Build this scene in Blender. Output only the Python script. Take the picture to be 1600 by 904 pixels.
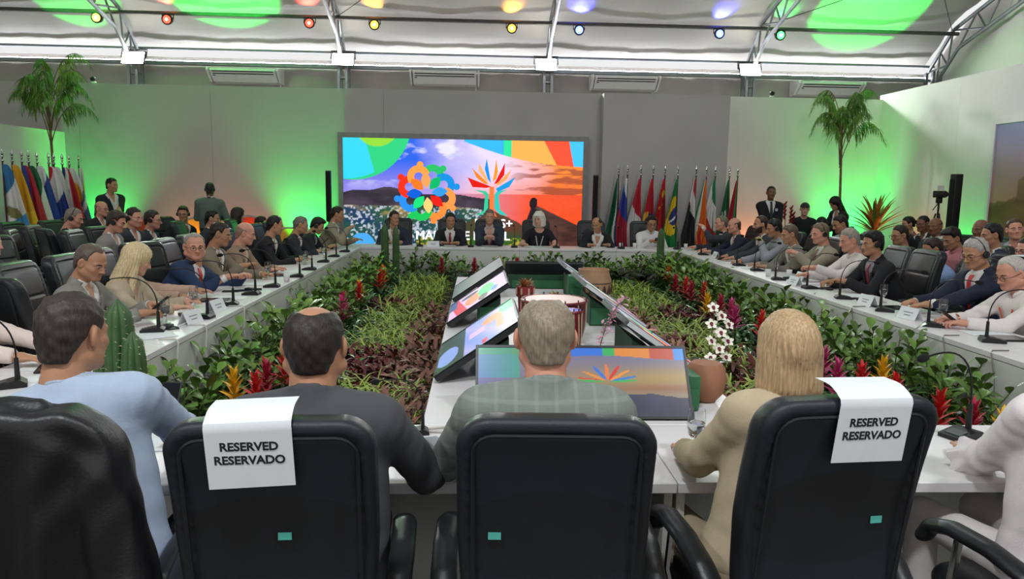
import bpy, bmesh, math, random
import numpy as np
from mathutils import Vector, Matrix, Euler

for o in list(bpy.data.objects):
    bpy.data.objects.remove(o)
SC = bpy.context.scene
COL = SC.collection
PI = math.pi
rnd = random.Random(7)

# ---------------------------------------------------------------- camera
def look_matrix(loc, pitch, yaw, roll):
    p, y, r = math.radians(pitch), math.radians(yaw), math.radians(roll)
    fwd = Vector((math.sin(y)*math.cos(p), math.cos(y)*math.cos(p), -math.sin(p)))
    right = Vector((math.cos(y), -math.sin(y), 0))
    up = right.cross(fwd)
    r2 = right*math.cos(r) + up*math.sin(r)
    u2 = -right*math.sin(r) + up*math.cos(r)
    m = Matrix((r2, u2, -fwd)).transposed().to_4x4()
    m.translation = loc
    return m
cam_d = bpy.data.cameras.new('camera')
cam_d.sensor_width = 36.0
cam_d.lens = 1155.0/1600.0*36.0
cam_d.clip_start = 0.05
cam_d.clip_end = 200
cam = bpy.data.objects.new('camera', cam_d)
COL.objects.link(cam)
cam.matrix_world = look_matrix(Vector((0, 0, 1.75)), 7.8, 2.7, 0.9)
SC.camera = cam

# ---------------------------------------------------------------- world, exposure
SC.view_settings.view_transform = 'Standard'
SC.view_settings.look = 'None'
SC.view_settings.gamma = 1.0
SC.view_settings.use_curve_mapping = False
SC.view_settings.exposure = 0.28
W = bpy.data.worlds.new('world')
SC.world = W
W.use_nodes = True
W.node_tree.nodes['Background'].inputs['Color'].default_value = (1.0, 1.0, 1.0, 1)
W.node_tree.nodes['Background'].inputs['Strength'].default_value = 0.72

def light(name, kind, loc, energy, color=(1, 1, 1), aim=None, size=0.2, size_y=None, spot=60, blend=0.5):
    d = bpy.data.lights.new(name, kind)
    d.energy = energy
    d.color = color
    if kind == 'AREA':
        d.size = size
        if size_y:
            d.shape = 'RECTANGLE'
            d.size_y = size_y
    else:
        d.shadow_soft_size = size
    if kind == 'SPOT':
        d.spot_size = math.radians(spot)
        d.spot_blend = blend
    o = bpy.data.objects.new(name, d)
    COL.objects.link(o)
    o.location = loc
    if aim is not None:
        o.rotation_euler = (Vector(aim)-Vector(loc)).to_track_quat('-Z', 'Y').to_euler()
    return o

# ---------------------------------------------------------------- tagging helpers
def tag(o, label=None, cat=None, group=None, kind=None):
    if label: o['label'] = label
    if cat: o['category'] = cat
    if group: o['group'] = group
    if kind: o['kind'] = kind
    return o
def empty(name, loc=(0, 0, 0), rz=0.0, label=None, cat=None, group=None):
    o = bpy.data.objects.new(name, None)
    COL.objects.link(o)
    o.empty_display_size = 0.1
    o.location = loc
    o.rotation_euler = (0, 0, rz)
    return tag(o, label, cat, group)
def copy_tree(o, parent=None):
    c = o.copy()
    COL.objects.link(c)
    c.parent = parent
    for ch in [k for k in o.children]:
        copy_tree(ch, c)
    return c

# ---------------------------------------------------------------- materials
def lin(c):
    if isinstance(c, str):
        c = tuple(int(c[i:i+2], 16)/255 for i in (0, 2, 4))
    return tuple(((x/12.92) if x <= 0.04045 else ((x+0.055)/1.055)**2.4) for x in c)
MATS = {}
def mat(name, col='808080', rough=0.6, metal=0.0, var=0.12, vscale=8.0, bump=0.0, bscale=40.0, spec=0.5,
        emit=None, estr=0.0, stretch=None, trans=0.0, alpha=1.0, col2=None, ior=1.45, coat=0.0, detail=3.0):
    if name in MATS:
        return MATS[name]
    m = bpy.data.materials.new(name)
    MATS[name] = m
    m.use_nodes = True
    nt = m.node_tree
    b = nt.nodes['Principled BSDF']
    c = lin(col)
    tc = nt.nodes.new('ShaderNodeTexCoord')
    mp = nt.nodes.new('ShaderNodeMapping')
    nt.links.new(tc.outputs['Object'], mp.inputs['Vector'])
    if stretch:
        mp.inputs['Scale'].default_value = stretch
    no = nt.nodes.new('ShaderNodeTexNoise')
    no.inputs['Scale'].default_value = vscale
    no.inputs['Detail'].default_value = detail
    nt.links.new(mp.outputs['Vector'], no.inputs['Vector'])
    rp = nt.nodes.new('ShaderNodeValToRGB')
    rp.color_ramp.elements[0].position = 0.3
    rp.color_ramp.elements[1].position = 0.7
    if col2:
        d = lin(col2)
        rp.color_ramp.elements[0].color = (*c, 1)
        rp.color_ramp.elements[1].color = (*d, 1)
    else:
        rp.color_ramp.elements[0].color = (*[x*(1-var) for x in c], 1)
        rp.color_ramp.elements[1].color = (*[min(1, x*(1+var)) for x in c], 1)
    nt.links.new(no.outputs['Fac'], rp.inputs['Fac'])
    nt.links.new(rp.outputs['Color'], b.inputs['Base Color'])
    b.inputs['Roughness'].default_value = rough
    b.inputs['Metallic'].default_value = metal
    b.inputs['Specular IOR Level'].default_value = spec
    b.inputs['IOR'].default_value = ior
    b.inputs['Coat Weight'].default_value = coat
    b.inputs['Transmission Weight'].default_value = trans
    b.inputs['Alpha'].default_value = alpha
    if emit:
        b.inputs['Emission Color'].default_value = (*lin(emit), 1)
        b.inputs['Emission Strength'].default_value = estr
    if bump:
        n2 = nt.nodes.new('ShaderNodeTexNoise')
        n2.inputs['Scale'].default_value = bscale
        n2.inputs['Detail'].default_value = 4
        nt.links.new(mp.outputs['Vector'], n2.inputs['Vector'])
        bp = nt.nodes.new('ShaderNodeBump')
        bp.inputs['Strength'].default_value = bump
        bp.inputs['Distance'].default_value = 0.01
        nt.links.new(n2.outputs['Fac'], bp.inputs['Height'])
        nt.links.new(bp.outputs['Normal'], b.inputs['Normal'])
    return m
def glow(name, col, strength):
    if name in MATS:
        return MATS[name]
    m = bpy.data.materials.new(name)
    MATS[name] = m
    m.use_nodes = True
    nt = m.node_tree
    nt.nodes.remove(nt.nodes['Principled BSDF'])
    e = nt.nodes.new('ShaderNodeEmission')
    e.inputs['Color'].default_value = (*lin(col), 1)
    e.inputs['Strength'].default_value = strength
    nt.links.new(e.outputs[0], nt.nodes['Material Output'].inputs['Surface'])
    return m
def paint_mat(name, strength=1.0, emission=True, rough=0.7):
    """shows the colours stored on a printed or displayed picture"""
    if name in MATS:
        return MATS[name]
    m = bpy.data.materials.new(name)
    MATS[name] = m
    m.use_nodes = True
    nt = m.node_tree
    at = nt.nodes.new('ShaderNodeAttribute')
    at.attribute_name = 'picture'
    b = nt.nodes['Principled BSDF']
    if emission:
        b.inputs['Base Color'].default_value = (0.01, 0.01, 0.012, 1)
        b.inputs['Roughness'].default_value = 0.25
        nt.links.new(at.outputs['Color'], b.inputs['Emission Color'])
        b.inputs['Emission Strength'].default_value = strength
    else:
        nt.links.new(at.outputs['Color'], b.inputs['Base Color'])
        b.inputs['Roughness'].default_value = rough
    return m

# ---------------------------------------------------------------- mesh building
class G:
    """collects shapes, then links them as one mesh object"""
    def __init__(s):
        s.v = []; s.f = []; s.m = []; s.k = 0
    def add(s, vs, fs, k=None):
        n = len(s.v)
        s.v.extend([tuple(p) for p in vs])
        s.f.extend([tuple(i+n for i in f) for f in fs])
        s.m.extend([s.k if k is None else k]*len(fs))
        return s
    def xf(s, M, start=0):
        for i in range(start, len(s.v)):
            s.v[i] = tuple(M @ Vector(s.v[i]))
        return s
    def box(s, c, d, rz=0.0, M=None):
        hx, hy, hz = d[0]/2, d[1]/2, d[2]/2
        vs = [Vector((x*hx, y*hy, z*hz)) for z in (-1, 1) for y in (-1, 1) for x in (-1, 1)]
        R = M if M is not None else Matrix.Rotation(rz, 3, 'Z')
        vs = [R @ p + Vector(c) for p in vs]
        return s.add(vs, [(0, 2, 3, 1), (4, 5, 7, 6), (0, 1, 5, 4), (2, 6, 7, 3), (0, 4, 6, 2), (1, 3, 7, 5)])
    def rbox(s, c, d, r=0.02, rz=0.0, n=3, M=None):
        """box with rounded edges (superellipsoid-like, made from an offset sphere)"""
        hx, hy, hz = max(d[0]/2-r, 0), max(d[1]/2-r, 0), max(d[2]/2-r, 0)
        nu, nv = 4*n, 2*n
        vs = []
        R = M if M is not None else Matrix.Rotation(rz, 3, 'Z')
        rings = [(-PI/2 + PI/2*i/n, -1) for i in range(n+1)] + [(PI/2*i/n, 1) for i in range(n+1)]
        segs = []
        for q in range(4):
            for i in range(n+1):
                segs.append((q*PI/2 + PI/2*i/n, q))
        sx = (1, -1, -1, 1); sy = (1, 1, -1, -1)
        for (ph, sz) in rings:
            for (th, q) in segs:
                p = Vector((sx[q]*hx + r*math.cos(ph)*math.cos(th), sy[q]*hy + r*math.cos(ph)*math.sin(th), sz*hz + r*math.sin(ph)))
                vs.append(R @ p + Vector(c))
        ns = len(segs); nr = len(rings)
        fs = []
        for i in range(nr-1):
            for j in range(ns):
                a = i*ns+j; b_ = i*ns+(j+1) % ns
                fs.append((a, b_, b_+ns, a+ns))
        fs.append(tuple(range(ns))[::-1])
        fs.append(tuple((nr-1)*ns+j for j in range(ns)))
        return s.add(vs, fs)
    def tube(s, pts, rad, n=8, cap=True, closed=False):
        pts = [Vector(p) for p in pts]
        N = len(pts)
        if not hasattr(rad, '__len__'):
            rad = [rad]*N
        vs = []; fs = []
        up = None
        for i, p in enumerate(pts):
            if closed:
                t = pts[(i+1) % N]-pts[i-1]
            else:
                t = pts[min(i+1, N-1)]-pts[max(i-1, 0)]
            t.normalize()
            if up is None:
                up = Vector((0, 0, 1)) if abs(t.z) < 0.9 else Vector((1, 0, 0))
            a = t.cross(up)
            if a.length < 1e-6: a = t.orthogonal()
            a.normalize(); b = t.cross(a); b.normalize(); up = -b
            for j in range(n):
                th = 2*PI*j/n
                vs.append(p + (a*math.cos(th) - b*math.sin(th))*rad[i])
        for i in range(N if closed else N-1):
            for j in range(n):
                i2 = (i+1) % N
                fs.append((i*n+j, i*n+(j+1) % n, i2*n+(j+1) % n, i2*n+j))
        if cap and not closed:
            fs.append(tuple(range(n))[::-1]); fs.append(tuple((N-1)*n+j for j in range(n)))
        return s.add(vs, fs)
    def lathe(s, prof, c=(0, 0, 0), n=20, M=None, cap=True):
        vs = []; fs = []
        for (r, z) in prof:
            for j in range(n):
                p = Vector((r*math.cos(2*PI*j/n), r*math.sin(2*PI*j/n), z))
                if M is not None: p = M @ p
                vs.append(p + Vector(c))
        for i in range(len(prof)-1):
            for j in range(n):
                fs.append((i*n+j, i*n+(j+1) % n, (i+1)*n+(j+1) % n, (i+1)*n+j))
        if cap:
            fs.append(tuple(range(n))[::-1]); fs.append(tuple((len(prof)-1)*n+j for j in range(n)))
        return s.add(vs, fs)
    def ell(s, c, r, n=12, m=8, M=None):
        prof = [(math.cos(-PI/2+PI*i/m), math.sin(-PI/2+PI*i/m)) for i in range(m+1)]
        vs = []; fs = []
        for (a, z) in prof:
            for j in range(n):
                p = Vector((r[0]*a*math.cos(2*PI*j/n), r[1]*a*math.sin(2*PI*j/n), r[2]*z))
                if M is not None: p = M @ p
                vs.append(p+Vector(c))
        for i in range(m):
            for j in range(n):
                fs.append((i*n+j, i*n+(j+1) % n, (i+1)*n+(j+1) % n, (i+1)*n+j))
        return s.add(vs, fs)
    def grid(s, fn, nu, nv):
        vs = [fn(i/nu, j/nv) for j in range(nv+1) for i in range(nu+1)]
        fs = [(j*(nu+1)+i, j*(nu+1)+i+1, (j+1)*(nu+1)+i+1, (j+1)*(nu+1)+i) for j in range(nv) for i in range(nu)]
        return s.add(vs, fs)
    def slab(s, fn, nu, nv, th):
        """grid surface with thickness th along its normals"""
        P = [[Vector(fn(i/nu, j/nv)) for i in range(nu+1)] for j in range(nv+1)]
        top = []; bot = []
        for j in range(nv+1):
            for i in range(nu+1):
                du = P[j][min(i+1, nu)]-P[j][max(i-1, 0)]
                dv = P[min(j+1, nv)][i]-P[max(j-1, 0)][i]
                n = du.cross(dv)
                if n.length > 1e-9: n.normalize()
                top.append(P[j][i]+n*th/2); bot.append(P[j][i]-n*th/2)
        K = (nu+1)*(nv+1)
        fs = []
        for j in range(nv):
            for i in range(nu):
                a = j*(nu+1)+i; b = a+1; c = a+nu+2; d = a+nu+1
                fs.append((a, b, c, d)); fs.append((K+a, K+d, K+c, K+b))
        for i in range(nu):
            fs.append((i, K+i, K+i+1, i+1))
            a = nv*(nu+1)+i
            fs.append((a, a+1, K+a+1, K+a))
        for j in range(nv):
            a = j*(nu+1)
            fs.append((a, a+nu+1, K+a+nu+1, K+a))
            a = j*(nu+1)+nu
            fs.append((a, K+a, K+a+nu+1, a+nu+1))
        return s.add(top+bot, fs)
    def prism(s, poly, z0, z1, M=None):
        n = len(poly)
        vs = [Vector((x, y, z0)) for x, y in poly]+[Vector((x, y, z1)) for x, y in poly]
        if M is not None: vs = [M @ p for p in vs]
        fs = [tuple(range(n))[::-1], tuple(range(n, 2*n))]+[(i, (i+1) % n, n+(i+1) % n, n+i) for i in range(n)]
        return s.add(vs, fs)
    def mesh(s, name, mats, smooth=True, angle=None):
        me = bpy.data.meshes.new(name)
        me.from_pydata([tuple(p) for p in s.v], [], s.f)
        for m in (mats if isinstance(mats, (list, tuple)) else [mats]):
            me.materials.append(m)
        if any(s.m):
            me.polygons.foreach_set('material_index', s.m)
        if smooth:
            me.polygons.foreach_set('use_smooth', [True]*len(s.f))
            if angle: me.set_sharp_from_angle(angle=math.radians(angle))
        me.update()
        return me
    def build(s, name, mats, parent=None, smooth=True, angle=35, loc=None):
        me = s.mesh(name, mats, smooth, angle)
        return link(name, me, parent, loc)
def link(name, me, parent=None, loc=None, rot=None):
    o = bpy.data.objects.new(name, me)
    COL.objects.link(o)
    if parent is not None: o.parent = parent
    if loc is not None: o.location = loc
    if rot is not None: o.rotation_euler = rot
    return o
def np_mesh(name, V, F, mats, midx=None, smooth=True):
    """quick mesh from numpy arrays (F quads)"""
    me = bpy.data.meshes.new(name)
    nv, nf = len(V), len(F)
    me.vertices.add(nv)
    me.vertices.foreach_set('co', np.asarray(V, np.float32).ravel())
    me.loops.add(nf*4)
    me.loops.foreach_set('vertex_index', np.asarray(F, np.int32).ravel())
    me.polygons.add(nf)
    me.polygons.foreach_set('loop_start', np.arange(0, nf*4, 4, dtype=np.int32))
    for m in (mats if isinstance(mats, (list, tuple)) else [mats]):
        me.materials.append(m)
    if midx is not None:
        me.polygons.foreach_set('material_index', np.asarray(midx, np.int32))
    me.polygons.foreach_set('use_smooth', np.full(nf, smooth, dtype=bool))
    me.update(calc_edges=True)
    me.validate()
    return me
def paint(me, fn):
    """stores the colour fn(x, y, z) of a picture on the mesh's points"""
    a = me.color_attributes.new('picture', 'FLOAT_COLOR', 'POINT')
    n = len(me.vertices)
    co = np.empty(n*3, np.float32)
    me.vertices.foreach_get('co', co)
    c = fn(co.reshape(-1, 3))
    rgba = np.ones((n, 4), np.float32)
    rgba[:, :3] = c
    a.data.foreach_set('color', rgba.ravel())
def struct(name, g, m, parent=None, smooth=False, label=None):
    o = g.build(name, m, parent, smooth=smooth)
    if parent is None: o['kind'] = 'structure'
    return o
def text_mesh(txt, size, bold=0.0, depth=0.001, align='CENTER'):
    cu = bpy.data.curves.new('text', 'FONT')
    cu.body = txt; cu.size = size; cu.align_x = align; cu.align_y = 'CENTER'
    cu.extrude = depth; cu.offset = bold; cu.resolution_u = 3
    o = bpy.data.objects.new('text', cu); COL.objects.link(o)
    dg = bpy.context.evaluated_depsgraph_get()
    me = bpy.data.meshes.new_from_object(o.evaluated_get(dg))
    bpy.data.objects.remove(o); bpy.data.curves.remove(cu)
    return me
# ================================================================ THE TENT AND THE PARTITION WALLS
M_wall = mat('painted_partition', 'b4b0ad', 0.75, var=0.03, vscale=1.5)
M_wall2 = mat('white_partition', 'deddda', 0.75, var=0.03, vscale=1.5)
M_fabric = mat('tent_fabric', 'cfcbc6', 0.55, var=0.05, vscale=0.8, bump=0.5, bscale=2.2)
M_fabwall = mat('tent_wall_fabric', '9c9791', 0.7, var=0.08, vscale=0.8, bump=0.6, bscale=2.0)
M_alu = mat('brushed_aluminium', '8d9094', 0.42, metal=0.75, var=0.08)
M_carpet = mat('grey_carpet', '56524e', 0.95, var=0.15, vscale=40, bump=0.3, bscale=300)
M_black = mat('black_plastic', '141416', 0.45, var=0.1)
M_blackm = mat('matt_black_metal', '1a1a1c', 0.5, metal=0.3)
M_white = mat('white_plastic', 'd9d9d6', 0.5, var=0.03)
M_chrome = mat('chrome', 'c8cacc', 0.12, metal=1.0, var=0.03)

# floor
g = G(); g.box((-1.5, 6.5, -0.05), (26, 26, 0.1)); struct('floor', g, M_carpet)

XR = 11.16; XL = -13.2; YW = 18.5
FR = [-12.8, -7.98, -3.19, 1.62, 6.48, 11.05]
def roof_z(y):
    if y > 17.4: return 4.78 + (18.5-y)/1.1*0.86
    if y > 6.0: return 5.64 + (17.4-y)*0.30
    return 5.64 + 11.4*0.30 - (6.0-y)*0.30
def fabric_w(x, y, s=1.0):
    return s*(0.020*math.sin(x*5.1+y*2.3)+0.014*math.sin(x*11.7-y*3.9+1.3)+0.009*math.sin(23*x+9*y))
# roof skin: one sheet per bay between two frames
for i in range(len(FR)-1):
    x0, x1 = FR[i], FR[i+1]
    g = G()
    ys = [18.5-k*0.11 for k in range(11)]+[17.4-0.35*k for k in range(0, 66)]
    nx = 30
    vs = []
    for y in ys:
        for k in range(nx+1):
            u = k/nx
            x = x0+(x1-x0)*u
            e = min(u, 1-u)
            sag = -0.16*math.sin(PI*u)*(0.6 if y > 17.4 else 1.0)*min(1, abs(18.5-y)/0.5)
            wr = fabric_w(x, y, 0.5) + 0.035*math.exp(-e*9)*math.sin(9*y+14*e*(1 if u < .5 else -1))*min(1, abs(18.5-y)*2)
            vs.append((x, y, roof_z(y)+0.12+sag+wr))
    n1 = nx+1
    fs = [(r*n1+c, r*n1+c+1, (r+1)*n1+c+1, (r+1)*n1+c) for r in range(len(ys)-1) for c in range(nx)]
    g.add(vs, fs)
    o = g.build('ceiling', M_fabric); o['kind'] = 'structure'
# fabric wall behind the partitions, and gable on the right
g = G()
def fw(u, v):
    x = XL+(XR-XL)*u; z = v*4.72
    return (x, YW+0.05+fabric_w(x, z*1.3, 1.4)*(1.0 if v < 0.98 else 0.3), z)
g.grid(fw, 150, 20); o = g.build('wall_back', M_fabwall); o['kind'] = 'structure'
g = G()
def gw(u, v):
    y = -5+(YW+5)*u
    return (XR+0.15+fabric_w(y, v*3, 0.9), y, v*(roof_z(y)+0.1))
g.grid(gw, 110, 24); o = g.build('wall_right', M_fabric); o['kind'] = 'structure'
g = G()
def gw2(u, v):
    y = -5+(YW+5)*u
    return (XL+fabric_w(y, v*3, 0.9), y, v*(roof_z(y)+0.1))
g.grid(gw2, 60, 14); o = g.build('wall_left', M_fabric); o['kind'] = 'structure'
# eave pipe, light ledge
g = G(); g.tube([(XL, 18.25, 4.86), (XR, 18.25, 4.86)], 0.03, 8); struct('trim_1', g, M_alu, smooth=True)
g = G(); g.box(((XL+XR)/2, 18.33, 4.53), (XR-XL, 0.16, 0.05)); struct('trim_2', g, M_alu)

# LED strip on the ledge lights the fabric above it
M_led = glow('led_strip_white', 'f6f8ff', 26.0)
for i in range(len(FR)-1):
    t = empty('led_strip', ((FR[i]+FR[i+1])/2, 18.30, 4.56), 0,
              ['white LED strip on the eave ledge, leftmost bay', 'white LED strip on the eave ledge behind the slim palm on the left',
               'white LED strip on the eave ledge above the left half of the big screen', 'white LED strip on the eave ledge above the flag row',
               'white LED strip on the eave ledge, rightmost bay'][i], 'light strip', 'LED strips along the eave')
    L = FR[i+1]-FR[i]-0.16
    g = G(); g.box((0, 0, 0.012), (L, 0.05, 0.024)); g.build('channel', M_alu, t, smooth=False)
    g = G(); g.box((0, 0, 0.032), (L, 0.036, 0.016)); g.build('diffuser', M_led, t, smooth=False)

# frames: column, haunch, lattice rafter with chords and web bars
frame_names = ['beyond the left edge of the low wall', 'second from the left, above the left palm', 'rising left of the big screen',
               'rising above the middle of the big screen', 'rising right of the flag row', 'at the right gable']
for fi, x in enumerate(FR):
    t = empty('tent_frame', (x, 18.1, 0), 0, 'grey aluminium lattice tent frame, '+frame_names[fi], 'tent frame', 'lattice frames of the tent')
    def P(y, z): return (0, y-18.1, z)
    g = G()
    for s in (-0.09, 0.09):
        g.box((s, 0.12, 2.35), (0.06, 0.08, 4.7)); g.box((s, -0.16, 2.35), (0.06, 0.08, 4.7))
    for k in range(8): g.box((0, -0.02, 0.4+k*0.55), (0.2, 0.22, 0.03))
    g.build('column', M_alu, t, smooth=False)
    top = [(18.32, 4.72), (17.45, 5.56)]+[(17.45-1.6*k, 5.56+0.48*k) for k in range(1, 8)]
    bot = [(17.92, 4.45), (17.2, 5.12)]+[(17.0-1.6*k, 5.16+0.48*k) for k in range(1, 8)]
    g = G(); g.tube([P(*p) for p in top], 0.045, 6); g.build('top_chord', M_alu, t)
    g = G(); g.tube([P(*p) for p in bot], 0.045, 6); g.build('bottom_chord', M_alu, t)
    for k in range(len(top)-1):
        a0 = Vector(P(*top[k])); a1 = Vector(P(*top[k+1])); b0 = Vector(P(*bot[k])); b1 = Vector(P(*bot[k+1]))
        m = (a0+a1)/2; n = (b0+b1)/2
        for p, q in ((a0, n), (n, a1), (b0, m), (m, n)) if k < 2 else ((b0, m), (m, b1), (a1, b1)):
            g = G(); g.tube([p, q], 0.024, 5); g.build('web_bar', M_alu, t)
# purlin rail the coloured lamps hang from
g = G(); g.tube([(XL, 17.42, 5.475), (XR, 17.42, 5.475)], 0.045, 8)
o = g.build('purlin_rail', mat('dark_steel', '5d5b58', 0.5, metal=0.5)); tag(o, 'long grey steel rail the coloured spot lamps hang from', 'rail')
# thin bracing cables
cab = [((-3.19, 17.4, 5.5), (1.0, 13.0, 6.9)), ((6.48, 17.4, 5.5), (10.4, 14.0, 6.6)), ((11.0, 17.4, 5.5), (8.2, 14.0, 6.6))]
for i, (a, b) in enumerate(cab):
    g = G(); g.tube([a, b], 0.008, 5)
    tag(g.build('bracing_cable', M_blackm), ['thin bracing cable under the roof above the big screen', 'thin bracing cable crossing the green lit roof patch',
        'thin bracing cable running to the right end of the rail'][i], 'cable', 'bracing cables under the roof')

# partitions (white painted panels with a slim joint between boards)
def partition(name, x0, x1, y, h, th=0.12, axis='x', seams=(), m=None):
    g = G()
    edges = [x0]+list(seams)+[x1]
    for a, b in zip(edges[:-1], edges[1:]):
        if axis == 'x': g.box(((a+b)/2, y+th/2, h/2), (b-a-0.004, th, h))
        else: g.box((y+th/2, (a+b)/2, h/2), (th, b-a-0.004, h))
    return struct(name, g, m or M_wall)
partition('wall_partition_left', -13.0, -2.72, 15.5, 3.69, seams=(-10.4, -8.0, -5.4))
partition('wall_partition_screen', -2.72, 2.5, 15.42, 3.69, seams=(-1.93,))
g = G(); g.box((3.785, 15.31, 1.835), (2.57, 0.42, 3.67)); struct('wall_partition_flags', g, M_wall)
partition('wall_partition_right', 5.07, 8.72, 15.8, 3.74, m=M_wall2)
partition('wall_partition_side', 2.0, 15.92, 8.6, 3.84, axis='y', seams=(4.9, 7.8, 10.6, 13.2), m=M_wall2)
partition('wall_low_left', 7.0, 15.5, -8.42, 2.72, axis='y', seams=(9.5, 12.5), m=M_wall2)

# coloured print along the foot of the left partition (cut shapes pasted on the wall)
def disc(cx, cz, r0, r1, a0, a1, y, n=24):
    g = G()
    def fn(u, v):
        a = math.radians(a0+(a1-a0)*u); r = r0+(r1-r0)*v
        return (cx+r*math.cos(a), y, cz+r*math.sin(a))
    g.slab(fn, n, 1, 0.006)
    return g
prints = [(disc(-4.75, 0.3, 0.0, 0.78, 10, 130, 15.49), 'd2452c', 'red half round'), (disc(-5.6, 0.2, 0.55, 0.86, 20, 150, 15.488), 'd8b63a', 'yellow ring'),
          (disc(-6.35, 0.45, 0.0, 0.55, 20, 160, 15.486), '7fb25c', 'green wedge'), (disc(-7.05, 0.4, 0.3, 0.62, 10, 170, 15.489), 'd05a38', 'red ring'),
          (disc(-3.9, 0.25, 0.0, 0.6, 0, 180, 15.487), 'c9a23f', 'ochre half round')]
for g, c, nm in prints:
    o = g.build('wall_graphic', mat('print_'+c, c, 0.6, var=0.04), smooth=False)
    tag(o, nm+' of the coloured print at the foot of the left partition', 'wall graphic', 'coloured cut shapes on the wall')

# framed landscape print on the right side wall
VT = np.random.RandomState(5).rand(128, 128)
def vnoise(x, y, seed):
    x = x+seed*17.31; y = y+seed*9.77
    xi = np.floor(x).astype(int); yi = np.floor(y).astype(int)
    fx = x-xi; fy = y-yi
    fx = fx*fx*(3-2*fx); fy = fy*fy*(3-2*fy)
    g = lambda a, b: VT[a % 128, b % 128]
    return (g(xi, yi)*(1-fx)+g(xi+1, yi)*fx)*(1-fy)+(g(xi, yi+1)*(1-fx)+g(xi+1, yi+1)*fx)*fy
def fract(x, y, seed=0, oct=4):
    s = np.zeros_like(x); a = 1.0; t = 0.0; f = 2.2
    for k in range(oct):
        s += a*(vnoise(x*f, y*f, seed+k*3)*2-1); t += a; a *= 0.55; f *= 2.05
    return s/t*1.25
def hexv(h): return np.array(lin(h))
def mixc(a, b, t):
    t = np.clip(t, 0, 1)[:, None]
    return a*(1-t)+b*t
t = empty('landscape_print', (8.57, 10.0, 0), 0, 'framed hazy landscape print hanging on the right side wall', 'picture')
y0, y1, z0, z1 = -2.0, 2.12, 0.8, 2.92
g = G(); g.grid(lambda u, v: (0, y1+(y0-y1)*u, z0+(z1-z0)*v), 110, 60)
me = g.mesh('picture', paint_mat('print_paint', emission=False))
def lp(P):
    u = (y1-P[:, 1])/(y1-y0); v = (P[:, 2]-z0)/(z1-z0)
    n = fract(u*1.6, v*1.6, 3)
    c = mixc(np.tile(hexv('b98f7c'), (len(u), 1)), hexv('8d8fb4'), (v-0.45)*2)
    ridge = 0.55+0.35*np.clip(u-0.1, 0, 1)**0.8+0.05*n
    c = np.where((v < ridge-0.12*(u < .15))[:, None], mixc(np.tile(hexv('7b6248'), (len(u), 1)), hexv('a38a70'), 0.5+n), c)
    lake = (np.abs(v-0.62-0.2*(u-.3)) < 0.06) & (u > .25)
    c = np.where(lake[:, None], hexv('9b97a4'), c)
    hill = 0.46-0.3*np.abs(u-0.25)+0.05*n
    c = np.where((v < hill)[:, None], mixc(np.tile(hexv('6a5436'), (len(u), 1)), hexv('8a744a'), 0.5+n*1.4), c)
    return c
paint(me, lp); link('picture', me, t)
for nm, c, d in (('frame_rail', (0, (y0+y1)/2, z1+0.035), (0.05, y1-y0+0.14, 0.07)), ('frame_rail', (0, (y0+y1)/2, z0-0.035), (0.05, y1-y0+0.14, 0.07)),
                 ('frame_stile', (0, y1+0.035, (z0+z1)/2), (0.05, 0.07, z1-z0)), ('frame_stile', (0, y0-0.035, (z0+z1)/2), (0.05, 0.07, z1-z0))):
    g = G(); g.box(c, d); g.build(nm, M_white, t, smooth=False)

# ================================================================ LAMPS
M_bulb = glow('flood_face', 'fffdf2', 30.0)
fl_names = ['above the left palm', 'left of the big screen', 'above the middle of the big screen', 'right of the flag row']
def flood(loc, label, energy, visible=True):
    t = empty('flood_lamp', loc, 0, label, 'lamp', 'white flood lamps on the tent frames')
    R = Matrix.Rotation(math.radians(-25), 3, 'X')
    g = G(); g.rbox((0, 0.05, 0), (0.52, 0.07, 0.34), 0.02, M=R); g.build('housing', M_blackm, t)
    g = G(); g.rbox(R @ Vector((0, -0.0, 0)) + Vector((0, 0.008, -0.01)), (0.48, 0.02, 0.30), 0.008, M=R); g.build('lamp_face', M_bulb, t)
    g = G(); g.tube([(-0.28, 0.05, 0), (-0.28, 0.12, 0.19), (0.28, 0.12, 0.19), (0.28, 0.05, 0)], 0.012, 6); g.build('bracket', M_blackm, t)
    l = light('flood_light', 'SPOT', (loc[0], loc[1]-0.16, loc[2]-0.05), energy, (0.97, 0.99, 1.0), aim=(loc[0], loc[1]-8, loc[2]-5.5), size=0.15, spot=176, blend=0.15)
for i, (x, z) in enumerate(((-7.86, 4.56), (-3.14, 4.63), (1.55, 4.62), (6.38, 4.61))):
    flood((x, 17.7, z), 'glaring white flood lamp on the tent frame '+fl_names[i], 330)
# floods on the frames over the middle of the tent (above the picture)
for x, k in ((-5.6, 0.8), (-0.8, 1.0), (4.0, 1.9)):
    for y, e in ((9.0, 42*k), (-0.6, 300)):
        l = light('flood_light', 'AREA', (x, y, 7.0), e, (0.94, 0.975, 1.0), aim=(x, y, 0), size=0.7)

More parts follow.
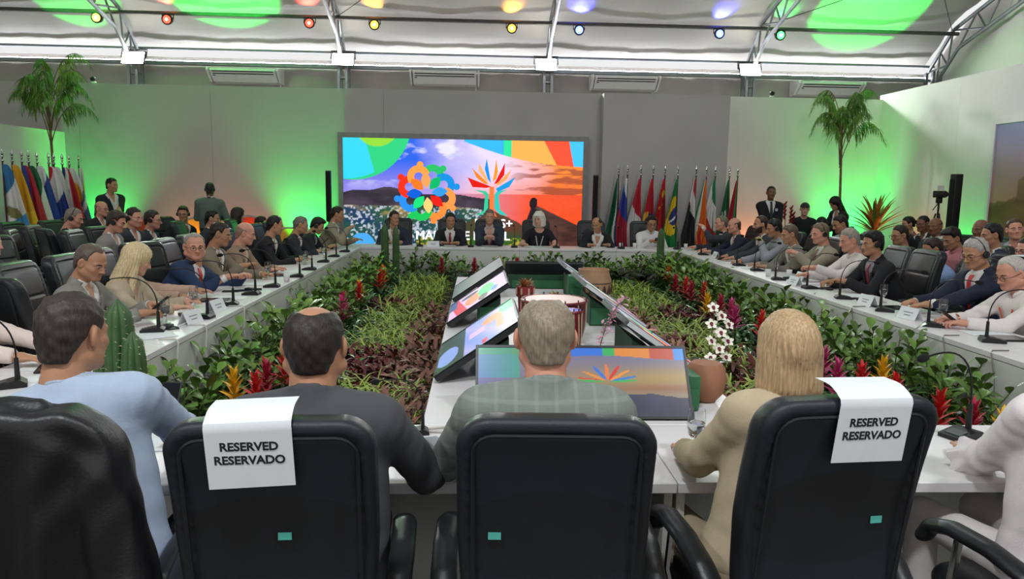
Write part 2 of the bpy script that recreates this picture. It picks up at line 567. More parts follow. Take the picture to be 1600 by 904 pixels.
# coloured PAR lamps under the rail, pointing up along the roof skin
pars = [(-8.43, 'yellow', 'ffe14a', (1.0, 0.85, 0.15)), (-6.91, 'red', 'ff3a2a', (1.0, 0.05, 0.03)), (-3.80, 'red', 'ff3a2a', (1.0, 0.05, 0.03)), (-2.36, 'amber', 'ffb030', (1.0, 0.35, 0.02)),
        (0.72, 'amber', 'ffb030', (1.0, 0.35, 0.02)), (2.25, 'blue', '5a6cff', (0.05, 0.06, 1.0)), (5.48, 'blue', '5a6cff', (0.05, 0.06, 1.0)), (6.90, 'green', '40ff60', (0.03, 1.0, 0.1))]
seen = {}
for x, cn, hx, rgb in pars:
    seen[cn] = seen.get(cn, 0)+1
    lab = {'yellow': 'par lamp glowing yellow under the rail at far left', 'green': 'par lamp glowing green under the rail at right',
           'red': ['par lamp glowing red under the rail near the left frame', 'par lamp glowing red under the rail left of the big screen'][seen[cn]-1] if cn == 'red' else '',
           'amber': ['par lamp glowing amber just right of the frame left of the screen', 'par lamp glowing amber above the middle of the screen'][seen[cn]-1] if cn == 'amber' else '',
           'blue': ['par lamp glowing blue above the right end of the screen', 'par lamp glowing blue above the flag row'][seen[cn]-1] if cn == 'blue' else ''}[cn]
    t = empty('par_lamp', (x, 17.36, 5.33), 0, lab, 'lamp', 'coloured par lamps on the rail')
    R = Matrix.Rotation(math.radians(100), 3, 'X')
    g = G(); g.lathe([(0.07, -0.13), (0.105, -0.06), (0.11, 0.03), (0.118, 0.035), (0.118, 0.05), (0.10, 0.05)], n=20, M=R); g.build('can', M_black, t)
    g = G(); g.lathe([(0.085, 0.052), (0.06, 0.064), (0.001, 0.068)], n=20, M=R); g.build('lens', glow('lens_'+cn, hx, 6.0), t)
    g = G(); g.lathe([(0.028, 0.069), (0.02, 0.078), (0.001, 0.08)], n=12, M=R); g.build('lens_core', glow('lens_core', 'fff4e0', 8.0), t)
    g = G(); g.tube([(-0.125, 0, 0), (-0.125, 0.03, 0.11), (0, 0.04, 0.16), (0.125, 0.03, 0.11), (0.125, 0, 0)], 0.01, 6); g.build('yoke', M_black, t)
    light('par_light', 'SPOT', (x, 17.30, 5.46), {'yellow': 36, 'red': 48, 'amber': 40, 'blue': 100, 'green': 40}[cn], rgb, aim=(x, 17.14, 5.86), size=0.03, spot=86, blend=0.9)

# green floods that wash patches of the roof
for loc, aim, e, sp in (((-8.9, 14.0, 5.25), (-8.9, 17.0, 6.26), 950, 38), ((-5.6, 14.0, 5.25), (-5.6, 17.0, 7.06), 1900, 62), ((8.4, 14.0, 5.25), (8.7, 17.0, 6.66), 1300, 54)):
    light('green_roof_light', 'SPOT', loc, e, (0.02, 1.0, 0.08), aim=aim, size=0.03, spot=sp, blend=0.08)

# uplights on the floor along the partitions
ups = [(-7.55, 15.2, 'g', 340, 'green floor uplight in the left corner behind the flags'), (-3.55, 15.2, 'g', 520, 'green floor uplight left of the big screen'),
       (7.9, 15.3, 'g', 350, 'green floor uplight in the right corner behind the palm'), (8.38, 12.62, 'g', 130, 'green floor uplight beside the framed print'),
       (-5.9, 15.2, 'o', 42, 'amber floor uplight behind the left rows'), (-4.6, 15.2, 'o', 36, 'amber floor uplight left of the green one by the screen'), (5.9, 15.45, 'o', 46, 'amber floor uplight behind the flag row'), (8.38, 13.9, 'o', 46, 'amber floor uplight behind the camera tripod')]
for x, y, c, e, lab in ups:
    t = empty('uplight', (x, y, 0.0), 0, lab, 'lamp', 'floor uplights along the partitions')
    g = G(); g.lathe([(0.11, 0.06), (0.12, 0.08), (0.12, 0.2), (0.10, 0.2)], n=16); g.build('can', M_black, t)
    g = G(); g.lathe([(0.10, 0.195), (0.001, 0.2)], n=16); g.build('lens', glow('lens_green' if c == 'g' else 'lens_amber', '40ff60', 5.0), t)
    g = G(); g.box((0, 0, 0.03), (0.26, 0.1, 0.06)); g.build('foot', M_black, t, smooth=False)
    wall = (x+0.02, 15.55, 2.6) if x < 8.2 else (8.62, y, 2.6)
    if x > 5 and x < 8.2: wall = (x, 15.85, 2.6)
    light('uplight_light', 'SPOT', (x, y, 0.24), e, (0.02, 1.0, 0.12) if c == 'g' else (1.0, 0.30, 0.12), aim=wall, size=0.05, spot=84 if c == 'g' else 130, blend=1.0)
# ================================================================ PEOPLE: smooth solid modelling on a grid
def surf(fn, lo, hi, h):
    """surface of the solid fn(P) < 0 as quads (naive surface nets)"""
    lo = np.array(lo, float); hi = np.array(hi, float)
    B = 4
    nb_ = np.ceil((hi-lo)/(h*B)).astype(int)
    n = nb_*B
    # coarse pass: only blocks near the surface are sampled finely
    cax = [lo[i]+h*B*np.arange(nb_[i])+h*(B-1)/2 for i in range(3)]
    C = np.stack([a.ravel() for a in np.meshgrid(*cax, indexing='ij')], 1)
    dc = fn(C)
    near = np.abs(dc) < h*B*1.75
    V = np.repeat(np.repeat(np.repeat(np.where(dc < 0, -1.0, 1.0).reshape(nb_), B, 0), B, 1), B, 2)
    bi = np.argwhere(near.reshape(nb_))*B
    if len(bi) == 0:
        return np.zeros((0, 3)), np.zeros((0, 4), int)
    off = np.stack([a.ravel() for a in np.meshgrid(*[np.arange(B)]*3, indexing='ij')], 1)
    pi_ = (bi[:, None, :]+off[None]).reshape(-1, 3)
    V[pi_[:, 0], pi_[:, 1], pi_[:, 2]] = fn(lo+h*pi_)
    ins = V < 0
    c = np.zeros(n-1, np.int8)
    for dx in (0, 1):
        for dy in (0, 1):
            for dz in (0, 1):
                c += ins[dx:n[0]-1+dx, dy:n[1]-1+dy, dz:n[2]-1+dz]
    act = (c > 0) & (c < 8)
    I = np.argwhere(act)
    if len(I) == 0:
        return np.zeros((0, 3)), np.zeros((0, 4), int)
    idx = -np.ones(act.shape, np.int64)
    idx[act] = np.arange(len(I))
    acc = np.zeros((len(I), 3)); cnt = np.zeros(len(I))
    corners = [(0, 0, 0), (1, 0, 0), (0, 1, 0), (1, 1, 0), (0, 0, 1), (1, 0, 1), (0, 1, 1), (1, 1, 1)]
    val = [V[I[:, 0]+a, I[:, 1]+b, I[:, 2]+d] for a, b, d in corners]
    for a in range(8):
        for b in range(a+1, 8):
            ca, cb = np.array(corners[a]), np.array(corners[b])
            if np.abs(ca-cb).sum() != 1: continue
            va, vb = val[a], val[b]
            m = (va < 0) != (vb < 0)
            t = np.where(m, va/np.where(m, va-vb, 1), 0)
            acc += m[:, None]*(ca+(cb-ca)*t[:, None]); cnt += m
    verts = lo+h*(I+acc/np.maximum(cnt, 1)[:, None])
    quads = []
    for d in range(3):
        e1, e2 = (d+1) % 3, (d+2) % 3
        sl0 = [slice(None)]*3; sl1 = [slice(None)]*3
        sl0[d] = slice(0, n[d]-1); sl1[d] = slice(1, n[d])
        ch = ins[tuple(sl0)] != ins[tuple(sl1)]
        E = np.argwhere(ch)
        E = E[(E[:, e1] > 0) & (E[:, e2] > 0) & (E[:, e1] < n[e1]-1) & (E[:, e2] < n[e2]-1)]
        if len(E) == 0: continue
        o1 = np.zeros(3, int); o1[e1] = 1
        o2 = np.zeros(3, int); o2[e2] = 1
        def ii(q): return idx[q[:, 0], q[:, 1], q[:, 2]]
        q = np.stack([ii(E-o1-o2), ii(E-o2), ii(E), ii(E-o1)], 1)
        flip = ins[E[:, 0], E[:, 1], E[:, 2]]
        q[~flip] = q[~flip][:, ::-1]
        quads.append(q)
    return verts, np.concatenate(quads)
def smin(a, b, k):
    h = np.clip(0.5+0.5*(b-a)/k, 0, 1)
    return b*(1-h)+a*h-k*h*(1-h)
def smax(a, b, k): return -smin(-a, -b, k)
def rc(P, a, b, ra, rb):
    a = np.asarray(a, float); b = np.asarray(b, float)
    ab = b-a
    t = np.clip(((P-a) @ ab)/max(ab @ ab, 1e-9), 0, 1)
    return np.linalg.norm(P-a-t[:, None]*ab, axis=1)-(ra+(rb-ra)*t)
def el(P, c, r):
    q = P-np.asarray(c, float); r = np.asarray(r, float)
    k0 = np.linalg.norm(q/r, axis=1); k1 = np.linalg.norm(q/(r*r), axis=1)
    return k0*(k0-1)/np.maximum(k1, 1e-9)
def mirror(P):
    Q = P.copy(); Q[:, 0] = np.abs(Q[:, 0]); return Q

# ---- heads: centred on the skull, facing +Y
def head_sdf(P, w=1.0, jaw=1.0, fat=0.0, fem=False):
    P = P/np.array([w, 1, 1])
    Q = mirror(P)
    d = el(P, (0, -0.014, 0.034), (0.077, 0.097, 0.086))
    d = smin(d, el(P, (0, 0.024, -0.035), (0.062+fat*0.5, 0.070, 0.078)), 0.03)
    d = smin(d, rc(Q, (0.045*jaw+fat, -0.002, -0.062), (0.016, 0.066, -0.094), 0.018+fat*0.5, 0.017), 0.03)
    d = smin(d, el(P, (0, 0.070, -0.094), (0.024*jaw, 0.018, 0.018)), 0.022)
    d = smin(d, rc(Q, (0.012, 0.084, 0.019), (0.046, 0.066, 0.018), 0.010, 0.009), 0.014)   # brow
    d = smin(d, rc(Q, (0.044, 0.058, -0.024), (0.054, 0.036, -0.018), 0.017, 0.015), 0.018)  # cheek bone
    d = smax(d, -el(Q, (0.032, 0.098, 0.000), (0.019, 0.018, 0.0125)), 0.010)                # socket
    d = smin(d, el(Q, (0.031, 0.0755, -0.001), (0.0135, 0.0125, 0.0105)), 0.003)             # eye ball under the lids
    d = smin(d, rc(P, (0, 0.090, 0.006), (0, 0.109, -0.030), 0.0075, 0.0115), 0.008)         # nose
    d = smin(d, el(Q, (0.012, 0.096, -0.034), (0.0085, 0.010, 0.008)), 0.006)
    d = smin(d, rc(Q, (0, 0.0905, -0.0585), (0.019, 0.080, -0.062), 0.0062, 0.004), 0.006)   # lips
    d = smin(d, rc(Q, (0, 0.0885, -0.0705), (0.016, 0.080, -0.068), 0.0068, 0.004), 0.006)
    d = smax(d, -rc(Q, (0, 0.0985, -0.0645), (0.022, 0.087, -0.0645), 0.0030, 0.002), 0.003)
    # ears
    E = Q-np.array([0.0815, -0.012, -0.004])
    s, c = math.sin(0.55), math.cos(0.55)
    E = np.stack([E[:, 0]*c-E[:, 1]*(-s), E[:, 0]*(-s)+E[:, 1]*c, E[:, 2]], 1)
    ear = el(E, (0, 0, 0), (0.011, 0.022, 0.035))
    ear = smax(ear, -el(E, (0.010, 0.004, 0.002), (0.007, 0.011, 0.020)), 0.005)
    d = smin(d, ear, 0.008)
    nr = 0.046 if fem else 0.055
    d = smin(d, rc(P, (0, -0.020, -0.05), (0, -0.048, -0.20), nr+fat*0.6, nr+0.006+fat*0.6), 0.03)
    return d
HEADS = {}
def head_mesh(kind, h):
    key = (kind, h)
    if key not in HEADS:
        pr = {'m': dict(), 'mw': dict(w=1.06, jaw=1.12, fat=0.006), 'mf': dict(w=1.08, jaw=1.2, fat=0.014), 'ms': dict(w=0.96, jaw=0.95), 'f': dict(w=0.95, jaw=0.82, fem=True), 'ff': dict(w=1.03, jaw=0.95, fat=0.008, fem=True)}[kind]
        V, F = surf(lambda P: head_sdf(P, **pr), (-0.115, -0.135, -0.205), (0.115, 0.135, 0.135), h)
        Cn = V[F].mean(1)
        a = np.abs(Cn[:, 0])
        mi = np.zeros(len(F), int)
        lips = (a < 0.020) & (Cn[:, 1] > 0.078) & (np.abs(Cn[:, 2]+0.0645) < 0.0085)
        mi[lips] = 1
        eye = (((a-0.031)/0.0135)**2+((Cn[:, 2]+0.001)/0.0050)**2 < 1) & (Cn[:, 1] > 0.07)
        mi[eye] = 2
        iris = (((a-0.031)/0.006)**2+((Cn[:, 2]+0.001)/0.0065)**2 < 1) & (Cn[:, 1] > 0.075)
        mi[iris] = 3
        brow = (a > 0.013) & (a < 0.050) & (np.abs(Cn[:, 2]-0.0225+np.abs(a-0.03)*0.12) < 0.0042) & (Cn[:, 1] > 0.05)
        mi[brow] = 3
        HEADS[key] = (V, F, mi)
    return HEADS[key]

# ---- hands: wrist at origin, fingers along +Y, back of the hand +Z, thumb on +X
def hand_sdf(P, curl, spread=1.0, thumb=0.5):
    d = el(P, (0, 0.052, 0), (0.043, 0.056, 0.0175))
    d = smin(d, rc(P, (0, -0.05, 0), (0, 0.02, 0), 0.027, 0.026), 0.03)
    lens = ((0.030, 0.075), (0.011, 0.084), (-0.010, 0.078), (-0.030, 0.061))
    for i, (x, L) in enumerate(lens):
        a = np.array([x, 0.094-0.006*abs(i-1), 0.0])
        ang = curl*(0.9+0.12*i)
        p = a; dirx = x*0.55*spread
        seg = L*np.array([0.45, 0.31, 0.24])
        th = 0.25*ang
        r = 0.0092 if i < 3 else 0.0082
        for k in range(3):
            q = p+seg[k]*np.array([dirx*math.cos(th)*1.4, math.cos(th), -math.sin(th)])
            d = smin(d, rc(P, p, q, r, r-0.0009), 0.004)
            p = q; r -= 0.0009; th += ang*0.75
    t0 = np.array([0.030, 0.025, -0.004]); t1 = t0+np.array([0.032*(1-thumb*0.4), 0.036, -0.012-0.012*thumb]); t2 = t1+np.array([0.010-0.03*thumb, 0.034, -0.006*curl])
    d = smin(d, rc(P, t0, t1, 0.0155, 0.0115), 0.010)
    d = smin(d, rc(P, t1, t2, 0.0115, 0.0090), 0.004)
    return d
HANDS = {}
def hand_mesh(pose, h):
    key = (pose, h)
    if key not in HANDS:
        cu, sp, th = {'rest': (0.42, 1.0, 0.4), 'flat': (0.15, 1.2, 0.2), 'curl': (1.05, 0.6, 0.8), 'fist': (1.55, 0.3, 1.0), 'point': (0.7, 0.5, 0.9)}[pose]
        HANDS[key] = surf(lambda P: hand_sdf(P, cu, sp, th), (-0.062, -0.055, -0.115), (0.085, 0.215, 0.035), h)
    return HANDS[key]

# ---- hair styles in head space
def hairline(y, pts):
    ys = [p[0] for p in pts]; zs = [p[1] for p in pts]
    return np.interp(y, ys, zs)
def hair_sdf(P, style, w=1.0, nz=0.003):
    P = P/np.array([w, 1, 1])
    Q = mirror(P)
    x, y, z = P[:, 0], P[:, 1], P[:, 2]
    cap = el(P, (0, -0.014, 0.034), (0.077, 0.097, 0.086))
    cap = smin(cap, rc(P, (0, -0.045, 0.0), (0, -0.05, -0.09), 0.060, 0.052), 0.03)
    n = nz*(np.sin(95*x+40*z)*np.cos(80*y+30*z)+0.7*np.sin(170*x-90*y)*np.cos(140*z))
    if style in ('short', 'crew', 'curly', 'quiff', 'wavy'):
        th = {'short': 0.0105, 'crew': 0.0065, 'curly': 0.022, 'quiff': 0.013, 'wavy': 0.015}[style]
        line = hairline(y, [(-0.12, -0.085), (-0.07, -0.080), (-0.045, -0.030), (-0.02, 0.022), (0.012, 0.018), (0.028, 0.01), (0.038, 0.060), (0.06, 0.076), (0.10, 0.092)])
        top = np.clip((z-0.03)/0.08, 0, 1)
        d = cap-th*(0.55+0.75*top)*np.clip((z-line)/0.045+0.12, 0.12, 1)
        if style == 'quiff': d = smin(d, el(P, (0, 0.055, 0.105), (0.055, 0.035, 0.028)), 0.02)
        if style == 'wavy': d = smin(d, el(P, (0, 0.03, 0.095), (0.065, 0.06, 0.035)), 0.03)
        d = smax(d+n, line-z, 0.008)
        return d
    if style == 'receding':
        line = hairline(y, [(-0.12, -0.085), (-0.07, -0.080), (-0.045, -0.030), (-0.02, 0.022), (0.012, 0.018), (0.024, 0.03), (0.03, 0.085), (0.05, 0.108), (0.10, 0.13)])
        line = line+0.020*np.cos(np.clip(x/0.06, -1, 1)*PI)*(y > 0.02)*-1
        return smax(cap-0.010*np.clip((z-line)/0.045+0.15, 0.15, 1)+n*0.7, line-z, 0.008)
    if style in ('fringe', 'spot', 'thin'):
        line = hairline(y, [(-0.12, -0.085), (-0.07, -0.080), (-0.045, -0.030), (-0.02, 0.022), (0.012, 0.018), (0.024, 0.03), (0.03, 0.07), (0.10, 0.15)])
        d = smax(cap-0.009*np.clip((z-line)/0.05+0.15, 0.15, 1)+n*0.7, line-z, 0.008)
        bald = el(P, (0, 0.02, 0.125), (0.062, 0.105, 0.062)) if style == 'fringe' else el(P, (0.0, 0.02, 0.128), (0.036, 0.075, 0.046)) if style == 'thin' else el(P, (0.0, 0.005, 0.130), (0.050, 0.098, 0.066))
        return smax(d, -bald, 0.012)
    if style == 'bald':
        line = hairline(y, [(-0.12, -0.082), (-0.07, -0.076), (-0.045, -0.030), (-0.02, 0.020), (0.012, 0.016), (0.02, 0.03)])
        d = smax(cap-0.004+n*0.3, line-z, 0.006)
        return smax(smax(d, z-0.045-0.25*np.clip(-y-0.02, 0, 1), 0.008), y-0.015, 0.006)
    if style in ('bob', 'bigbob'):
        k = 1.0 if style == 'bob' else 1.08
        lo = -0.155 if style == 'bob' else -0.135
        fl = np.clip((0.03-z)/0.17, 0, 1)
        R = np.stack([P[:, 0]/(1+0.34*fl), P[:, 1]/(1+0.16*fl), P[:, 2]], 1)
        body = el(R, (0, -0.015, 0.032), (0.094*k, 0.113*k, 0.104*k))
        low = rc(R, (0, -0.022, 0.0), (0, -0.018, lo+0.06), 0.094*k, 0.088*k)
        low = smax(low, lo-z, 0.02)
        d = smin(body, low, 0.02)
        n2 = 0.0026*np.sin(np.arctan2(x, -y-0.01)*34+3*np.sin(z*20))+nz*0.4*np.sin(60*x+50*z)
        if style == 'bigbob': n2 = n2+0.006*np.sin(45*x+20*z)*np.cos(50*y-40*z)
        face = el(P, (0, 0.115, -0.075), (0.070, 0.085, 0.145))
        d = smax(d+n2, -face, 0.015)
        return d
    if style == 'long':
        body = el(P, (0, -0.015, 0.032), (0.091, 0.112, 0.102))
        low = rc(np.stack([P[:, 0]*0.72, P[:, 1], P[:, 2]], 1), (0, -0.040, 0.0), (0, -0.085, -0.30), 0.074, 0.050)
        side = rc(Q, (0.075, -0.02, 0.0), (0.092, 0.025, -0.25), 0.026, 0.024)
        d = smin(smin(body, low, 0.03), side, 0.02)
        n2 = 0.003*np.sin(np.arctan2(x, -y-0.02)*30+3*np.sin(z*16))
        face = el(P, (0, 0.118, -0.06), (0.066, 0.085, 0.135))
        return smax(d+n2, -face, 0.014)
    if style == 'bun':
        line = hairline(y, [(-0.12, -0.06), (-0.07, -0.06), (-0.045, -0.030), (-0.02, 0.015), (0.012, 0.012), (0.028, -0.01), (0.038, 0.045), (0.06, 0.066), (0.10, 0.08)])
        d = smax(cap-0.010+n*0.5, line-z, 0.008)
        return smin(d, el(P, (0, -0.125, 0.015), (0.035, 0.033, 0.035)), 0.015)
    if style == 'cap':
        return smax(cap-0.014, 0.035-z, 0.006)
HAIRS = {}
def hair_mesh(style, w, h):
    key = (style, w, h)
    if key not in HAIRS:
        lo = (-0.16, -0.19, -0.36 if style == 'long' else -0.19)
        HAIRS[key] = surf(lambda P: hair_sdf(P, style, w), lo, (0.16, 0.145, 0.175), h)
    return HAIRS[key]

def np_rot(M): return np.array([[M[i][j] for j in range(3)] for i in range(3)])
def unit(v):
    v = np.asarray(v, float); n = np.linalg.norm(v)
    return v/n if n > 1e-9 else v
def ik(S, T, l1, l2, pole):
    S = np.asarray(S, float); T = np.asarray(T, float)
    d = T-S; L = np.linalg.norm(d)
    if L > (l1+l2)*0.995:
        T = S+d/L*(l1+l2)*0.995; d = T-S; L = np.linalg.norm(d)
    a = (l1*l1-l2*l2+L*L)/(2*L); hh = math.sqrt(max(l1*l1-a*a, 0))
    u = d/L; p = np.asarray(pole, float); p = p-(p@u)*u; p = unit(p)
    return S+u*a+p*hh, T

SKIN = {'fair': ('c99a82', 'b87868'), 'pink': ('c98f78', 'b67766'), 'tan': ('b08062', 'a06a58'), 'olive': ('a87a5c', '966252'), 'brown': ('7d533c', '6d4038'), 'dark': ('4e3326', '4a2c26')}
def skin_mats(k):
    c, l = SKIN[k]
    return [mat('skin_'+k, c, 0.5, var=0.06, vscale=18, bump=0.08, bscale=90), mat('lips_'+k, l, 0.45, var=0.04), mat('eye_white', '8d827a', 0.3, var=0.02), mat('eye_dark', '2a1d18', 0.35, var=0.05)]
def cloth_mat(col, kind='cloth'):
    nm = kind+'_'+col
    if nm in MATS: return MATS[nm]
    if kind == 'plaid':
        m = mat(nm, col, 0.85, var=0.05, vscale=60, bump=0.15, bscale=220)
        nt = m.node_tree; b = nt.nodes['Principled BSDF']
        src = b.inputs['Base Color'].links[0].from_socket
        tc = nt.nodes.new('ShaderNodeTexCoord')
        cur = src
        for ax in ('X', 'Z'):
            wv = nt.nodes.new('ShaderNodeTexWave'); wv.bands_direction = ax; wv.inputs['Scale'].default_value = 5.2
            wv.inputs['Distortion'].default_value = 0.6; wv.inputs['Detail Scale'].default_value = 1.0
            nt.links.new(tc.outputs['Object'], wv.inputs['Vector'])
            rp = nt.nodes.new('ShaderNodeValToRGB'); rp.color_ramp.elements[0].position = 0.86; rp.color_ramp.elements[1].position = 0.97
            rp.color_ramp.elements[0].color = (0, 0, 0, 1); rp.color_ramp.elements[1].color = (0.4, 0.4, 0.4, 1)
            nt.links.new(wv.outputs['Fac'], rp.inputs['Fac'])
            mx = nt.nodes.new('ShaderNodeMix'); mx.data_type = 'RGBA'
            nt.links.new(rp.outputs['Color'], mx.inputs['Factor']); nt.links.new(cur, mx.inputs['A'])
            mx.inputs['B'].default_value = (*[min(1, x*1.5) for x in lin(col)], 1)
            cur = mx.outputs['Result']
        nt.links.new(cur, b.inputs['Base Color'])
        return m
    return mat(nm, col, 0.85, var=0.035, vscale=30, bump=0.12, bscale=160)
def hair_mat(col): return mat('hair_'+col, col, 0.48, var=0.30, vscale=34, stretch=(5, 5, 0.4), bump=0.25, bscale=50, spec=0.4)

def person(label, hip, face, head, hands=None, hyaw=0.0, hpitch=-8.0, hroll=0.0, skin='tan', sex='m', headk=None, hair='short', hairc='2a211b',
           outfit='suit', jacket='22242c', shirt='d8d6d2', tie=None, trousers='25262b', glasses=None, headset=False, lanyard=None, beard=None,
           pose=('rest', 'rest'), h=0.018, stand=False, shoulder=None, belly=0.0, seat=0.50, group=None, elbow=(0.55, -0.35), sleeve=1.0, legs=True, kind='cloth', badge=None, hand_up=(None, None), neck_open=0.0, neck=(0.172, 0.062)):
    """hip: world xy; face: heading in degrees (0 looks along +Y); head: world position of the skull centre; hands: world wrist targets (left, right)"""
    fem = sex == 'f'
    a = math.radians(face)
    root = empty('person', (hip[0], hip[1], 0), a, label, 'person', group)
    ca, sa = math.cos(-a), math.sin(-a)
    def loc(p):
        x, y = p[0]-hip[0], p[1]-hip[1]
        return np.array([x*ca-y*sa, x*sa+y*ca, p[2]])
    Hd = loc(head)
    hipz = 0.93 if stand else seat+0.06
    H = np.array([0.0, 0.0, hipz])
    hm = np_rot(Matrix.Rotation(math.radians(hyaw), 3, 'Z') @ Matrix.Rotation(math.radians(hpitch), 3, 'X') @ Matrix.Rotation(math.radians(hroll), 3, 'Y'))
    headk = headk or ('f' if fem else 'm')
    wsc = {'m': 1.0, 'mw': 1.06, 'mf': 1.08, 'ms': 0.96, 'f': 0.95, 'ff': 1.03}[headk]
    # neck base: partly follows the head, partly the trunk
    nb = Hd+hm@np.array([0, -0.045, -neck[0]])*0.6+np.array([0, -0.045, -neck[0]])*0.4
    S = nb+np.array([0, -0.005, -neck[1]])
    sp = S-H; Lsp = np.linalg.norm(sp); wv = sp/Lsp
    ux = unit(np.array([1.0, 0, 0])-wv*wv[0]); fv = np.cross(wv, ux)
    sw = shoulder or (0.165 if fem else 0.190)
    SL = S-ux*sw-wv*0.025; SR = S+ux*sw-wv*0.025
    if hands is None: hands = (None, None)
    tg = []
    for i, hd in enumerate(hands):
        sgn = -1 if i == 0 else 1
        tg.append(loc(hd) if hd is not None else np.array([sgn*0.22, 0.30, hipz+0.16]) if not stand else (S+np.array([sgn*0.24, 0.03, -0.56])))
    l1, l2 = (0.275, 0.235) if fem else (0.295, 0.255)
    arms = []
    for i, (Sh, T) in enumerate(((SL, tg[0]), (SR, tg[1]))):
        sgn = -1 if i == 0 else 1
        E, Wt = ik(Sh, T, l1, l2, np.array([sgn*elbow[0], elbow[1], -0.75]))
        arms.append((Sh, E, Wt))
    tw = np.array([0.0, 0.2, 0.5, 0.8, 1.0, 1.2])
    if fem:
        wx = np.array([0.180, 0.150, 0.150, 0.150, 0.120, 0.07]); wy = np.array([0.125, 0.110, 0.125, 0.120, 0.080, 0.05])
    else:
        wx = np.array([0.175, 0.172, 0.180, 0.178, 0.140, 0.07]); wy = np.array([0.125, 0.125, 0.128, 0.122, 0.085, 0.05])
    wx = wx*(sw/(0.165 if fem else 0.19)) + belly*np.array([0.5, 0.9, 0.5, 0.15, 0, 0]); wy = wy + belly*np.array([0.5, 1.1, 0.6, 0.1, 0, 0])
    def trunk(P, g):
        q = P-H
        t = q@wv/Lsp; u = q@ux; v = q@fv
        v = v-belly*0.35*np.interp(t, [0, 0.25, 0.6], [0.6, 1, 0])
        X = np.interp(t, tw, wx)+g; Y = np.interp(t, tw, wy)+g
        r = np.sqrt((u/X)**2+(v/Y)**2)
        d = (r-1)*np.minimum(X, Y)
        d = smax(d, (np.maximum(t-1.03, -0.05-t))*Lsp-g, 0.05)
        d = smin(d, rc(P, SL+ux*0.05, SR-ux*0.05, 0.060+g, 0.060+g), 0.07)
        d = smin(d, rc(P, nb+wv*0.0, SL+ux*0.06+wv*0.015, 0.043+g*0.6, 0.045+g), 0.045)
        d = smin(d, rc(P, nb+wv*0.0, SR-ux*0.06+wv*0.015, 0.043+g*0.6, 0.045+g), 0.045)
        if fem:
            for s in (-1, 1):
                d = smin(d, rc(P, H+wv*Lsp*0.66+ux*s*0.07+fv*0.085, H+wv*Lsp*0.66+ux*s*0.07+fv*0.09, 0.062+g, 0.06+g), 0.05)
        return d
    def arm(P, i, g, k=None):
        Sh, E, Wt = arms[i]
        ra, rb, rw = (0.047, 0.038, 0.026) if fem else (0.057, 0.046, 0.031)
        if k is None:
            return smin(rc(P, Sh, E, ra+g, rb+g), rc(P, E, Wt, rb+g, rw+g), 0.025)
        if k < 0:      # short sleeve ending on the upper arm
            e = unit(E-Sh); end = Sh+(E-Sh)*(-k)
            return smax(rc(P, Sh, E, ra+g, rb+g+0.012), (P-end)@e, 0.006)
        e = unit(Wt-E); end = E+(Wt-E)*k-e*0.006
        low = smax(rc(P, E, Wt, rb+g, rw+g+0.004), (P-end)@e, 0.006)
        return smin(rc(P, Sh, E, ra+g, rb+g), low, 0.025)
    near = h <= 0.0125
    allp = np.array([H-0.24, H+np.array([0.24, 0.2, 0]), Hd, SL-0.1, SR+0.1]+[p for A in arms for p in A])
    lo = allp.min(0)-0.11; hi = allp.max(0)+0.11
    hi[2] = max(nb[2]+0.09, max(A[1][2] for A in arms)+0.09, max(A[2][2] for A in arms)+0.07)
    lo[2] = hipz-0.16
    # --- skin: one body mesh (trunk, arms, head, hands)
    parts = []
    bare = sleeve < 0.9
    if bare or neck_open > 0:
        fb = lambda P: smin(smin(trunk(P, -0.006), arm(P, 0, 0), 0.04), arm(P, 1, 0), 0.04)
        Vb, Fb = surf(fb, lo, hi, 0.014 if not near else 0.010)
    else:
        fb = lambda P: smin(smin(trunk(P, -0.008), arm(P, 0, -0.003), 0.04), arm(P, 1, -0.003), 0.04)
        Vb, Fb = surf(fb, lo, hi, 0.030)
    parts.append((Vb, Fb, np.zeros(len(Fb), int)))
    hv, hf, hmid = head_mesh(headk, 0.0055 if h < 0.016 else 0.0068)
    parts.append((hv@hm.T+Hd, hf, hmid))
    hh = 0.0045 if near else 0.0056
    for i in range(2):
        Sh, E, Wt = arms[i]
        fy = unit(Wt-E)
        if hand_up[i] is not None:
            fy = unit(np.asarray(hand_up[i][0], float)); zb = np.asarray(hand_up[i][1], float)
        else:
            if not stand: fy = unit(fy*np.array([1, 1, 0.35]))
            zb = np.array([0, 0, 1.0]) if not stand else np.array([1.0 if i else -1.0, 0, 0])
        zb = unit(zb-(zb@fy)*fy); xb = np.cross(fy, zb)
        R = np.stack([xb*(-1 if i == 1 else 1), fy, zb], 1)
        vv, ff = hand_mesh(pose[i], hh)
        if i == 1: ff = ff[:, ::-1]
        sc = 0.88 if fem else 1.0
        parts.append((vv*sc@R.T+Wt, ff, np.zeros(len(ff), int)))
    off = 0; AV = []; AF = []; AM = []
    for v_, f_, m_ in parts:
        AV.append(v_); AF.append(f_+off); AM.append(m_); off += len(v_)
    body = link('body', np_mesh('body', np.concatenate(AV), np.concatenate(AF), skin_mats(skin), np.concatenate(AM)), root)
    # --- clothes
    gj = 0.020 if outfit in ('suit', 'open', 'coat') else 0.013
    t_v = {'suit': 0.50, 'open': 0.12, 'coat': 0.30}.get(outfit, 2)
    wmax = {'suit': 0.075, 'open': 0.085, 'coat': 0.06}.get(outfit, 0)
    def fold(P, amp):
        q = P-H
        t = q@wv; u = q@ux; v = q@fv
        f = np.sin(38*t+22*u+9*v)*np.sin(17*u-11*t+0.7)*0.5+np.sin(61*t-30*u+25*v)*0.3
        return amp*f
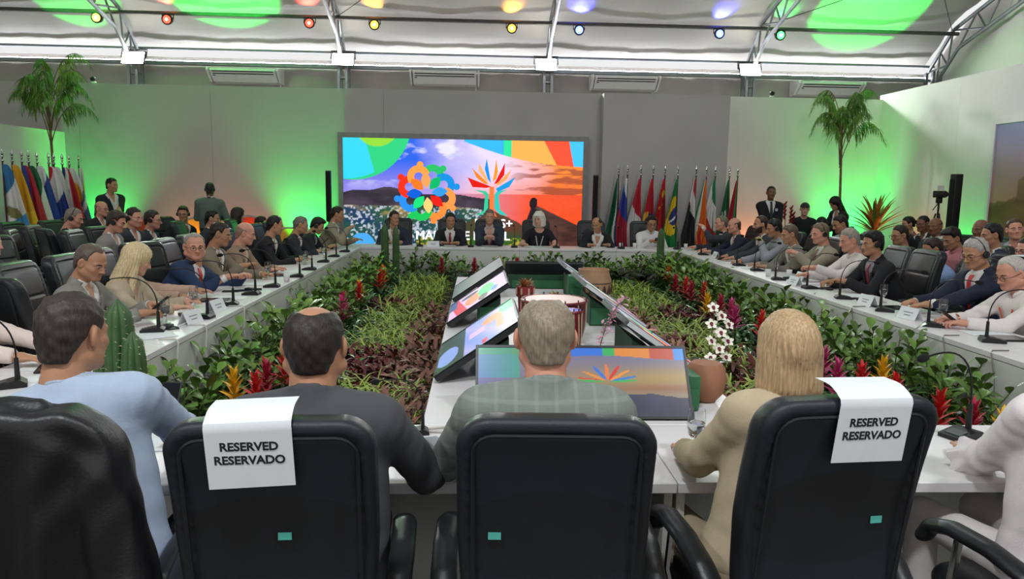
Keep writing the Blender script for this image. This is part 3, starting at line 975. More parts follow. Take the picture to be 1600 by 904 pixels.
    def arm_fold(P, i):
        Sh, E, Wt = arms[i]
        de = np.linalg.norm(P-E, axis=1); ds = np.linalg.norm(P-Sh, axis=1); dw = np.linalg.norm(P-Wt, axis=1)
        k = np.exp(-(de/0.10)**2)+0.7*np.exp(-(ds/0.10)**2)+0.6*np.exp(-(dw/0.09)**2)
        along = np.where(de < ds, (P-E)@unit(Wt-E), (P-Sh)@unit(E-Sh))
        return 0.005*k*np.sin(along*95+6*(P@ux)*10)
    def coat(P):
        q = P-H; t = q@wv/Lsp; u = q@ux; v = q@fv
        d = trunk(P, gj)
        if outfit in ('suit', 'open', 'coat'):
            d = smin(d, rc(P, SL+ux*0.02, SR-ux*0.02, 0.060+gj*0.9, 0.060+gj*0.9), 0.03)
        for i in range(2):
            d = smin(d, arm(P, i, gj*0.75, sleeve)+arm_fold(P, i), 0.035)
        d = d+fold(P, 0.0018)+0.0028*np.sin(26*u+7*(t*Lsp)+3*v+1.2*np.sin(9*t*Lsp))*np.clip(1.1-t, 0, 1)
        if wmax:
            w = wmax*np.clip((t-t_v)/(1-t_v), 0, 1.2)+(0.012 if outfit == 'open' else 0)
            wedge = np.maximum(np.abs(u)-w, -(v-0.02))
            wedge = np.maximum(wedge, (t_v-t)*Lsp)
            d = np.maximum(d, -wedge)
        nk = rc(P, nb+wv*0.0+fv*0.01, nb+wv*0.2+fv*0.03, (0.060 if not fem else 0.055)+0.06*neck_open, 0.085+0.06*neck_open)
        d = np.maximum(d, -nk)
        if h <= 0.0145 and outfit in ('suit', 'open', 'coat'):
            ou = rc(P, nb-wv*0.03-fv*0.004, nb+wv*0.05+fv*0.004, 0.086 if not fem else 0.076, 0.076 if not fem else 0.068)
            inn = rc(P, nb-wv*0.06, nb+wv*0.08+fv*0.004, 0.066 if not fem else 0.057, 0.062 if not fem else 0.054)
            cs = smax(np.maximum(ou, -inn), (P-nb)@unit(wv+0.55*fv)-0.020, 0.006)
            cs = np.maximum(cs, (P-nb)@fv-0.035)
            d = smin(d, cs, 0.012)
        return d
    V, F = surf(coat, lo, hi, h)
    garment = {'suit': 'jacket', 'open': 'jacket', 'coat': 'jacket', 'shirt': 'shirt', 'blouse': 'blouse', 'tee': 't_shirt', 'vest': 'top'}[outfit]
    cm = cloth_mat(jacket if outfit in ('suit', 'open', 'coat') else shirt, kind)
    jo = link(garment, np_mesh(garment, V, F, cm), root)
    vr = np.arange(0.02, 0.30, 0.004)
    def front(t, u, g):
        """point on the front of the trunk, g outside its skin"""
        o = H+wv*(t*Lsp)+ux*u
        Pq = o+vr[:, None]*fv
        neg = np.nonzero(trunk(Pq, g) < 0)[0]
        return Pq[neg[-1]] if len(neg) else Pq[0]
    if outfit in ('suit', 'open', 'coat'):
        def shirtf(P):
            q = P-H; t = q@wv/Lsp; u = q@ux; v = q@fv
            d = trunk(P, 0.006)
            d = np.maximum(d, np.abs(u)-0.115); d = np.maximum(d, (t_v-0.06-t)*Lsp); d = np.maximum(d, 0.0-v-0.12)
            col_ = rc(P, nb+wv*-0.01, nb+wv*0.045+fv*0.012, 0.067 if not fem else 0.058, 0.063 if not fem else 0.054)
            d = smin(d, col_, 0.012)
            d = np.maximum(d, (P-nb-fv*0.02)@unit(wv+0.45*fv)-0.030)
            if tie is None:
                d = np.maximum(d, -np.maximum(np.abs(u)-0.045*np.clip((t-0.80)/0.25, 0, 1.3), 0.03-v))
            return d
        V, F = surf(shirtf, lo, hi, min(h, 0.014))
        so = link('shirt', np_mesh('shirt', V, F, cloth_mat(shirt)), root)
        # cuffs
        for i in range(2):
            Sh, E, Wt = arms[i]
            g = G(); e = unit(Wt-E); r = 0.030 if fem else 0.036
            g.tube([tuple(Wt-e*0.05), tuple(Wt-e*0.004)], [r, r-0.001], 10)
            g.build('cuff', cloth_mat(shirt), so)
        # lapels
        for s in (-1, 1):
            g = G()
            def lf(u_, v_):
                t = t_v+0.02+(0.965-t_v)*v_
                e = wmax*min(1.2, max(0, (t-t_v)/(1-t_v)))
                wl = 0.052*math.sin(PI*min(1, v_*0.8+0.08))
                return tuple(front(t, s*(e+wl*u_), gj+0.008+0.004*u_))
            g.slab(lf, 3, 10, 0.006)
            g.build('lapel', cm, jo)
        if tie:
            g = G()
            Ck = nb-wv*0.004+fv*(0.082 if not fem else 0.072)
            def tf(u_, v_):
                w_ = 0.020 if v_ < 0.08 else 0.015+0.022*v_
                if v_ < 0.25:
                    k = v_/0.25
                    p = Ck*(1-k)+front(0.97, 0, 0.026)*k
                    return tuple(p+ux*((u_-0.5)*2*w_)+fv*0.010*math.sin(PI*k))
                return tuple(front(0.97-0.62*(v_-0.25)/0.75, (u_-0.5)*2*w_, 0.023))
            g.slab(tf, 3, 20, 0.006); g.build('tie', mat('tie_'+tie, tie, 0.5, var=0.1, vscale=60), root)
    else:
        # collar of a shirt worn on its own
        if outfit == 'shirt':
            def colf(P):
                c = rc(P, nb+wv*-0.005, nb+wv*0.040+fv*0.012, 0.070 if not fem else 0.060, 0.065 if not fem else 0.056)
                c = np.maximum(c, -np.maximum(np.abs((P-nb)@ux)-0.30*np.clip((P-nb)@wv+0.03, 0, 1)-0.004, 0.02-(P-nb)@fv))
                return np.maximum(c, np.abs((P-nb-fv*0.02)@unit(wv+0.40*fv)-0.012)-0.026)
            V, F = surf(colf, nb-0.12, nb+0.13, 0.008)
            link('collar', np_mesh('collar', V, F, cm), jo)
            g = G(); g.slab(lambda u_, v_: tuple(front(0.98-0.9*v_, (u_-0.5)*0.03, gj+0.004)), 2, 12, 0.004); g.build('button_placket', cm, jo)
    if lanyard:
        for s in (-1, 1):
            g = G()
            def nf(u_, v_):
                t = 1.0-0.5*v_
                return tuple(front(t, s*(0.062*(1-v_)+0.004)+(u_-0.5)*0.016, gj+0.015))
            g.slab(nf, 1, 10, 0.003); g.build('lanyard_strap', mat('strap_'+lanyard, lanyard, 0.6), root)
        g = G(); c = front(0.44, 0, gj+0.020)
        Mb = Matrix([[ux[0], fv[0], wv[0]], [ux[1], fv[1], wv[1]], [ux[2], fv[2], wv[2]]])
        g.box(tuple(c), (0.075, 0.004, 0.105), M=Mb); g.build('badge', mat('badge_card', badge or 'dcdad6', 0.4, var=0.05, vscale=30), root, smooth=False)
    # --- trousers and shoes
    if legs:
        tr = cloth_mat(trousers)
        if stand:
            K = [np.array([s*0.095, 0.02, 0.50]) for s in (-1, 1)]; A = [np.array([s*0.105, -0.02, 0.09]) for s in (-1, 1)]
        else:
            K = [np.array([s*0.13, 0.43, seat+0.05]) for s in (-1, 1)]; A = [np.array([s*0.13, 0.40, 0.10]) for s in (-1, 1)]
        def leg(P):
            d = el(P, H+np.array([0, -0.01, -0.01]), (0.185+belly*0.4, 0.14, 0.14))
            for i, s in enumerate((-1, 1)):
                hp = H+np.array([s*0.09, 0.02, -0.03])
                d = smin(d, rc(P, hp, K[i], 0.088, 0.062), 0.04)
                d = smin(d, rc(P, K[i], A[i], 0.062, 0.052), 0.02)
            return d
        V, F = surf(leg, (-0.3, -0.2, 0.02), (0.3, 0.55, hipz+0.16), 0.024)
        link('trousers', np_mesh('trousers', V, F, tr), root)
        for i in range(2):
            g = G(); c = A[i]+np.array([0, 0.07, -0.055])
            g.rbox(tuple(c), (0.095, 0.28, 0.09), 0.042, n=3); g.build('shoe', mat('black_shoe_leather', '15130f', 0.3), root)
    # --- hair
    V, F = hair_mesh(hair, wsc, 0.0060 if h < 0.016 else 0.0080) if hair else (np.zeros((0, 3)), None)
    if len(V):
        ho = link('hair' if hair != 'cap' else 'cap', np_mesh('hair', V@hm.T+Hd, F, hair_mat(hairc)), root)
    if beard:
        def bf(P):
            d = head_sdf(P, wsc)-0.005
            d = np.maximum(d, P[:, 2]+0.03-0.35*np.clip(0.03-P[:, 1], 0, 1)); d = np.maximum(d, 0.0-P[:, 1]); d = np.maximum(d, -0.125-P[:, 2])
            m = el(mirror(P), (0, 0.10, -0.0645), (0.020, 0.03, 0.009))
            d = np.maximum(d, -m); d = np.maximum(d, -(el(mirror(P), (0.045, 0.08, -0.02), (0.035, 0.05, 0.03))))
            d = np.maximum(d, -el(P, (0, 0.11, -0.03), (0.02, 0.03, 0.02)))
            return d
        V, F = surf(bf, (-0.1, -0.02, -0.14), (0.1, 0.13, 0.03), 0.007)
        link('beard', np_mesh('beard', V@hm.T+Hd, F, hair_mat(beard)), root)
    def hp(p): return tuple(hm@np.array(p, float)+Hd)
    if glasses:
        gm = mat('glasses_frame_'+glasses, glasses, 0.3)
        go = None
        g = G()
        for s in (-1, 1):
            ring = [hp((s*0.034*wsc+0.024*np.sign(math.cos(th))*abs(math.cos(th))**0.6, 0.102, -0.004+0.0165*np.sign(math.sin(th))*abs(math.sin(th))**0.6)) for th in np.linspace(0, 2*PI, 20, endpoint=False)]
            g.tube(ring, 0.0020, 5, closed=True)
            g.tube([hp((s*0.056*wsc, 0.100, 0.004)), hp((s*0.078*wsc, 0.06, 0.004)), hp((s*0.084*wsc, -0.012, 0.004)), hp((s*0.084*wsc, -0.03, -0.012))], 0.0020, 5)
        g.tube([hp((-0.012, 0.103, 0.002)), hp((0, 0.105, 0.004)), hp((0.012, 0.103, 0.002))], 0.0018, 5)
        g.build('glasses', gm, root)
    if headset:
        g = G()
        arc = [hp((0.094*wsc*math.sin(th)*(1 if abs(th) > .5 else 1), -0.012, 0.0+0.135*math.cos(th)*(1 if math.cos(th) > 0 else 0.5))) for th in np.linspace(-1.62, 1.62, 19)]
        g.tube(arc, 0.0045, 6)
        hs = g.build('headset', M_black, root)
        for s in (-1, 1):
            g = G(); Rm = Matrix.Rotation(PI/2, 3, 'Y')
            hm3 = Matrix([list(r) for r in hm])
            g.lathe([(0.026, -0.010), (0.031, -0.004), (0.031, 0.006), (0.024, 0.013)], c=hp((s*0.094*wsc, -0.008, -0.006)), n=14, M=hm3@Rm)
            g.build('ear_cup', M_black, hs)
    root['arm_pts'] = 0
    del root['arm_pts']
    person.arms = [tuple(root.matrix_basis @ Vector(p) for p in A) for A in arms]
    return root
# ================================================================ LED WALL
t = empty('led_wall', (-0.3, 15.3, 0), 0, 'big LED wall glowing with a sunset bay picture and two round emblems', 'screen')
SW, SZ0, SZ1 = 2.44, 0.32, 2.71
LEDM = paint_mat('led_picture', 0.92)
g = G(); NU, NV = 420, 210
g.grid(lambda u, v: (-SW+2*SW*u, 0, SZ0+(SZ1-SZ0)*v), NU, NV)
me = g.mesh('display', LEDM)
def led_pic(P):
    u = (P[:, 0]+SW)/(2*SW); v = (P[:, 2]-SZ0)/(SZ1-SZ0)
    asp = 2*SW/(SZ1-SZ0)
    n1 = fract(u*asp*0.9, v*1.9, 5, 5); n2 = fract(u*asp*2.2, v*5, 8, 4); n3 = fract(u*asp*9, v*9, 11, 3)
    T = lambda h: np.tile(hexv(h), (len(u), 1))
    # sky: blue at left, white in the middle, orange at right
    left = mixc(T('0d5ce6'), hexv('a58fe2'), (0.82-v)*2.8)
    midc = mixc(T('e6d6f2'), hexv('f08a7c'), (0.74-v)*2.6)
    right = mixc(T('ff8c28'), hexv('fb3d08'), (0.80-v)*2.2)
    c = mixc(left, midc, (u-0.30+0.08*n1)*3.6)
    c = mixc(c, right, (u-0.62+0.06*n1-0.12*(v-.6))*4.5)
    cloud = np.clip((n1*1.0+n2*0.55-0.15)*3, 0, 1)*np.clip((v-0.55)*5, 0, 1)*np.clip((0.62-u)*6, 0, 1)
    c = mixc(c, hexv('f2eefc'), cloud*0.75)
    dark = np.clip((fract(u*3.2, v*11, 31, 4)*1.2-0.18)*4, 0, 1)*np.clip((u-0.66)*8, 0, 1)*np.clip((v-0.36)*8, 0, 1)
    c = mixc(c, hexv('8e3a22'), dark*0.8)
    # pink water on the left horizon, orange water on the right
    w = (v < 0.545+0.0*u) & (u > 0.43)
    c = np.where(w[:, None], mixc(mixc(T('c88aa8'), hexv('f2501c'), (u-0.5)*3.6), hexv('d8380c'), n2*0.5), c)
    # mountains on the left
    ridge = 0.545+0.055*np.exp(-((u-0.17)/0.07)**2)+0.025*np.sin(u*30)*np.exp(-u*4)-0.20*np.clip(u-0.42, 0, 1)+0.01*n2
    mt = (v < ridge) & (u < 0.62) & (v < 0.60)
    c = np.where(mt[:, None], mixc(T('1f1828'), hexv('453848'), 0.4+n2), c)
    # city below
    city = v < 0.43-0.10*np.clip(u-0.42, 0, 1)+0.012*n2
    cc = mixc(T('143260'), hexv('1f5238'), 0.5+n1*1.4); n3 = fract(u*asp*22, v*24, 12, 2)
    cc = mixc(cc, hexv('dfe6f6'), np.clip((n3-0.10)*3.0, 0, 1)*0.62)
    cc = mixc(cc, hexv('c9a35e'), np.clip((n2-0.25)*2.5, 0, 1)*0.5*(v > .33))
    c = np.where((city & (u < 0.60))[:, None], cc, c)
    # dark green slope lower middle, brown mountain at right
    hill = 0.40+0.03*n2-0.9*np.abs(u-0.63)
    c = np.where(((v < hill) & (u > 0.45) & (u < 0.8))[:, None], mixc(T('5c3626'), hexv('2e4a2a'), 0.6-(v-0.2)*3+n2), c)
    slope = 0.47-0.95*np.clip(u-0.79, 0, 1)-6*np.clip(0.79-u, 0, 1)
    c = np.where(((v < slope) & (u > 0.6))[:, None], mixc(T('33201e'), hexv('5f3a30'), 0.4+n2), c)
    gr = (v < 0.17) & (u > 0.30) & (u < 0.80)
    c = np.where(gr[:, None], mixc(T('2e5a22'), hexv('b9a13a'), n3*1.2+0.1), c)
    # coloured bands in the two upper corners and along the foot
    def circ(cx, cy, r): return (((u-cx)*asp)**2+(v-cy)**2) < r*r
    c = np.where(circ(0.04, 1.15, 0.50)[:, None], hexv('12cf7c'), c)
    c = np.where((circ(0.02, 1.13, 0.47) & (u < 0.09+0.14*(1-v)))[:, None], hexv('22d3ee'), c)
    c = np.where((circ(0.14, 1.12, 0.19))[:, None], hexv('8fd82a'), c)
    band = v > 0.985-0.20*np.clip(u-0.50, 0, 1)/0.5-0.05*np.sin(np.clip((u-.5)*2, 0, 1)*PI)
    bc = np.where((u < 0.665)[:, None], hexv('1fb4ee'), np.where((u < 0.70)[:, None], hexv('17e29a'), np.where((u < 0.835+0.09*(1-v)*3)[:, None], hexv('ffb04a'), np.where((u < 0.94+0.1*(1-v))[:, None], hexv('fb4a22'), hexv('36c2f6')))))
    c = np.where((band & (u > 0.50))[:, None], bc, c)
    c = np.where(((v < 0.10) & (u < 0.05))[:, None], hexv('38c8f0'), c)
    c = np.where(((v < 0.11) & (u > 0.05) & (u < 0.16))[:, None], hexv('ff5a24'), c)
    c = np.where((((u-0.075)*asp)**2+(v-0.09)**2 < 0.11**2)[:, None], hexv('49a8ee'), c)
    return np.clip(c, 0, 1)
paint(me, led_pic); link('display', me, t)
# emblem shapes shown on the wall
def sxy(px, py):
    """position on the wall from offsets of a drawing 378 units wide and 190 tall"""
    return (-SW+2*SW*px/378.0, SZ1-(SZ1-SZ0)*py/186.0)
def shape(name, pts, colr, lift=0.004):
    g = G()
    g.add([(x, -lift, z) for x, z in [sxy(*p) for p in pts]], [tuple(range(len(pts)))])
    return g.build(name, glow('led_'+colr, colr, 0.95), t, smooth=False)
def blob(cx, cy, r, a0=0, a1=360, r0=0.0, n=22):
    o = [(cx+r*math.cos(math.radians(a0+(a1-a0)*i/n)), cy+r*math.sin(math.radians(a0+(a1-a0)*i/n))) for i in range(n+1)]
    if r0: o += [(cx+r0*math.cos(math.radians(a1-(a1-a0)*i/n)), cy+r0*math.sin(math.radians(a1-(a1-a0)*i/n))) for i in range(n+1)]
    return o
# ring of joined figures: each an arm ring with a round head
ringc = [('2fbf6a', 'ring_figure'), ('1d8fe0', 'ring_figure'), ('f79a4e', 'ring_figure'), ('fb8d3c', 'ring_figure'), ('22c45a', 'ring_figure'), ('2d8fee', 'ring_figure'), ('f0351f', 'ring_figure'), ('fba04a', 'ring_figure')]
RC = (131, 84)
for i, (c, nm) in enumerate(ringc):
    a = -72+45*i
    cx = RC[0]+29*math.cos(math.radians(a)); cy = RC[1]+28*math.sin(math.radians(a))
    for nm2, pts, cc, lf in (('ring_figure', blob(cx, cy, 18, a-100, a+100, 7), c, 0.004+0.0004*i), ('figure_head', blob(RC[0]+48*math.cos(math.radians(a+14)), RC[1]+45*math.sin(math.radians(a+14)), 5.2), c, 0.0045+0.0004*i)):
        shape(nm2, pts, cc, lf)
    b = a+22
    leaf = []
    for k in range(13):
        s = k/12; w = 7.4*math.sin(PI*s)
        r = 7+26*s
        leaf.append((RC[0]+r*math.cos(math.radians(b))-w*math.sin(math.radians(b)), RC[1]+r*math.sin(math.radians(b))+w*math.cos(math.radians(b))))
    for k in range(11, 0, -1):
        s = k/12; w = -7.4*math.sin(PI*s); r = 7+26*s
        leaf.append((RC[0]+r*math.cos(math.radians(b))-w*math.sin(math.radians(b)), RC[1]+r*math.sin(math.radians(b))+w*math.cos(math.radians(b))))
    shape('emblem_leaf', leaf, ['14b868', '3a9be6', 'e8261c', 'ffd07a', '1fe07e', '1560d8', 'ff7a2a', 'f7a25c'][i], 0.0085+0.0003*i)
# tree of blades with trunk and roots
TC = (233, 73)
for i, (p, c) in enumerate((([(0, 0), (-38, -14), (-30, -27+28), (-8, 2)], 'e2231a'), ([(-4, -4), (-31, -29), (-24, -14), (-12, -5)], 'f48a2c'), ([(-4, -8), (-20, -37), (-21, -25), (-10, -10)], 'f9b27a'),
        ([(-1, -6), (-8, -44), (-11, -28), (-6, -12)], '1f8fe8'), ([(2, -8), (7, -43), (10, -24), (7, -12)], 'f59a2e'), ([(4, -4), (21, -38), (20, -19), (10, -6)], 'df1f1f'),
        ([(6, -3), (32, -28), (24, -12), (12, -3)], 'f8a860'), ([(7, 3), (38, -16), (28, 0), (10, 8)], '1f9be0'))):
    shape('emblem_blade', [(TC[0]+x, TC[1]+y) for x, y in p], c, 0.004+0.0004*i)
shape('emblem_root', [(TC[0]-28, TC[1]+5), (TC[0]-9, TC[1]+7), (TC[0]-5, TC[1]+12), (TC[0]-5, TC[1]+34), (TC[0]-14, TC[1]+44), (TC[0]-25, TC[1]+46), (TC[0]-12, TC[1]+38), (TC[0]-10, TC[1]+14), (TC[0]-14, TC[1]+10)], '3cc79a', 0.0045)
shape('emblem_root', [(TC[0]+26, TC[1]+4), (TC[0]+9, TC[1]+7), (TC[0]+5, TC[1]+12), (TC[0]+5, TC[1]+34), (TC[0]+14, TC[1]+44), (TC[0]+27, TC[1]+46), (TC[0]+14, TC[1]+36), (TC[0]+11, TC[1]+14), (TC[0]+16, TC[1]+9)], '35c4b4', 0.005)
shape('emblem_trunk', [(TC[0]-3, TC[1]), (TC[0]+4, TC[1]), (TC[0]+4, TC[1]+38), (TC[0]+9, TC[1]+48), (TC[0], TC[1]+44), (TC[0]-9, TC[1]+48), (TC[0]-3, TC[1]+38)], 'f47c3e', 0.0055)
# dark statue silhouette in the picture
shape('silhouette', [(294, 96), (297, 90), (302, 89), (306, 92), (306, 101), (303, 107), (312, 110), (320, 114), (322, 126), (325, 140), (318, 152), (300, 152), (292, 146), (286, 152), (287, 136), (292, 120), (297, 108), (294, 102)], '2a2026', 0.004)
M_ltr = glow('led_letters', 'f4f6fa', 1.15)
for wd, px, py, sz in (('BRICS+', 237, 132, 0.25), ('MARICÁ E BRASIL', 188, 152, 0.25)):
    me = text_mesh(wd, sz, bold=0.0, depth=0.001)
    me.materials.clear(); me.materials.append(M_ltr)
    x, z = sxy(px, py)
    for dx_, dz_ in ((-0.006, -0.004), (0.006, -0.004), (0.006, 0.004), (-0.006, 0.004)):
        o = link('lettering', me, t, (x+dx_, -0.012-0.0003*(dx_ > 0)-0.0001*(dz_ > 0), z+dz_), (PI/2, 0, 0))
M_led_fr = mat('led_frame_grey', '8b8a88', 0.5)
for c, d in (((0, 0.05, SZ1+0.05), (2*SW+0.2, 0.16, 0.10)), ((0, 0.05, SZ0-0.05), (2*SW+0.2, 0.16, 0.10)), ((-SW-0.05, 0.05, (SZ0+SZ1)/2), (0.10, 0.16, SZ1-SZ0)), ((SW+0.05, 0.05, (SZ0+SZ1)/2), (0.10, 0.16, SZ1-SZ0))):
    g = G(); g.box(c, d); g.build('frame_bar', M_led_fr, t, smooth=False)
g = G(); g.box((0, 0.04, 0.11), (2*SW, 0.1, 0.22)); g.build('plinth', M_black, t, smooth=False)

# slim column loudspeakers
for x, y, z0, lab in ((-2.9, 14.6, 1.05, 'slim black column loudspeaker left of the big screen'), (2.3, 14.6, 1.05, 'slim black column loudspeaker right of the big screen'), (8.02, 12.2, 0.75, 'tall black column loudspeaker beside the camera tripod at right')):
    s = empty('column_speaker', (x, y, 0), 0 if x < 5 else -PI/2, lab, 'loudspeaker', 'column loudspeakers')
    k = 1.0 if x < 5 else 1.5
    g = G(); g.rbox((0, 0, (z0+2.03+0.07*(k > 1))/2), (0.10*k, 0.09*k, 2.03+0.07*(k > 1)-z0), 0.012); g.build('cabinet', M_black, s)
    g = G(); g.box((0, -0.048*k, (z0+2.03)/2), (0.085*k, 0.006, 1.98-z0)); g.build('grille', mat('speaker_grille', '0c0c0d', 0.8, bump=0.5, bscale=400), s, smooth=False)
    g = G(); g.tube([(0, 0, z0+0.01), (0, 0, 0.35)], 0.02, 8); g.build('pole', M_blackm, s)
    g = G(); g.rbox((0, 0, 0.18), (0.34, 0.36, 0.36), 0.02); g.build('bass_box', M_black, s)

# air conditioners on the fabric wall
for i, (x, zc) in enumerate(((-12.3, 4.15), (-5.5, 4.25), (-0.82, 4.3), (3.5, 4.28), (8.5, 4.25))):
    s = empty('air_conditioner', (x, 18.58, zc), 0, ['white ceiling air conditioner half hidden by the left palm', 'white ceiling air conditioner left of the frame beside the screen', 'white ceiling air conditioner above the big screen',
        'white ceiling air conditioner above the flag row', 'white ceiling air conditioner behind the right palm'][i], 'air conditioner', 'air conditioners on the tent wall')
    w = 0.8
    g = G(); g.prism([(-0.1, 0.2), (-0.62, 0.16), (-0.64, 0.10), (-0.36, -0.12), (-0.1, -0.14)], -w+0.05, w-0.05, M=Matrix(((0, 0, 1), (1, 0, 0), (0, 1, 0))))
    g.build('housing', M_white, s, smooth=False)
    for e in (-1, 1):
        g = G(); g.prism([(-0.09, 0.21), (-0.64, 0.17), (-0.66, 0.10), (-0.37, -0.13), (-0.09, -0.15)], e*w-0.025, e*w+0.025, M=Matrix(((0, 0, 1), (1, 0, 0), (0, 1, 0))))
        g.build('end_cap', M_white, s, smooth=False)
    for k in range(2):
        g = G(); g.box((0, -0.62+0.06*k, 0.085-0.045*k), (1.4, 0.03, 0.022)); g.build('outlet_louvre', M_black, s, smooth=False)
    g = G(); g.box((-0.68, -0.52, 0.005), (0.06, 0.02, 0.02)); g.build('badge', M_black, s, smooth=False)
    g = G(); g.tube([(0.74, -0.12, -0.1), (0.74, -0.12, -0.55)], 0.018, 6); g.build('drain_pipe', M_white, s)
# small cameras on top of the partitions
for x, y, z, lab in ((-7.64, 15.44, 3.69, 'small black camera on top of the left partition'), (6.17, 15.76, 3.74, 'small black camera on top of the right partition')):
    s = empty('security_camera', (x, y, z), 0, lab, 'camera', 'cameras on the partitions')
    g = G(); g.lathe([(0.05, 0), (0.05, 0.02), (0.03, 0.03)], n=14); g.build('mount', M_white, s)
    g = G(); g.ell((0, -0.02, 0.07), (0.055, 0.055, 0.05)); g.build('dome', M_black, s)

# ================================================================ TABLES
M_tab = mat('white_laminate', 'dcd9da', 0.38, var=0.025, vscale=3)
M_pan = mat('table_front_panel', 'cfd0c9', 0.6, var=0.03, vscale=2)
def table_unit(x0, x1, y0, y1, panel, label, group):
    t = empty('conference_table', ((x0+x1)/2, (y0+y1)/2, 0), 0, label, 'table', group)
    dx, dy = x1-x0-0.004, y1-y0-0.004
    g = G(); g.rbox((0, 0, 0.73), (dx, dy, 0.04), 0.004, n=1); g.build('table_top', M_tab, t, smooth=False)
    if panel in ('E', 'W'):
        s = 1 if panel == 'E' else -1
        g = G(); g.box((s*(dx/2-0.02), 0, 0.353), (0.03, dy, 0.706)); g.build('front_panel', M_pan, t, smooth=False)
        for e in (-1, 1):
            g = G(); g.box((s*-0.02, e*(dy/2-0.02), 0.353), (dx-0.12, 0.03, 0.706)); g.build('leg_panel', M_pan, t, smooth=False)
    else:
        s = 1 if panel == 'N' else -1
        g = G(); g.box((0, s*(dy/2-0.02), 0.353), (dx, 0.03, 0.706)); g.build('front_panel', M_pan, t, smooth=False)
        for e in (-1, 1):
            g = G(); g.box((e*(dx/2-0.02), s*-0.02, 0.353), (0.03, dy-0.12, 0.706)); g.build('leg_panel', M_pan, t, smooth=False)
    return t
ordn = ['nearest', 'second nearest', 'third', 'fourth', 'fifth', 'sixth', 'farthest']
yl = [3.05, 4.6, 6.15, 7.7, 9.25, 10.8, 12.35]
for i in range(6):
    table_unit(-2.56, -1.93, yl[i], yl[i+1], 'E', 'white table unit of the left row, '+(ordn[i] if i < 5 else 'farthest')+' from the front', 'white tables of the left row')
    table_unit(3.32, 3.95, yl[i], yl[i+1], 'W', 'white table unit of the right row, '+(ordn[i] if i < 5 else 'farthest')+' from the front', 'white tables of the right row')
xb = [-2.56, -0.93, 0.70, 2.33, 3.95]
for i in range(4):
    table_unit(xb[i], xb[i+1], 12.35, 13.0, 'S', 'white table unit under the big screen, '+['leftmost', 'second from the left', 'second from the right', 'rightmost'][i], 'white tables under the screen')
xf = [-2.56, -0.93, 0.70, 2.33, 3.95]
for i in range(4):
    table_unit(xf[i], xf[i+1], 2.41, 3.05, 'N', 'white table unit behind the nearest chairs, '+['leftmost', 'second from the left', 'second from the right', 'rightmost'][i], 'white tables of the nearest row')
# display table down the middle
for i, (a, b) in enumerate(((3.05, 4.8), (4.8, 6.55), (6.55, 8.3))):
    t = empty('display_table', (0.5, (a+b)/2, 0), 0, 'low white display table in the middle of the flower beds, '+['nearest section', 'middle section', 'farthest section'][i], 'table', 'display tables in the middle')
    g = G(); g.rbox((0, 0, 0.73), (1.46, b-a-0.004, 0.04), 0.004, n=1); g.build('table_top', M_tab, t, smooth=False)
    for e in (-1, 1):
        g = G(); g.box((e*0.70, 0, 0.353), (0.03, b-a-0.004, 0.706)); g.build('side_panel', M_pan, t, smooth=False)

# ================================================================ CHAIRS
M_leather = mat('black_leather', '1d1f22', 0.38, var=0.12, vscale=14, bump=0.08, bscale=160, spec=0.5)
M_rear = mat('black_leatherette_back', '1b2027', 0.5, var=0.10, vscale=6, bump=0.12, bscale=220)
M_brownl = mat('grey_brown_leather', '4a4542', 0.42, var=0.10, vscale=14, bump=0.25, bscale=160)
def chair_back_sdf(P, groove=True):
    x, y, z = P[:, 0], P[:, 1], P[:, 2]
    zz = z-0.84
    y = y+0.25+0.16*zz-0.035*np.cos(np.clip(zz/0.34, -1, 1)*PI/2)+0.10*x*x
    hx = 0.256-0.02*np.clip(-zz/0.33, 0, 1)
    r = 0.085
    qx = np.abs(x)-hx+r; qz = np.abs(zz)-0.345+r
    d2 = np.sqrt(np.maximum(qx, 0)**2+np.maximum(qz, 0)**2)+np.minimum(np.maximum(qx, qz), 0)-r
    d = smax(d2, np.abs(y)-0.048, 0.035)
    if groove:
        rim = np.sqrt((d2+0.042)**2+(y+0.047)**2)-0.006       # seam on the rear
        d = smax(d, -rim, 0.004)
        pad = 0.010*np.cos(np.clip((zz+0.05)/0.30, -1, 1)*PI*2)
        rimf = np.sqrt((d2+0.05)**2+(y-0.047)**2)-0.007
        d = smax(d, -rimf, 0.004)
        for zc in (-0.12, 0.10):
            gf = np.sqrt((zz-zc)**2+(y-0.047)**2)-0.007
            d = smax(d, -np.maximum(gf, d2+0.05), 0.004)
    return d
CBV, CBF = surf(chair_back_sdf, (-0.29, -0.42, 0.47), (0.29, -0.10, 1.21), 0.0095)
def arm_path(s):
    return [(s*0.29, -0.20, 0.60), (s*0.30, -0.12, 0.655), (s*0.305, 0.0, 0.685), (s*0.305, 0.14, 0.69), (s*0.30, 0.22, 0.665), (s*0.30, 0.245, 0.62)]
def back_point(c, x, z, off=0.004):
    """point on the rear face of a chair's back, in chair space"""
    zz = z-0.84
    return Vector((x, -0.25-0.16*zz+0.035*math.cos(max(-1, min(1, zz/0.34))*PI/2)-0.10*x*x-0.048-off, z))
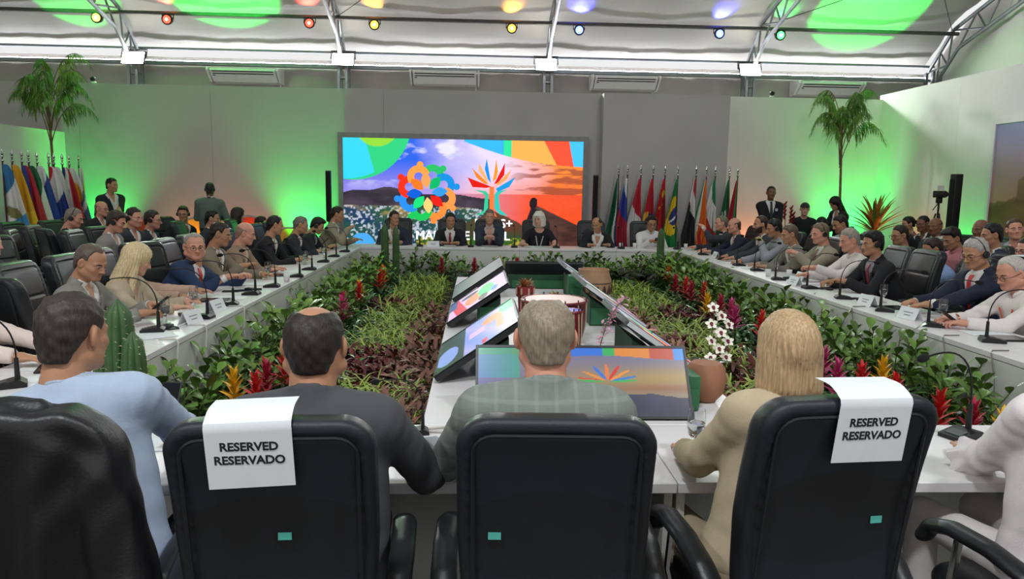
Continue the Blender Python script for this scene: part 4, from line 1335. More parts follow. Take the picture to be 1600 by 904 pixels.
def make_chair(name='office_chair', leather=None):
    L = leather or M_leather
    t = empty(name, (0, 0, 0))
    fr = np.where(CBV[CBF].mean(1)[:, 1]+0.25+0.16*(CBV[CBF].mean(1)[:, 2]-0.84) < -0.02, 1, 0)
    link('backrest', np_mesh('backrest', CBV, CBF, [L, M_rear if leather is None else L], fr), t)
    def seat(P):
        q = np.abs(P-np.array([0, 0.02, 0.46]))-np.array([0.26, 0.25, 0.055])+0.05
        d = np.linalg.norm(np.maximum(q, 0), axis=1)+np.minimum(q.max(1), 0)-0.05
        return d+0.012*np.exp(-((P[:, 0]/0.16)**2+((P[:, 1]+0.02)/0.16)**2))*(P[:, 2] > 0.46)
    V, F = surf(seat, (-0.29, -0.26, 0.38), (0.29, 0.31, 0.54), 0.018)
    link('seat', np_mesh('seat', V, F, L), t)
    for s in (-1, 1):
        g = G(); n = 0
        pts = [Vector(p) for p in arm_path(s)]
        def fn(P, pts=pts):
            d = np.full(len(P), 9.0)
            Q = P*np.array([0.62, 1, 1.0])
            for a, b in zip(pts[:-1], pts[1:]):
                a2 = np.array(a)*np.array([0.62, 1, 1]); b2 = np.array(b)*np.array([0.62, 1, 1])
                d = np.minimum(d, rc(Q, a2, b2, 0.024, 0.024))
            return d
        V, F = surf(fn, (s*0.30-0.07, -0.25, 0.55), (s*0.30+0.07, 0.29, 0.74), 0.011)
        ao = link('armrest', np_mesh('armrest', V, F, L), t)
        g = G(); g.tube([(s*0.295, 0.12, 0.665), (s*0.30, 0.13, 0.52), (s*0.28, 0.10, 0.41), (s*0.2, 0.08, 0.395)], 0.014, 8); g.build('arm_support', M_chrome, ao)
        g = G(); g.tube([(s*0.295, -0.12, 0.63), (s*0.295, -0.12, 0.50), (s*0.28, -0.10, 0.41), (s*0.2, -0.08, 0.395)], 0.014, 8); g.build('arm_support', M_chrome, ao)
    pp = []
    for q, (sx_, sz_) in enumerate(((1, 1), (-1, 1), (-1, -1), (1, -1))):
        for i_ in range(6):
            a_ = q*PI/2+PI/2*i_/5
            pp.append(back_point(None, sx_*0.160+0.052*math.cos(a_), 0.84+sz_*0.250+0.052*math.sin(a_), -0.003))
    g = G(); g.tube(pp, 0.0055, 6, closed=True); g.build('piping', L, t)
    g = G(); g.tube([(0, -0.26, 0.58), (0, -0.24, 0.45), (0, -0.1, 0.38), (0, 0.05, 0.37)], 0.03, 8); g.build('back_bracket', M_black, t)
    g = G(); g.box((0, 0.02, 0.375), (0.3, 0.3, 0.03)); g.build('seat_plate', M_black, t, smooth=False)
    g = G(); g.lathe([(0.025, 0.15), (0.025, 0.36)], n=12); g.lathe([(0.04, 0.08), (0.04, 0.22)], n=12); g.build('gas_lift', M_black, t)
    for k in range(5):
        a = 2*PI*k/5+0.3
        g = G(); g.tube([(0, 0, 0.11), (0.16*math.cos(a), 0.16*math.sin(a), 0.10), (0.30*math.cos(a), 0.30*math.sin(a), 0.075)], [0.03, 0.024, 0.018], 8)
        lg = g.build('base_arm', M_black, t)
        g = G(); R = Matrix.Rotation(a, 3, 'Z') @ Matrix.Rotation(PI/2, 3, 'X')
        g.lathe([(0.02, -0.022), (0.029, -0.016), (0.029, 0.016), (0.02, 0.022)], c=(0.30*math.cos(a), 0.30*math.sin(a), 0.030), n=12, M=R); g.build('caster', M_black, lg)
    return t
chair0 = make_chair()
def place_chair(x, y, face, label, group, src=None, first=[True]):
    global chair0
    if src is None and first[0]:
        c = chair0; first[0] = False
    else:
        c = copy_tree(src or chair0)
    c.location = (x, y, 0); c.rotation_euler = (0, 0, math.radians(face))
    return tag(c, label, 'chair', group)
GF = 'black office chairs in the foreground row'
c1 = place_chair(-1.18, 2.10, 2, 'black office chair under the draped leather jacket', GF)
c2 = place_chair(-0.52, 2.08, 3, 'black office chair with reserved sign behind the dark suited man', GF)
c3 = place_chair(0.215, 2.10, -2, 'black office chair without a sign behind the man in grey plaid', GF)
c4 = place_chair(0.94, 2.14, 7, 'black office chair with reserved sign behind the woman with bobbed hair', GF)
c4.scale = (1.0, 1.0, 1.035)
# teal tape stuck on the foreground chairs
M_tape = mat('teal_tape', '4fae9e', 0.6, var=0.05)
def tape(c, x, z, lab, w=0.034, hgt=0.02):
    o = empty('tape_piece', (0, 0, 0), 0, lab, 'tape', 'teal tape pieces on the foreground chairs')
    o.matrix_world = Matrix.LocRotScale(Vector(c.location), c.rotation_euler, c.scale) @ Matrix.Translation(back_point(c, x, z))
    g = G(); g.slab(lambda u, v: ((u-0.5)*w, -0.0005-0.16*0, (v-0.5)*hgt+0.0), 2, 1, 0.001); me = g.build('tape_strip', M_tape, o, smooth=False)
    return o
tape(c2, 0.02, 0.86, 'small teal tape on the back of the chair with reserved sign at left')
tape(c3, -0.155, 0.845, 'small teal tape on the back of the chair without a sign')
tape(c4, 0.135, 0.83, 'small teal tape low on the chair behind the woman with bobbed hair')
# reserved signs: paper folded over the top of the chair back
M_paper = mat('white_paper', 'dde1e3', 0.7, var=0.015, vscale=20)
M_ink = mat('black_ink', '1a1c22', 0.8, var=0.02)
def reserved(c, x0, lab, tilt, w=0.205, drop=0.172):
    o = empty('reserved_sign', (0, 0, 0), 0, lab, 'sign', 'reserved signs on the foreground chairs')
    Mw = Matrix.LocRotScale(Vector(c.location), c.rotation_euler, c.scale)
    o.matrix_world = Mw @ Matrix.Translation(back_point(c, x0, 1.185, 0.0)+Vector((0, 0.06, 0.028)))
    base = back_point(c, x0, 1.185, 0.0)+Vector((0, 0.06, 0.015))
    def path(v):
        # over the top from the seat side to the rear side
        L = 0.10+drop
        s = v*L
        if s < 0.055: return Vector((0, 0.06-s, 0.0))
        if s < 0.10:
            k = (s-0.055)/0.045
            return Vector((0, 0.005-0.064*k, -0.022*k*k-0.004*k))
        k = s-0.10
        p0 = back_point(c, 0, 1.155, 0.010)-back_point(c, 0, 1.185, 0)-Vector((0, 0.06, 0.015))
        return Vector((0, -0.063-k*-0.14, -0.026-k*0.98))
    g = G()
    g.slab(lambda u, v: tuple(path(v)+Vector(((u-0.5)*w+tilt*v*0.02, 0, (u-0.5)*tilt*0.03))), 4, 22, 0.0012)
    g.build('paper_sheet', M_paper, o)
    for k, wd in enumerate(('RESERVED', 'RESERVADO')):
        me = text_mesh(wd, 0.0305, bold=0.0010, depth=0.0004)
        me.materials.clear(); me.materials.append(M_ink)
        s = 0.10+0.062+0.036*k
        p = path(s/(0.10+drop))
        lt = link('lettering', me, o, tuple(p+Vector((tilt*0.012, -0.0010, 0))), (PI/2+0.132, -tilt*0.05, 0))
    return o
reserved(c2, -0.045, 'white paper sign reading reserved on the chair behind the dark suited man', 0.25)
reserved(c4, 0.045, 'white paper sign reading reserved on the chair behind the woman with bobbed hair', -0.1)
# ================================================================ PEOPLE AT THE TABLES
GL, GB, GR = 'people along the left table', 'people under the screen', 'people along the right table'
G2L, G2R = 'people in the chairs behind the left table', 'people in the chairs behind the right table'
def hl(y, x=-2.32, dy=0.14, z=0.80): return ((x, y+dy, z), (x, y-dy, z))      # wrists of someone facing +X
def hr(y, x=3.70, dy=0.14, z=0.80): return ((x, y-dy, z), (x, y+dy, z))       # wrists of someone facing -X
def hb(x, y=12.72, dx=0.13, z=0.80): return ((x+dx, y, z), (x-dx, y, z))      # wrists of someone facing -Y
CH = []   # chairs to set under the people
def left(label, head, hipx=-2.93, hands=None, face=-90, **k):
    hy = head[1]
    CH.append((hipx-0.02, hy, face, 'L', label))
    person(label, (hipx, hy), face, head, hands or hl(hy), group=GL, **k)
def right(label, head, hipx=4.36, hands=None, face=90, **k):
    CH.append((hipx+0.02, head[1], face, 'R', label))
    person(label, (hipx, head[1]), face, head, hands or hr(head[1]), group=GR, **k)
def back(label, head, hands=None, face=180, hipy=13.30, **k):
    CH.append((head[0], hipy+0.02, face, 'B', label))
    person(label, (head[0], hipy), face, head, hands or hb(head[0]), group=GB, **k)
N = 0.0140; Fv = 0.0180
left('man in tan jacket leaning at the far left corner of the tables', (-2.30, 12.30, 1.28), hipx=-2.62, outfit='open', jacket='8f8672', hair='short', hairc='241a15', skin='tan', hpitch=-14, hands=((-2.05, 12.45, 0.86), (-2.1, 12.1, 1.06)), h=Fv)
left('dark haired person with headset bent over a phone at the left table', (-2.50, 11.70, 1.12), outfit='suit', jacket='20232a', shirt='8a8f96', hair='wavy', hairc='1c1613', headset=True, hpitch=-30, skin='tan', pose=('curl', 'curl'), h=Fv)
left('grey cropped man in dark suit beside the person bent over a phone', (-2.58, 10.95, 1.17), outfit='suit', jacket='26282e', hair='crew', hairc='6f6a64', skin='tan', hpitch=-18, headk='mw', hyaw=8, h=Fv)
left('black haired man in black suit turned away at the left table', (-2.60, 9.64, 1.23), outfit='suit', jacket='17181c', hair='crew', hairc='15110f', skin='tan', hpitch=-12, hyaw=22, headk='mw', h=0.016)
left('bald man in tan jacket at the left table', (-2.60, 8.42, 1.20), outfit='suit', jacket='8f7a66', shirt='c7b8a8', hair='bald', hairc='8a6f60', skin='pink', headk='mw', hpitch=-16, hyaw=10, h=0.016)
left('man with glasses in taupe suit beside the blue suited man', (-2.66, 7.78, 1.23), outfit='suit', jacket='7c715f', hair='crew', hairc='241b17', skin='olive', glasses='b9a06a', hpitch=-14, hyaw=6, h=0.016, hands=((-2.3, 7.95, 0.8), (-2.4, 7.6, 0.92)))
left('grey haired man with glasses in blue suit and red tie facing the camera', (-2.68, 7.12, 1.155), face=-112, hyaw=-34, hpitch=-6, outfit='suit', jacket='1f3352', tie='c2202a', hair='receding', hairc='8f8880', skin='pink', glasses='3a2a22', headk='mf', belly=0.03, h=N, hands=((-2.30, 7.30, 0.86), (-2.36, 7.02, 0.88)), pose=('curl', 'curl'))
left('person in peach jacket with lanyard half hidden by the blonde woman', (-2.92, 6.42, 1.09), sex='f', outfit='coat', jacket='b89a86', shirt='4a4650', hair='long', hairc='5a4030', skin='tan', lanyard='c24a2a', hpitch=-16, h=0.016, hands=((-2.35, 6.62, 0.80), (-2.40, 6.25, 0.80)))
left('blonde long haired woman in beige jacket looking down', (-2.68, 5.93, 1.15), sex='f', outfit='coat', jacket='b3a48c', shirt='b5a894', hair='long', hairc='cdb88f', skin='fair', hpitch=-24, hyaw=38, h=N, hands=((-2.36, 6.05, 0.80), (-2.33, 5.72, 0.80)))
left('man in grey suit looking down at his phone at the left table', (-2.70, 5.28, 1.19), outfit='suit', jacket='85837c', hair='receding', hairc='5d5049', skin='tan', headk='mw', hpitch=-24, hyaw=-12, h=0.0125, hands=((-2.40, 5.48, 0.86), (-2.36, 5.22, 0.84)), pose=('curl', 'curl'))
left('person at the left picture edge writing with a blue pen', (-2.92, 4.16, 1.22), outfit='shirt', shirt='d9c9c0', hair='short', hairc='3a2e26', skin='tan', hpitch=-15, h=0.016, hands=((-2.42, 4.24, 0.82), (-2.44, 4.00, 0.80)), pose=('curl', 'rest'))

back('man with headset in navy suit under the left part of the screen', (-1.45, 12.95, 1.20), outfit='open', jacket='262c3a', hair='short', hairc='17120f', skin='tan', hyaw=34, hpitch=-4, headset=True, h=Fv)
back('man with headset in dark suit and burgundy tie looking down under the screen', (-0.48, 12.95, 1.18), outfit='suit', jacket='1b1d24', tie='7c1c2e', hair='short', hairc='1f1712', skin='tan', headset=True, hpitch=-12, hyaw=10, h=Fv)
back('grey haired man with red lanyard clasping hands under the screen', (0.20, 12.95, 1.25), outfit='suit', jacket='2a3140', shirt='b5aba4', hair='short', hairc='6d6059', skin='pink', lanyard='8e2230', badge='8e2230', hands=((0.24, 12.62, 0.92), (0.16, 12.62, 0.92)), pose=('fist', 'fist'), h=Fv)
back('white haired woman in black top with badge under the screen', (1.06, 12.95, 1.22), sex='f', headk='ff', outfit='blouse', shirt='15171f', sleeve=-0.62, neck_open=0.5, hair='bigbob', hairc='d9d2c6', skin='fair', hyaw=-26, lanyard='b9b4ae', hands=((1.32, 12.66, 0.80), (0.80, 12.70, 0.80)), h=Fv, shoulder=0.185, belly=0.03)
back('balding man in black suit leaning right of the screen', (2.08, 12.95, 1.14), outfit='open', jacket='15171b', hair='fringe', hairc='2b211b', skin='tan', hyaw=-30, hpitch=-18, h=Fv, hands=((2.26, 12.70, 0.80), (1.92, 12.66, 0.80)))
back('man in white shirt with headset and glasses holding a phone by the flags', (3.06, 12.95, 1.18), outfit='shirt', shirt='d2cfd0', hair='short', hairc='15110f', skin='olive', glasses='241c18', headset=True, hpitch=-20, hands=((3.14, 12.66, 0.88), (2.98, 12.66, 0.88)), pose=('curl', 'curl'), h=Fv, headk='mw', belly=0.03)

right('grey sided man raising a hand to his glasses at the far right corner', (4.08, 12.30, 1.22), outfit='suit', jacket='33363c', hair='receding', hairc='6e665c', skin='pink', hpitch=-8, h=Fv, hands=((3.78, 12.3, 1.16), (3.7, 12.45, 0.8)), pose=('curl', 'rest'))
right('bald man in navy suit at the far end of the right table', (4.10, 11.72, 1.21), outfit='suit', jacket='1b2335', hair='bald', hairc='4a3a32', skin='pink', headk='mw', hpitch=-8, h=Fv)
right('brown bearded man in charcoal suit at the right table', (4.12, 10.66, 1.28), outfit='suit', jacket='32353b', hair='receding', hairc='35251b', beard='3a281d', skin='tan', hpitch=-6, h=Fv)
right('black haired man with headset in grey shirt resting chin on hand', (4.05, 9.98, 1.26), outfit='shirt', shirt='8e9096', hair='short', hairc='120f0e', skin='olive', headset=True, hpitch=-14, h=Fv, hands=((3.86, 9.92, 1.08), (3.66, 10.1, 0.8)), pose=('fist', 'rest'), lanyard='a0343c')
right('man with grey temples in grey jacket leaning over the right table', (4.04, 9.44, 1.21), outfit='suit', jacket='77736a', hair='short', hairc='5a4c42', skin='tan', hpitch=-14, h=0.016)
right('man with headset in pale tan suit with clasped hands', (4.16, 8.84, 1.26), outfit='suit', jacket='8d8574', tie='8b6a58', hair='short', hairc='6b5a4a', skin='pink', headset=True, headk='mw', hpitch=-12, hyaw=8, belly=0.02, h=0.016, hands=((3.86, 8.76, 1.02), (3.86, 8.90, 1.03)), pose=('fist', 'fist'))
right('grey haired man in white shirt leaning forward at the right table', (4.08, 7.96, 1.24), outfit='shirt', shirt='d6cdca', hair='short', hairc='8f8a80', skin='pink', hpitch=-16, h=N, hands=((3.68, 7.86, 0.94), (3.70, 8.1, 0.84)), pose=('curl', 'rest'), headk='mw')
right('black haired man with headset in black suit speaking at a microphone', (4.06, 7.44, 1.24), outfit='suit', jacket='15161a', shirt='8e8c92', tie='7c2a34', hair='wavy', hairc='100d0c', skin='olive', headset=True, hpitch=-8, h=N, hands=((3.76, 7.34, 0.86), (3.72, 7.58, 0.82)), pose=('curl', 'curl'))
right('grey haired man with headset, navy suit and red tie at the right table', (4.15, 5.98, 1.27), face=98, outfit='suit', jacket='1c2438', tie='b3202c', hair='short', hairc='a09c96', skin='tan', headset=True, glasses='3a2018', hpitch=-20, hyaw=6, h=0.0125, hands=((3.74, 5.92, 0.84), (3.74, 6.10, 0.84)), pose=('curl', 'curl'), headk='mw')
right('white haired man with glasses in white shirt and lanyard at the right edge', (4.04, 5.40, 1.17), face=94, outfit='shirt', shirt='dcd5d2', hair='receding', hairc='b3aea8', skin='pink', glasses='3a1f1a', lanyard='d2562a', hpitch=-24, h=0.0125, hands=((3.66, 5.30, 0.80), (3.64, 5.48, 0.80)), pose=('curl', 'curl'), headk='mf', belly=0.04)

# ------------------------------------------------ second rows
def row2(label, head, hip, face, side, chair=True, **k):
    if chair: CH.append((hip[0], hip[1], face, side+'2', label))
    k.setdefault('h', Fv)
    person(label, hip, face, head, group=G2L if side == 'L' else G2R, **k)
row2('face cut by the left picture edge among grey chairs', (-4.45, 6.95, 1.18), (-4.62, 6.95), -90, 'L', outfit='suit', jacket='2a2c32', skin='pink', hairc='4a3c32')
row2('man with headset and cropped grey hair in front of the left flags', (-5.22, 9.85, 1.28), (-5.45, 9.85), -80, 'L', outfit='suit', jacket='1e2026', hair='crew', hairc='7c7066', skin='pink', headset=True, hpitch=-18, headk='mw')
row2('bald man with glasses seated in front of the standing man at left', (-6.0, 12.15, 1.32), (-6.2, 12.15), -100, 'L', outfit='suit', jacket='1f2226', hair='bald', hairc='7a6252', skin='pink', glasses='2a2420', hpitch=-6)
row2('man with headset in pale grey jacket looking down behind the left table', (-4.28, 9.00, 1.28), (-4.5, 9.0), -85, 'L', outfit='suit', jacket='8b8680', hair='wavy', hairc='3a2e26', skin='pink', headset=True, hpitch=-20)
row2('young man with headset in charcoal suit behind the left table', (-4.40, 9.72, 1.30), (-4.6, 9.72), -100, 'L', outfit='suit', jacket='34373d', hair='short', hairc='2b211c', skin='pink', headset=True, hyaw=-8, headk='mw')
row2('man with glasses and headset in navy suit behind the left table', (-4.40, 10.26, 1.25), (-4.62, 10.26), -85, 'L', outfit='suit', jacket='262c38', hair='short', hairc='2f2721', skin='pink', headset=True, glasses='3a2c24')
row2('man with glasses in black suit looking left in the second left row', (-4.90, 12.58, 1.24), (-5.08, 12.6), -120, 'L', outfit='suit', jacket='16171b', tie='8c4a4a', hair='quiff', hairc='2a1f1a', skin='tan', glasses='2a201c', hyaw=-50, headset=True)
row2('black haired man in dark suit behind the taupe suited man', (-4.02, 11.45, 1.22), (-4.25, 11.45), -85, 'L', outfit='suit', jacket='24272d', hair='short', hairc='120f0e', skin='tan')
row2('woman with dark bobbed hair in the second left row', (-4.05, 12.75, 1.23), (-4.25, 12.75), -75, 'L', sex='f', outfit='coat', jacket='c9bfb6', hair='bob', hairc='2b1d18', skin='fair')
row2('dark haired person mostly hidden behind the bald man', (-3.55, 12.35, 1.10), (-3.75, 12.35), -85, 'L', outfit='suit', jacket='202228', hair='short', hairc='17120f', skin='tan')

row2('seated person in dark cap and black shirt by the right partition', (6.42, 14.35, 1.43), (6.45, 14.45), 165, 'R', chair=False, seat=0.72, outfit='tee', shirt='17181b', sleeve=-0.7, hair='cap', hairc='2c2a2a', skin='fair')
row2('person with long black hair in the second right row', (6.00, 12.72, 1.21), (6.2, 12.72), 60, 'R', sex='f', outfit='coat', jacket='17181b', shirt='2a2a2e', hair='long', hairc='0f0d0c', skin='tan', hyaw=-60)
row2('pale faced woman behind the man in the tan suit', (5.35, 11.45, 1.14), (5.55, 11.45), 90, 'R', sex='f', outfit='coat', jacket='4a4642', hair='bob', hairc='4a3326', skin='fair', hyaw=-10)
row2('dark haired man in white shirt looking down in the second right row', (5.20, 10.45, 1.31), (5.4, 10.45), 95, 'R', outfit='shirt', shirt='c8c9cc', hair='short', hairc='1b1411', skin='olive', hpitch=-22, headk='mw')
row2('dark haired man in pale blue shirt seated behind the black suited speaker', (5.50, 9.43, 1.22), (5.72, 9.43), 95, 'R', outfit='shirt', shirt='a9b7c6', hair='short', hairc='231a16', skin='olive', glasses='2a201c', hpitch=-12, headk='mw')
row2('woman with tied dark hair in the third right row', (7.20, 12.12, 1.26), (7.38, 12.12), 85, 'R', sex='f', outfit='coat', jacket='1c1d22', hair='bun', hairc='15100e', skin='tan')
row2('man in dark suit with hand at chin in the third right row', (6.90, 11.22, 1.30), (7.08, 11.22), 110, 'R', outfit='suit', jacket='1b1d22', hair='crew', hairc='120e0d', skin='brown', glasses='1a1614', hands=((6.73, 11.10, 1.12), None), pose=('fist', 'rest'))
row2('bald man in white shirt in the third right row', (6.60, 10.43, 1.30), (6.8, 10.43), 115, 'R', outfit='shirt', shirt='cfcbc8', hair='bald', hairc='2a1e18', skin='brown', headk='mw')
row2('dark haired man in pink shirt leaning in the second right row', (5.48, 8.33, 1.25), (5.75, 8.33), 90, 'R', outfit='shirt', shirt='c07a86', hair='wavy', hairc='17110f', skin='olive', hpitch=-26, hyaw=10)
row2('person in blue shirt reading a phone beside the man in pink', (5.02, 7.95, 1.15), (5.28, 8.0), 85, 'R', outfit='shirt', shirt='7f97c0', hair='short', hairc='2b1d17', skin='olive', hpitch=-20, hands=((4.72, 7.85, 0.98), (4.74, 8.0, 0.96)), pose=('curl', 'curl'))
row2('bald man in grey near the green light on the right wall', (6.30, 9.03, 1.33), (6.5, 9.03), 105, 'R', outfit='shirt', shirt='6a6660', hair='bald', hairc='33261f', skin='brown')
row2('black haired man in navy suit behind the man with red tie', (5.50, 7.70, 1.33), (5.7, 7.7), 70, 'R', outfit='suit', jacket='232c40', hair='short', hairc='120f0e', skin='olive', hyaw=10)
row2('brown haired man in grey jacket leaning back under the landscape print', (6.30, 8.42, 1.36), (6.35, 8.42), 140, 'R', outfit='open', jacket='6b7076', shirt='8c97a2', hair='short', hairc='4a3326', skin='pink', hpitch=4, hyaw=14, hroll=8)
row2('dark haired person cut by the right picture edge in the second row', (5.42, 7.06, 1.22), (5.6, 7.06), 100, 'R', outfit='suit', jacket='24262c', hair='short', hairc='2a1f1a', skin='pink', glasses='2a201c')

# ------------------------------------------------ standing
person('standing man in dark suit holding a phone before the left wall', (-6.62, 13.8), -125, (-6.60, 13.78, 1.69), ((-6.42, 13.52, 1.16), (-6.5, 13.46, 1.14)), stand=True, outfit='open', jacket='1d1f25', shirt='c9c6c0', hair='short', hairc='17120f', skin='tan', hpitch=-6, hyaw=22, pose=('curl', 'curl'), h=Fv, hand_up=(((0.2, 0.9, 0.2), (-0.5, 0, 0.8)), ((-0.2, 0.9, 0.2), (0.5, 0, 0.8))))
person('standing man in grey green jacket seen from behind at the left wall', (-4.95, 13.95), 8, (-4.94, 13.98, 1.64), ((-5.08, 14.2, 1.12), (-4.82, 14.2, 1.12)), stand=True, outfit='suit', jacket='5f6a66', hair='crew', hairc='1a1412', skin='dark', hpitch=-8, h=Fv)
guard = person('standing guard in black suit and tie with crest near the right flags', (5.62, 14.1), 172, (5.62, 14.08, 1.74), ((5.68, 13.85, 0.98), (5.56, 13.85, 0.98)), stand=True, outfit='suit', jacket='14161c', tie='1a1a1e', hair='crew', hairc='0f0c0b', skin='brown', hpitch=0, h=Fv)
person('standing person with long dark hair, black vest and pale sleeves bending over', (6.82, 13.60), 100, (6.60, 13.50, 1.565), ((6.32, 13.3, 1.05), (6.37, 13.7, 1.05)), stand=True, sex='f', outfit='coat', jacket='1a1b1f', shirt='d6d2cc', hair='long', hairc='1a1210', skin='tan', hpitch=-30, h=Fv)

# ------------------------------------------------ the nearest row, seen from behind
GN = 'people of the nearest row'
def nr(label, head, hip, face, hands, **k):
    return person(label, hip, face, head, hands, group=GN, h=0.0095, neck=(0.160, 0.050), **k)
f1 = nr('dark haired man in light blue shirt seen from behind at left', (-1.235, 2.29, 1.285), (-1.12, 2.16), 4, ((-1.56, 2.62, 0.80), (-1.12, 2.70, 0.86)), outfit='shirt', shirt='a3b2c8', hair='short', hairc='38302b', skin='tan', hyaw=-22, hpitch=-6, headk='mw', shoulder=0.215, elbow=(0.9, -0.2), pose=('rest', 'curl'))
f2 = nr('man with a bald spot in charcoal suit seen from behind', (-0.505, 2.29, 1.255), (-0.50, 2.16), 0, ((-0.80, 2.66, 0.80), (-0.22, 2.62, 0.79)), outfit='suit', jacket='46474b', shirt='26272b', hair='spot', hairc='2c2521', skin='tan', headk='mf', shoulder=0.215, belly=0.03, elbow=(0.62, -0.2), hpitch=-6)
f3 = nr('man with thinning grey hair in grey plaid jacket seen from behind', (0.215, 2.29, 1.285), (0.21, 2.16), 0, ((-0.04, 2.64, 0.80), (0.46, 2.64, 0.80)), outfit='suit', jacket='767d78', kind='plaid', hair='thin', hairc='8b7d6c', skin='pink', headk='mw', shoulder=0.212, belly=0.02, elbow=(0.58, -0.2), hpitch=-8)
f4 = nr('woman with blonde bobbed hair in tan jacket seen from behind', (1.00, 2.30, 1.245), (0.90, 2.22), 6, ((0.78, 2.62, 0.79), (1.22, 2.62, 0.79)), sex='f', outfit='coat', jacket='b5a488', shirt='b3a48c', hair='bob', hairc='b39672', skin='fair', elbow=(0.5, -0.25), hpitch=-4, trousers='a6957c', shoulder=0.165)
f5 = nr('woman in white blouse cut by the right picture edge', (1.93, 2.30, 1.27), (1.90, 2.20), 10, ((1.85, 2.60, 0.80), (2.2, 2.60, 0.80)), sex='f', outfit='blouse', shirt='ddd5d6', hair='long', hairc='3a2a22', skin='tan', trousers='d8d2d0', elbow=(0.55, -0.3), shoulder=0.185, pose=('flat', 'rest'))

# wide bell cuff of the white blouse
E_, W_ = person.arms[0][1], person.arms[0][2]
WR5 = W_.copy(); DR5 = (W_-E_).normalized()
f5i = f5.matrix_basis.inverted()
e = (W_-E_).normalized(); Rm = (f5.matrix_basis.to_3x3().inverted() @ e).to_track_quat('Z', 'Y').to_matrix()
e_l = f5.matrix_basis.to_3x3().inverted() @ e
g = G(); prof = []
for i in range(9):
    s = i/8; prof.append((0.046+0.036*s**1.6, -0.20+0.11*s))
g.lathe(prof, c=f5i@W_, n=36, M=Rm, cap=False)
for i, p in enumerate(g.v):
    q = Vector(p)-(f5i@W_); k = (i//36)/8; a = 2*PI*(i % 36)/36
    g.v[i] = tuple(Vector(p)+Vector((0, 0, -0.03*k*k))+(q-e_l*q.dot(e_l))*0.14*k*math.sin(a*7))
g.build('bell_sleeve', cloth_mat('ddd5d6'), f5)
g = G(); g.lathe([(0.028, 0), (0.028, 0.004), (0.001, 0.005)], c=(-0.085, 0.158, 1.42), n=14, M=Matrix.Rotation(-PI/2, 3, 'X')); g.build('crest', mat('crest_silver', 'b9bcc4', 0.5, var=0.3, vscale=120), guard)
# ================================================================ CHAIRS OF THE OTHER ROWS
def clip_words(s, n): return ' '.join(s.split()[:n])
GC = {'L': 'office chairs along the left table', 'R': 'office chairs along the right table', 'B': 'office chairs under the screen', 'L2': 'office chairs behind the left table', 'R2': 'office chairs behind the right table'}
ends = {'with', 'and', 'in', 'of', 'the', 'a', 'at', 'beside', 'to', 'under', 'by', 'behind', 'left', 'right', 'his', 'over', 'near', 'far', 'second', 'third', 'low', 'red', 'facing'}
for (x, y, fc, gk, lab) in CH:
    w = lab.split()[:12]
    while w[-1] in ends: w.pop()
    place_chair(x, y, fc, 'chair of the '+' '.join(w), GC[gk])
empt = [(-2.80, 4.78, -22, 'empty black chair turned away beside the blue pen writer', 'L'), (-3.52, 5.62, -24, 'empty black chair turned away behind the grey suited man', 'L'),
        (-4.72, 7.75, -105, 'empty black chair showing its seat at the left picture edge', 'L2'), (-5.15, 8.95, -70, 'empty black tall chair before the green and white flag', 'L2'),
        (-6.15, 10.5, -95, 'empty black chair before the yellow flag', 'L2'), (-5.95, 11.1, -95, 'empty black chair before the blue and white flag', 'L2'), (-5.0, 9.35, -45, 'empty black chair in front of the cropped grey man with headset', 'L2'),
        (4.42, 6.74, 80, 'empty black chair between the black suited speaker and the man with red tie', 'R'), (5.02, 6.72, 130, 'empty black chair with papers on top in the second right row', 'R2'),
        (7.05, 9.75, 100, 'empty black chair in front of the tall column loudspeaker', 'R2'), (6.95, 7.9, 100, 'empty black chair under the landscape print', 'R2'), (6.1, 9.75, 80, 'empty black chair in front of the orange leaved plant', 'R2')]
for (x, y, fc, lab, gk) in empt: place_chair(x, y, fc, lab, GC[gk])
c5 = place_chair(1.86, 2.12, 14, 'black office chair of the woman in white blouse at the right edge', GF)
g = G(); g.slab(lambda u, v: ((u-0.5)*0.30, (v-0.5)*0.21, 0.004*math.sin(u*5)), 6, 4, 0.002)
o = g.build('paper_stack', M_paper, loc=(5.16, 6.60, 1.20)); tag(o, 'white papers lying on top of an empty chair at right', 'papers')

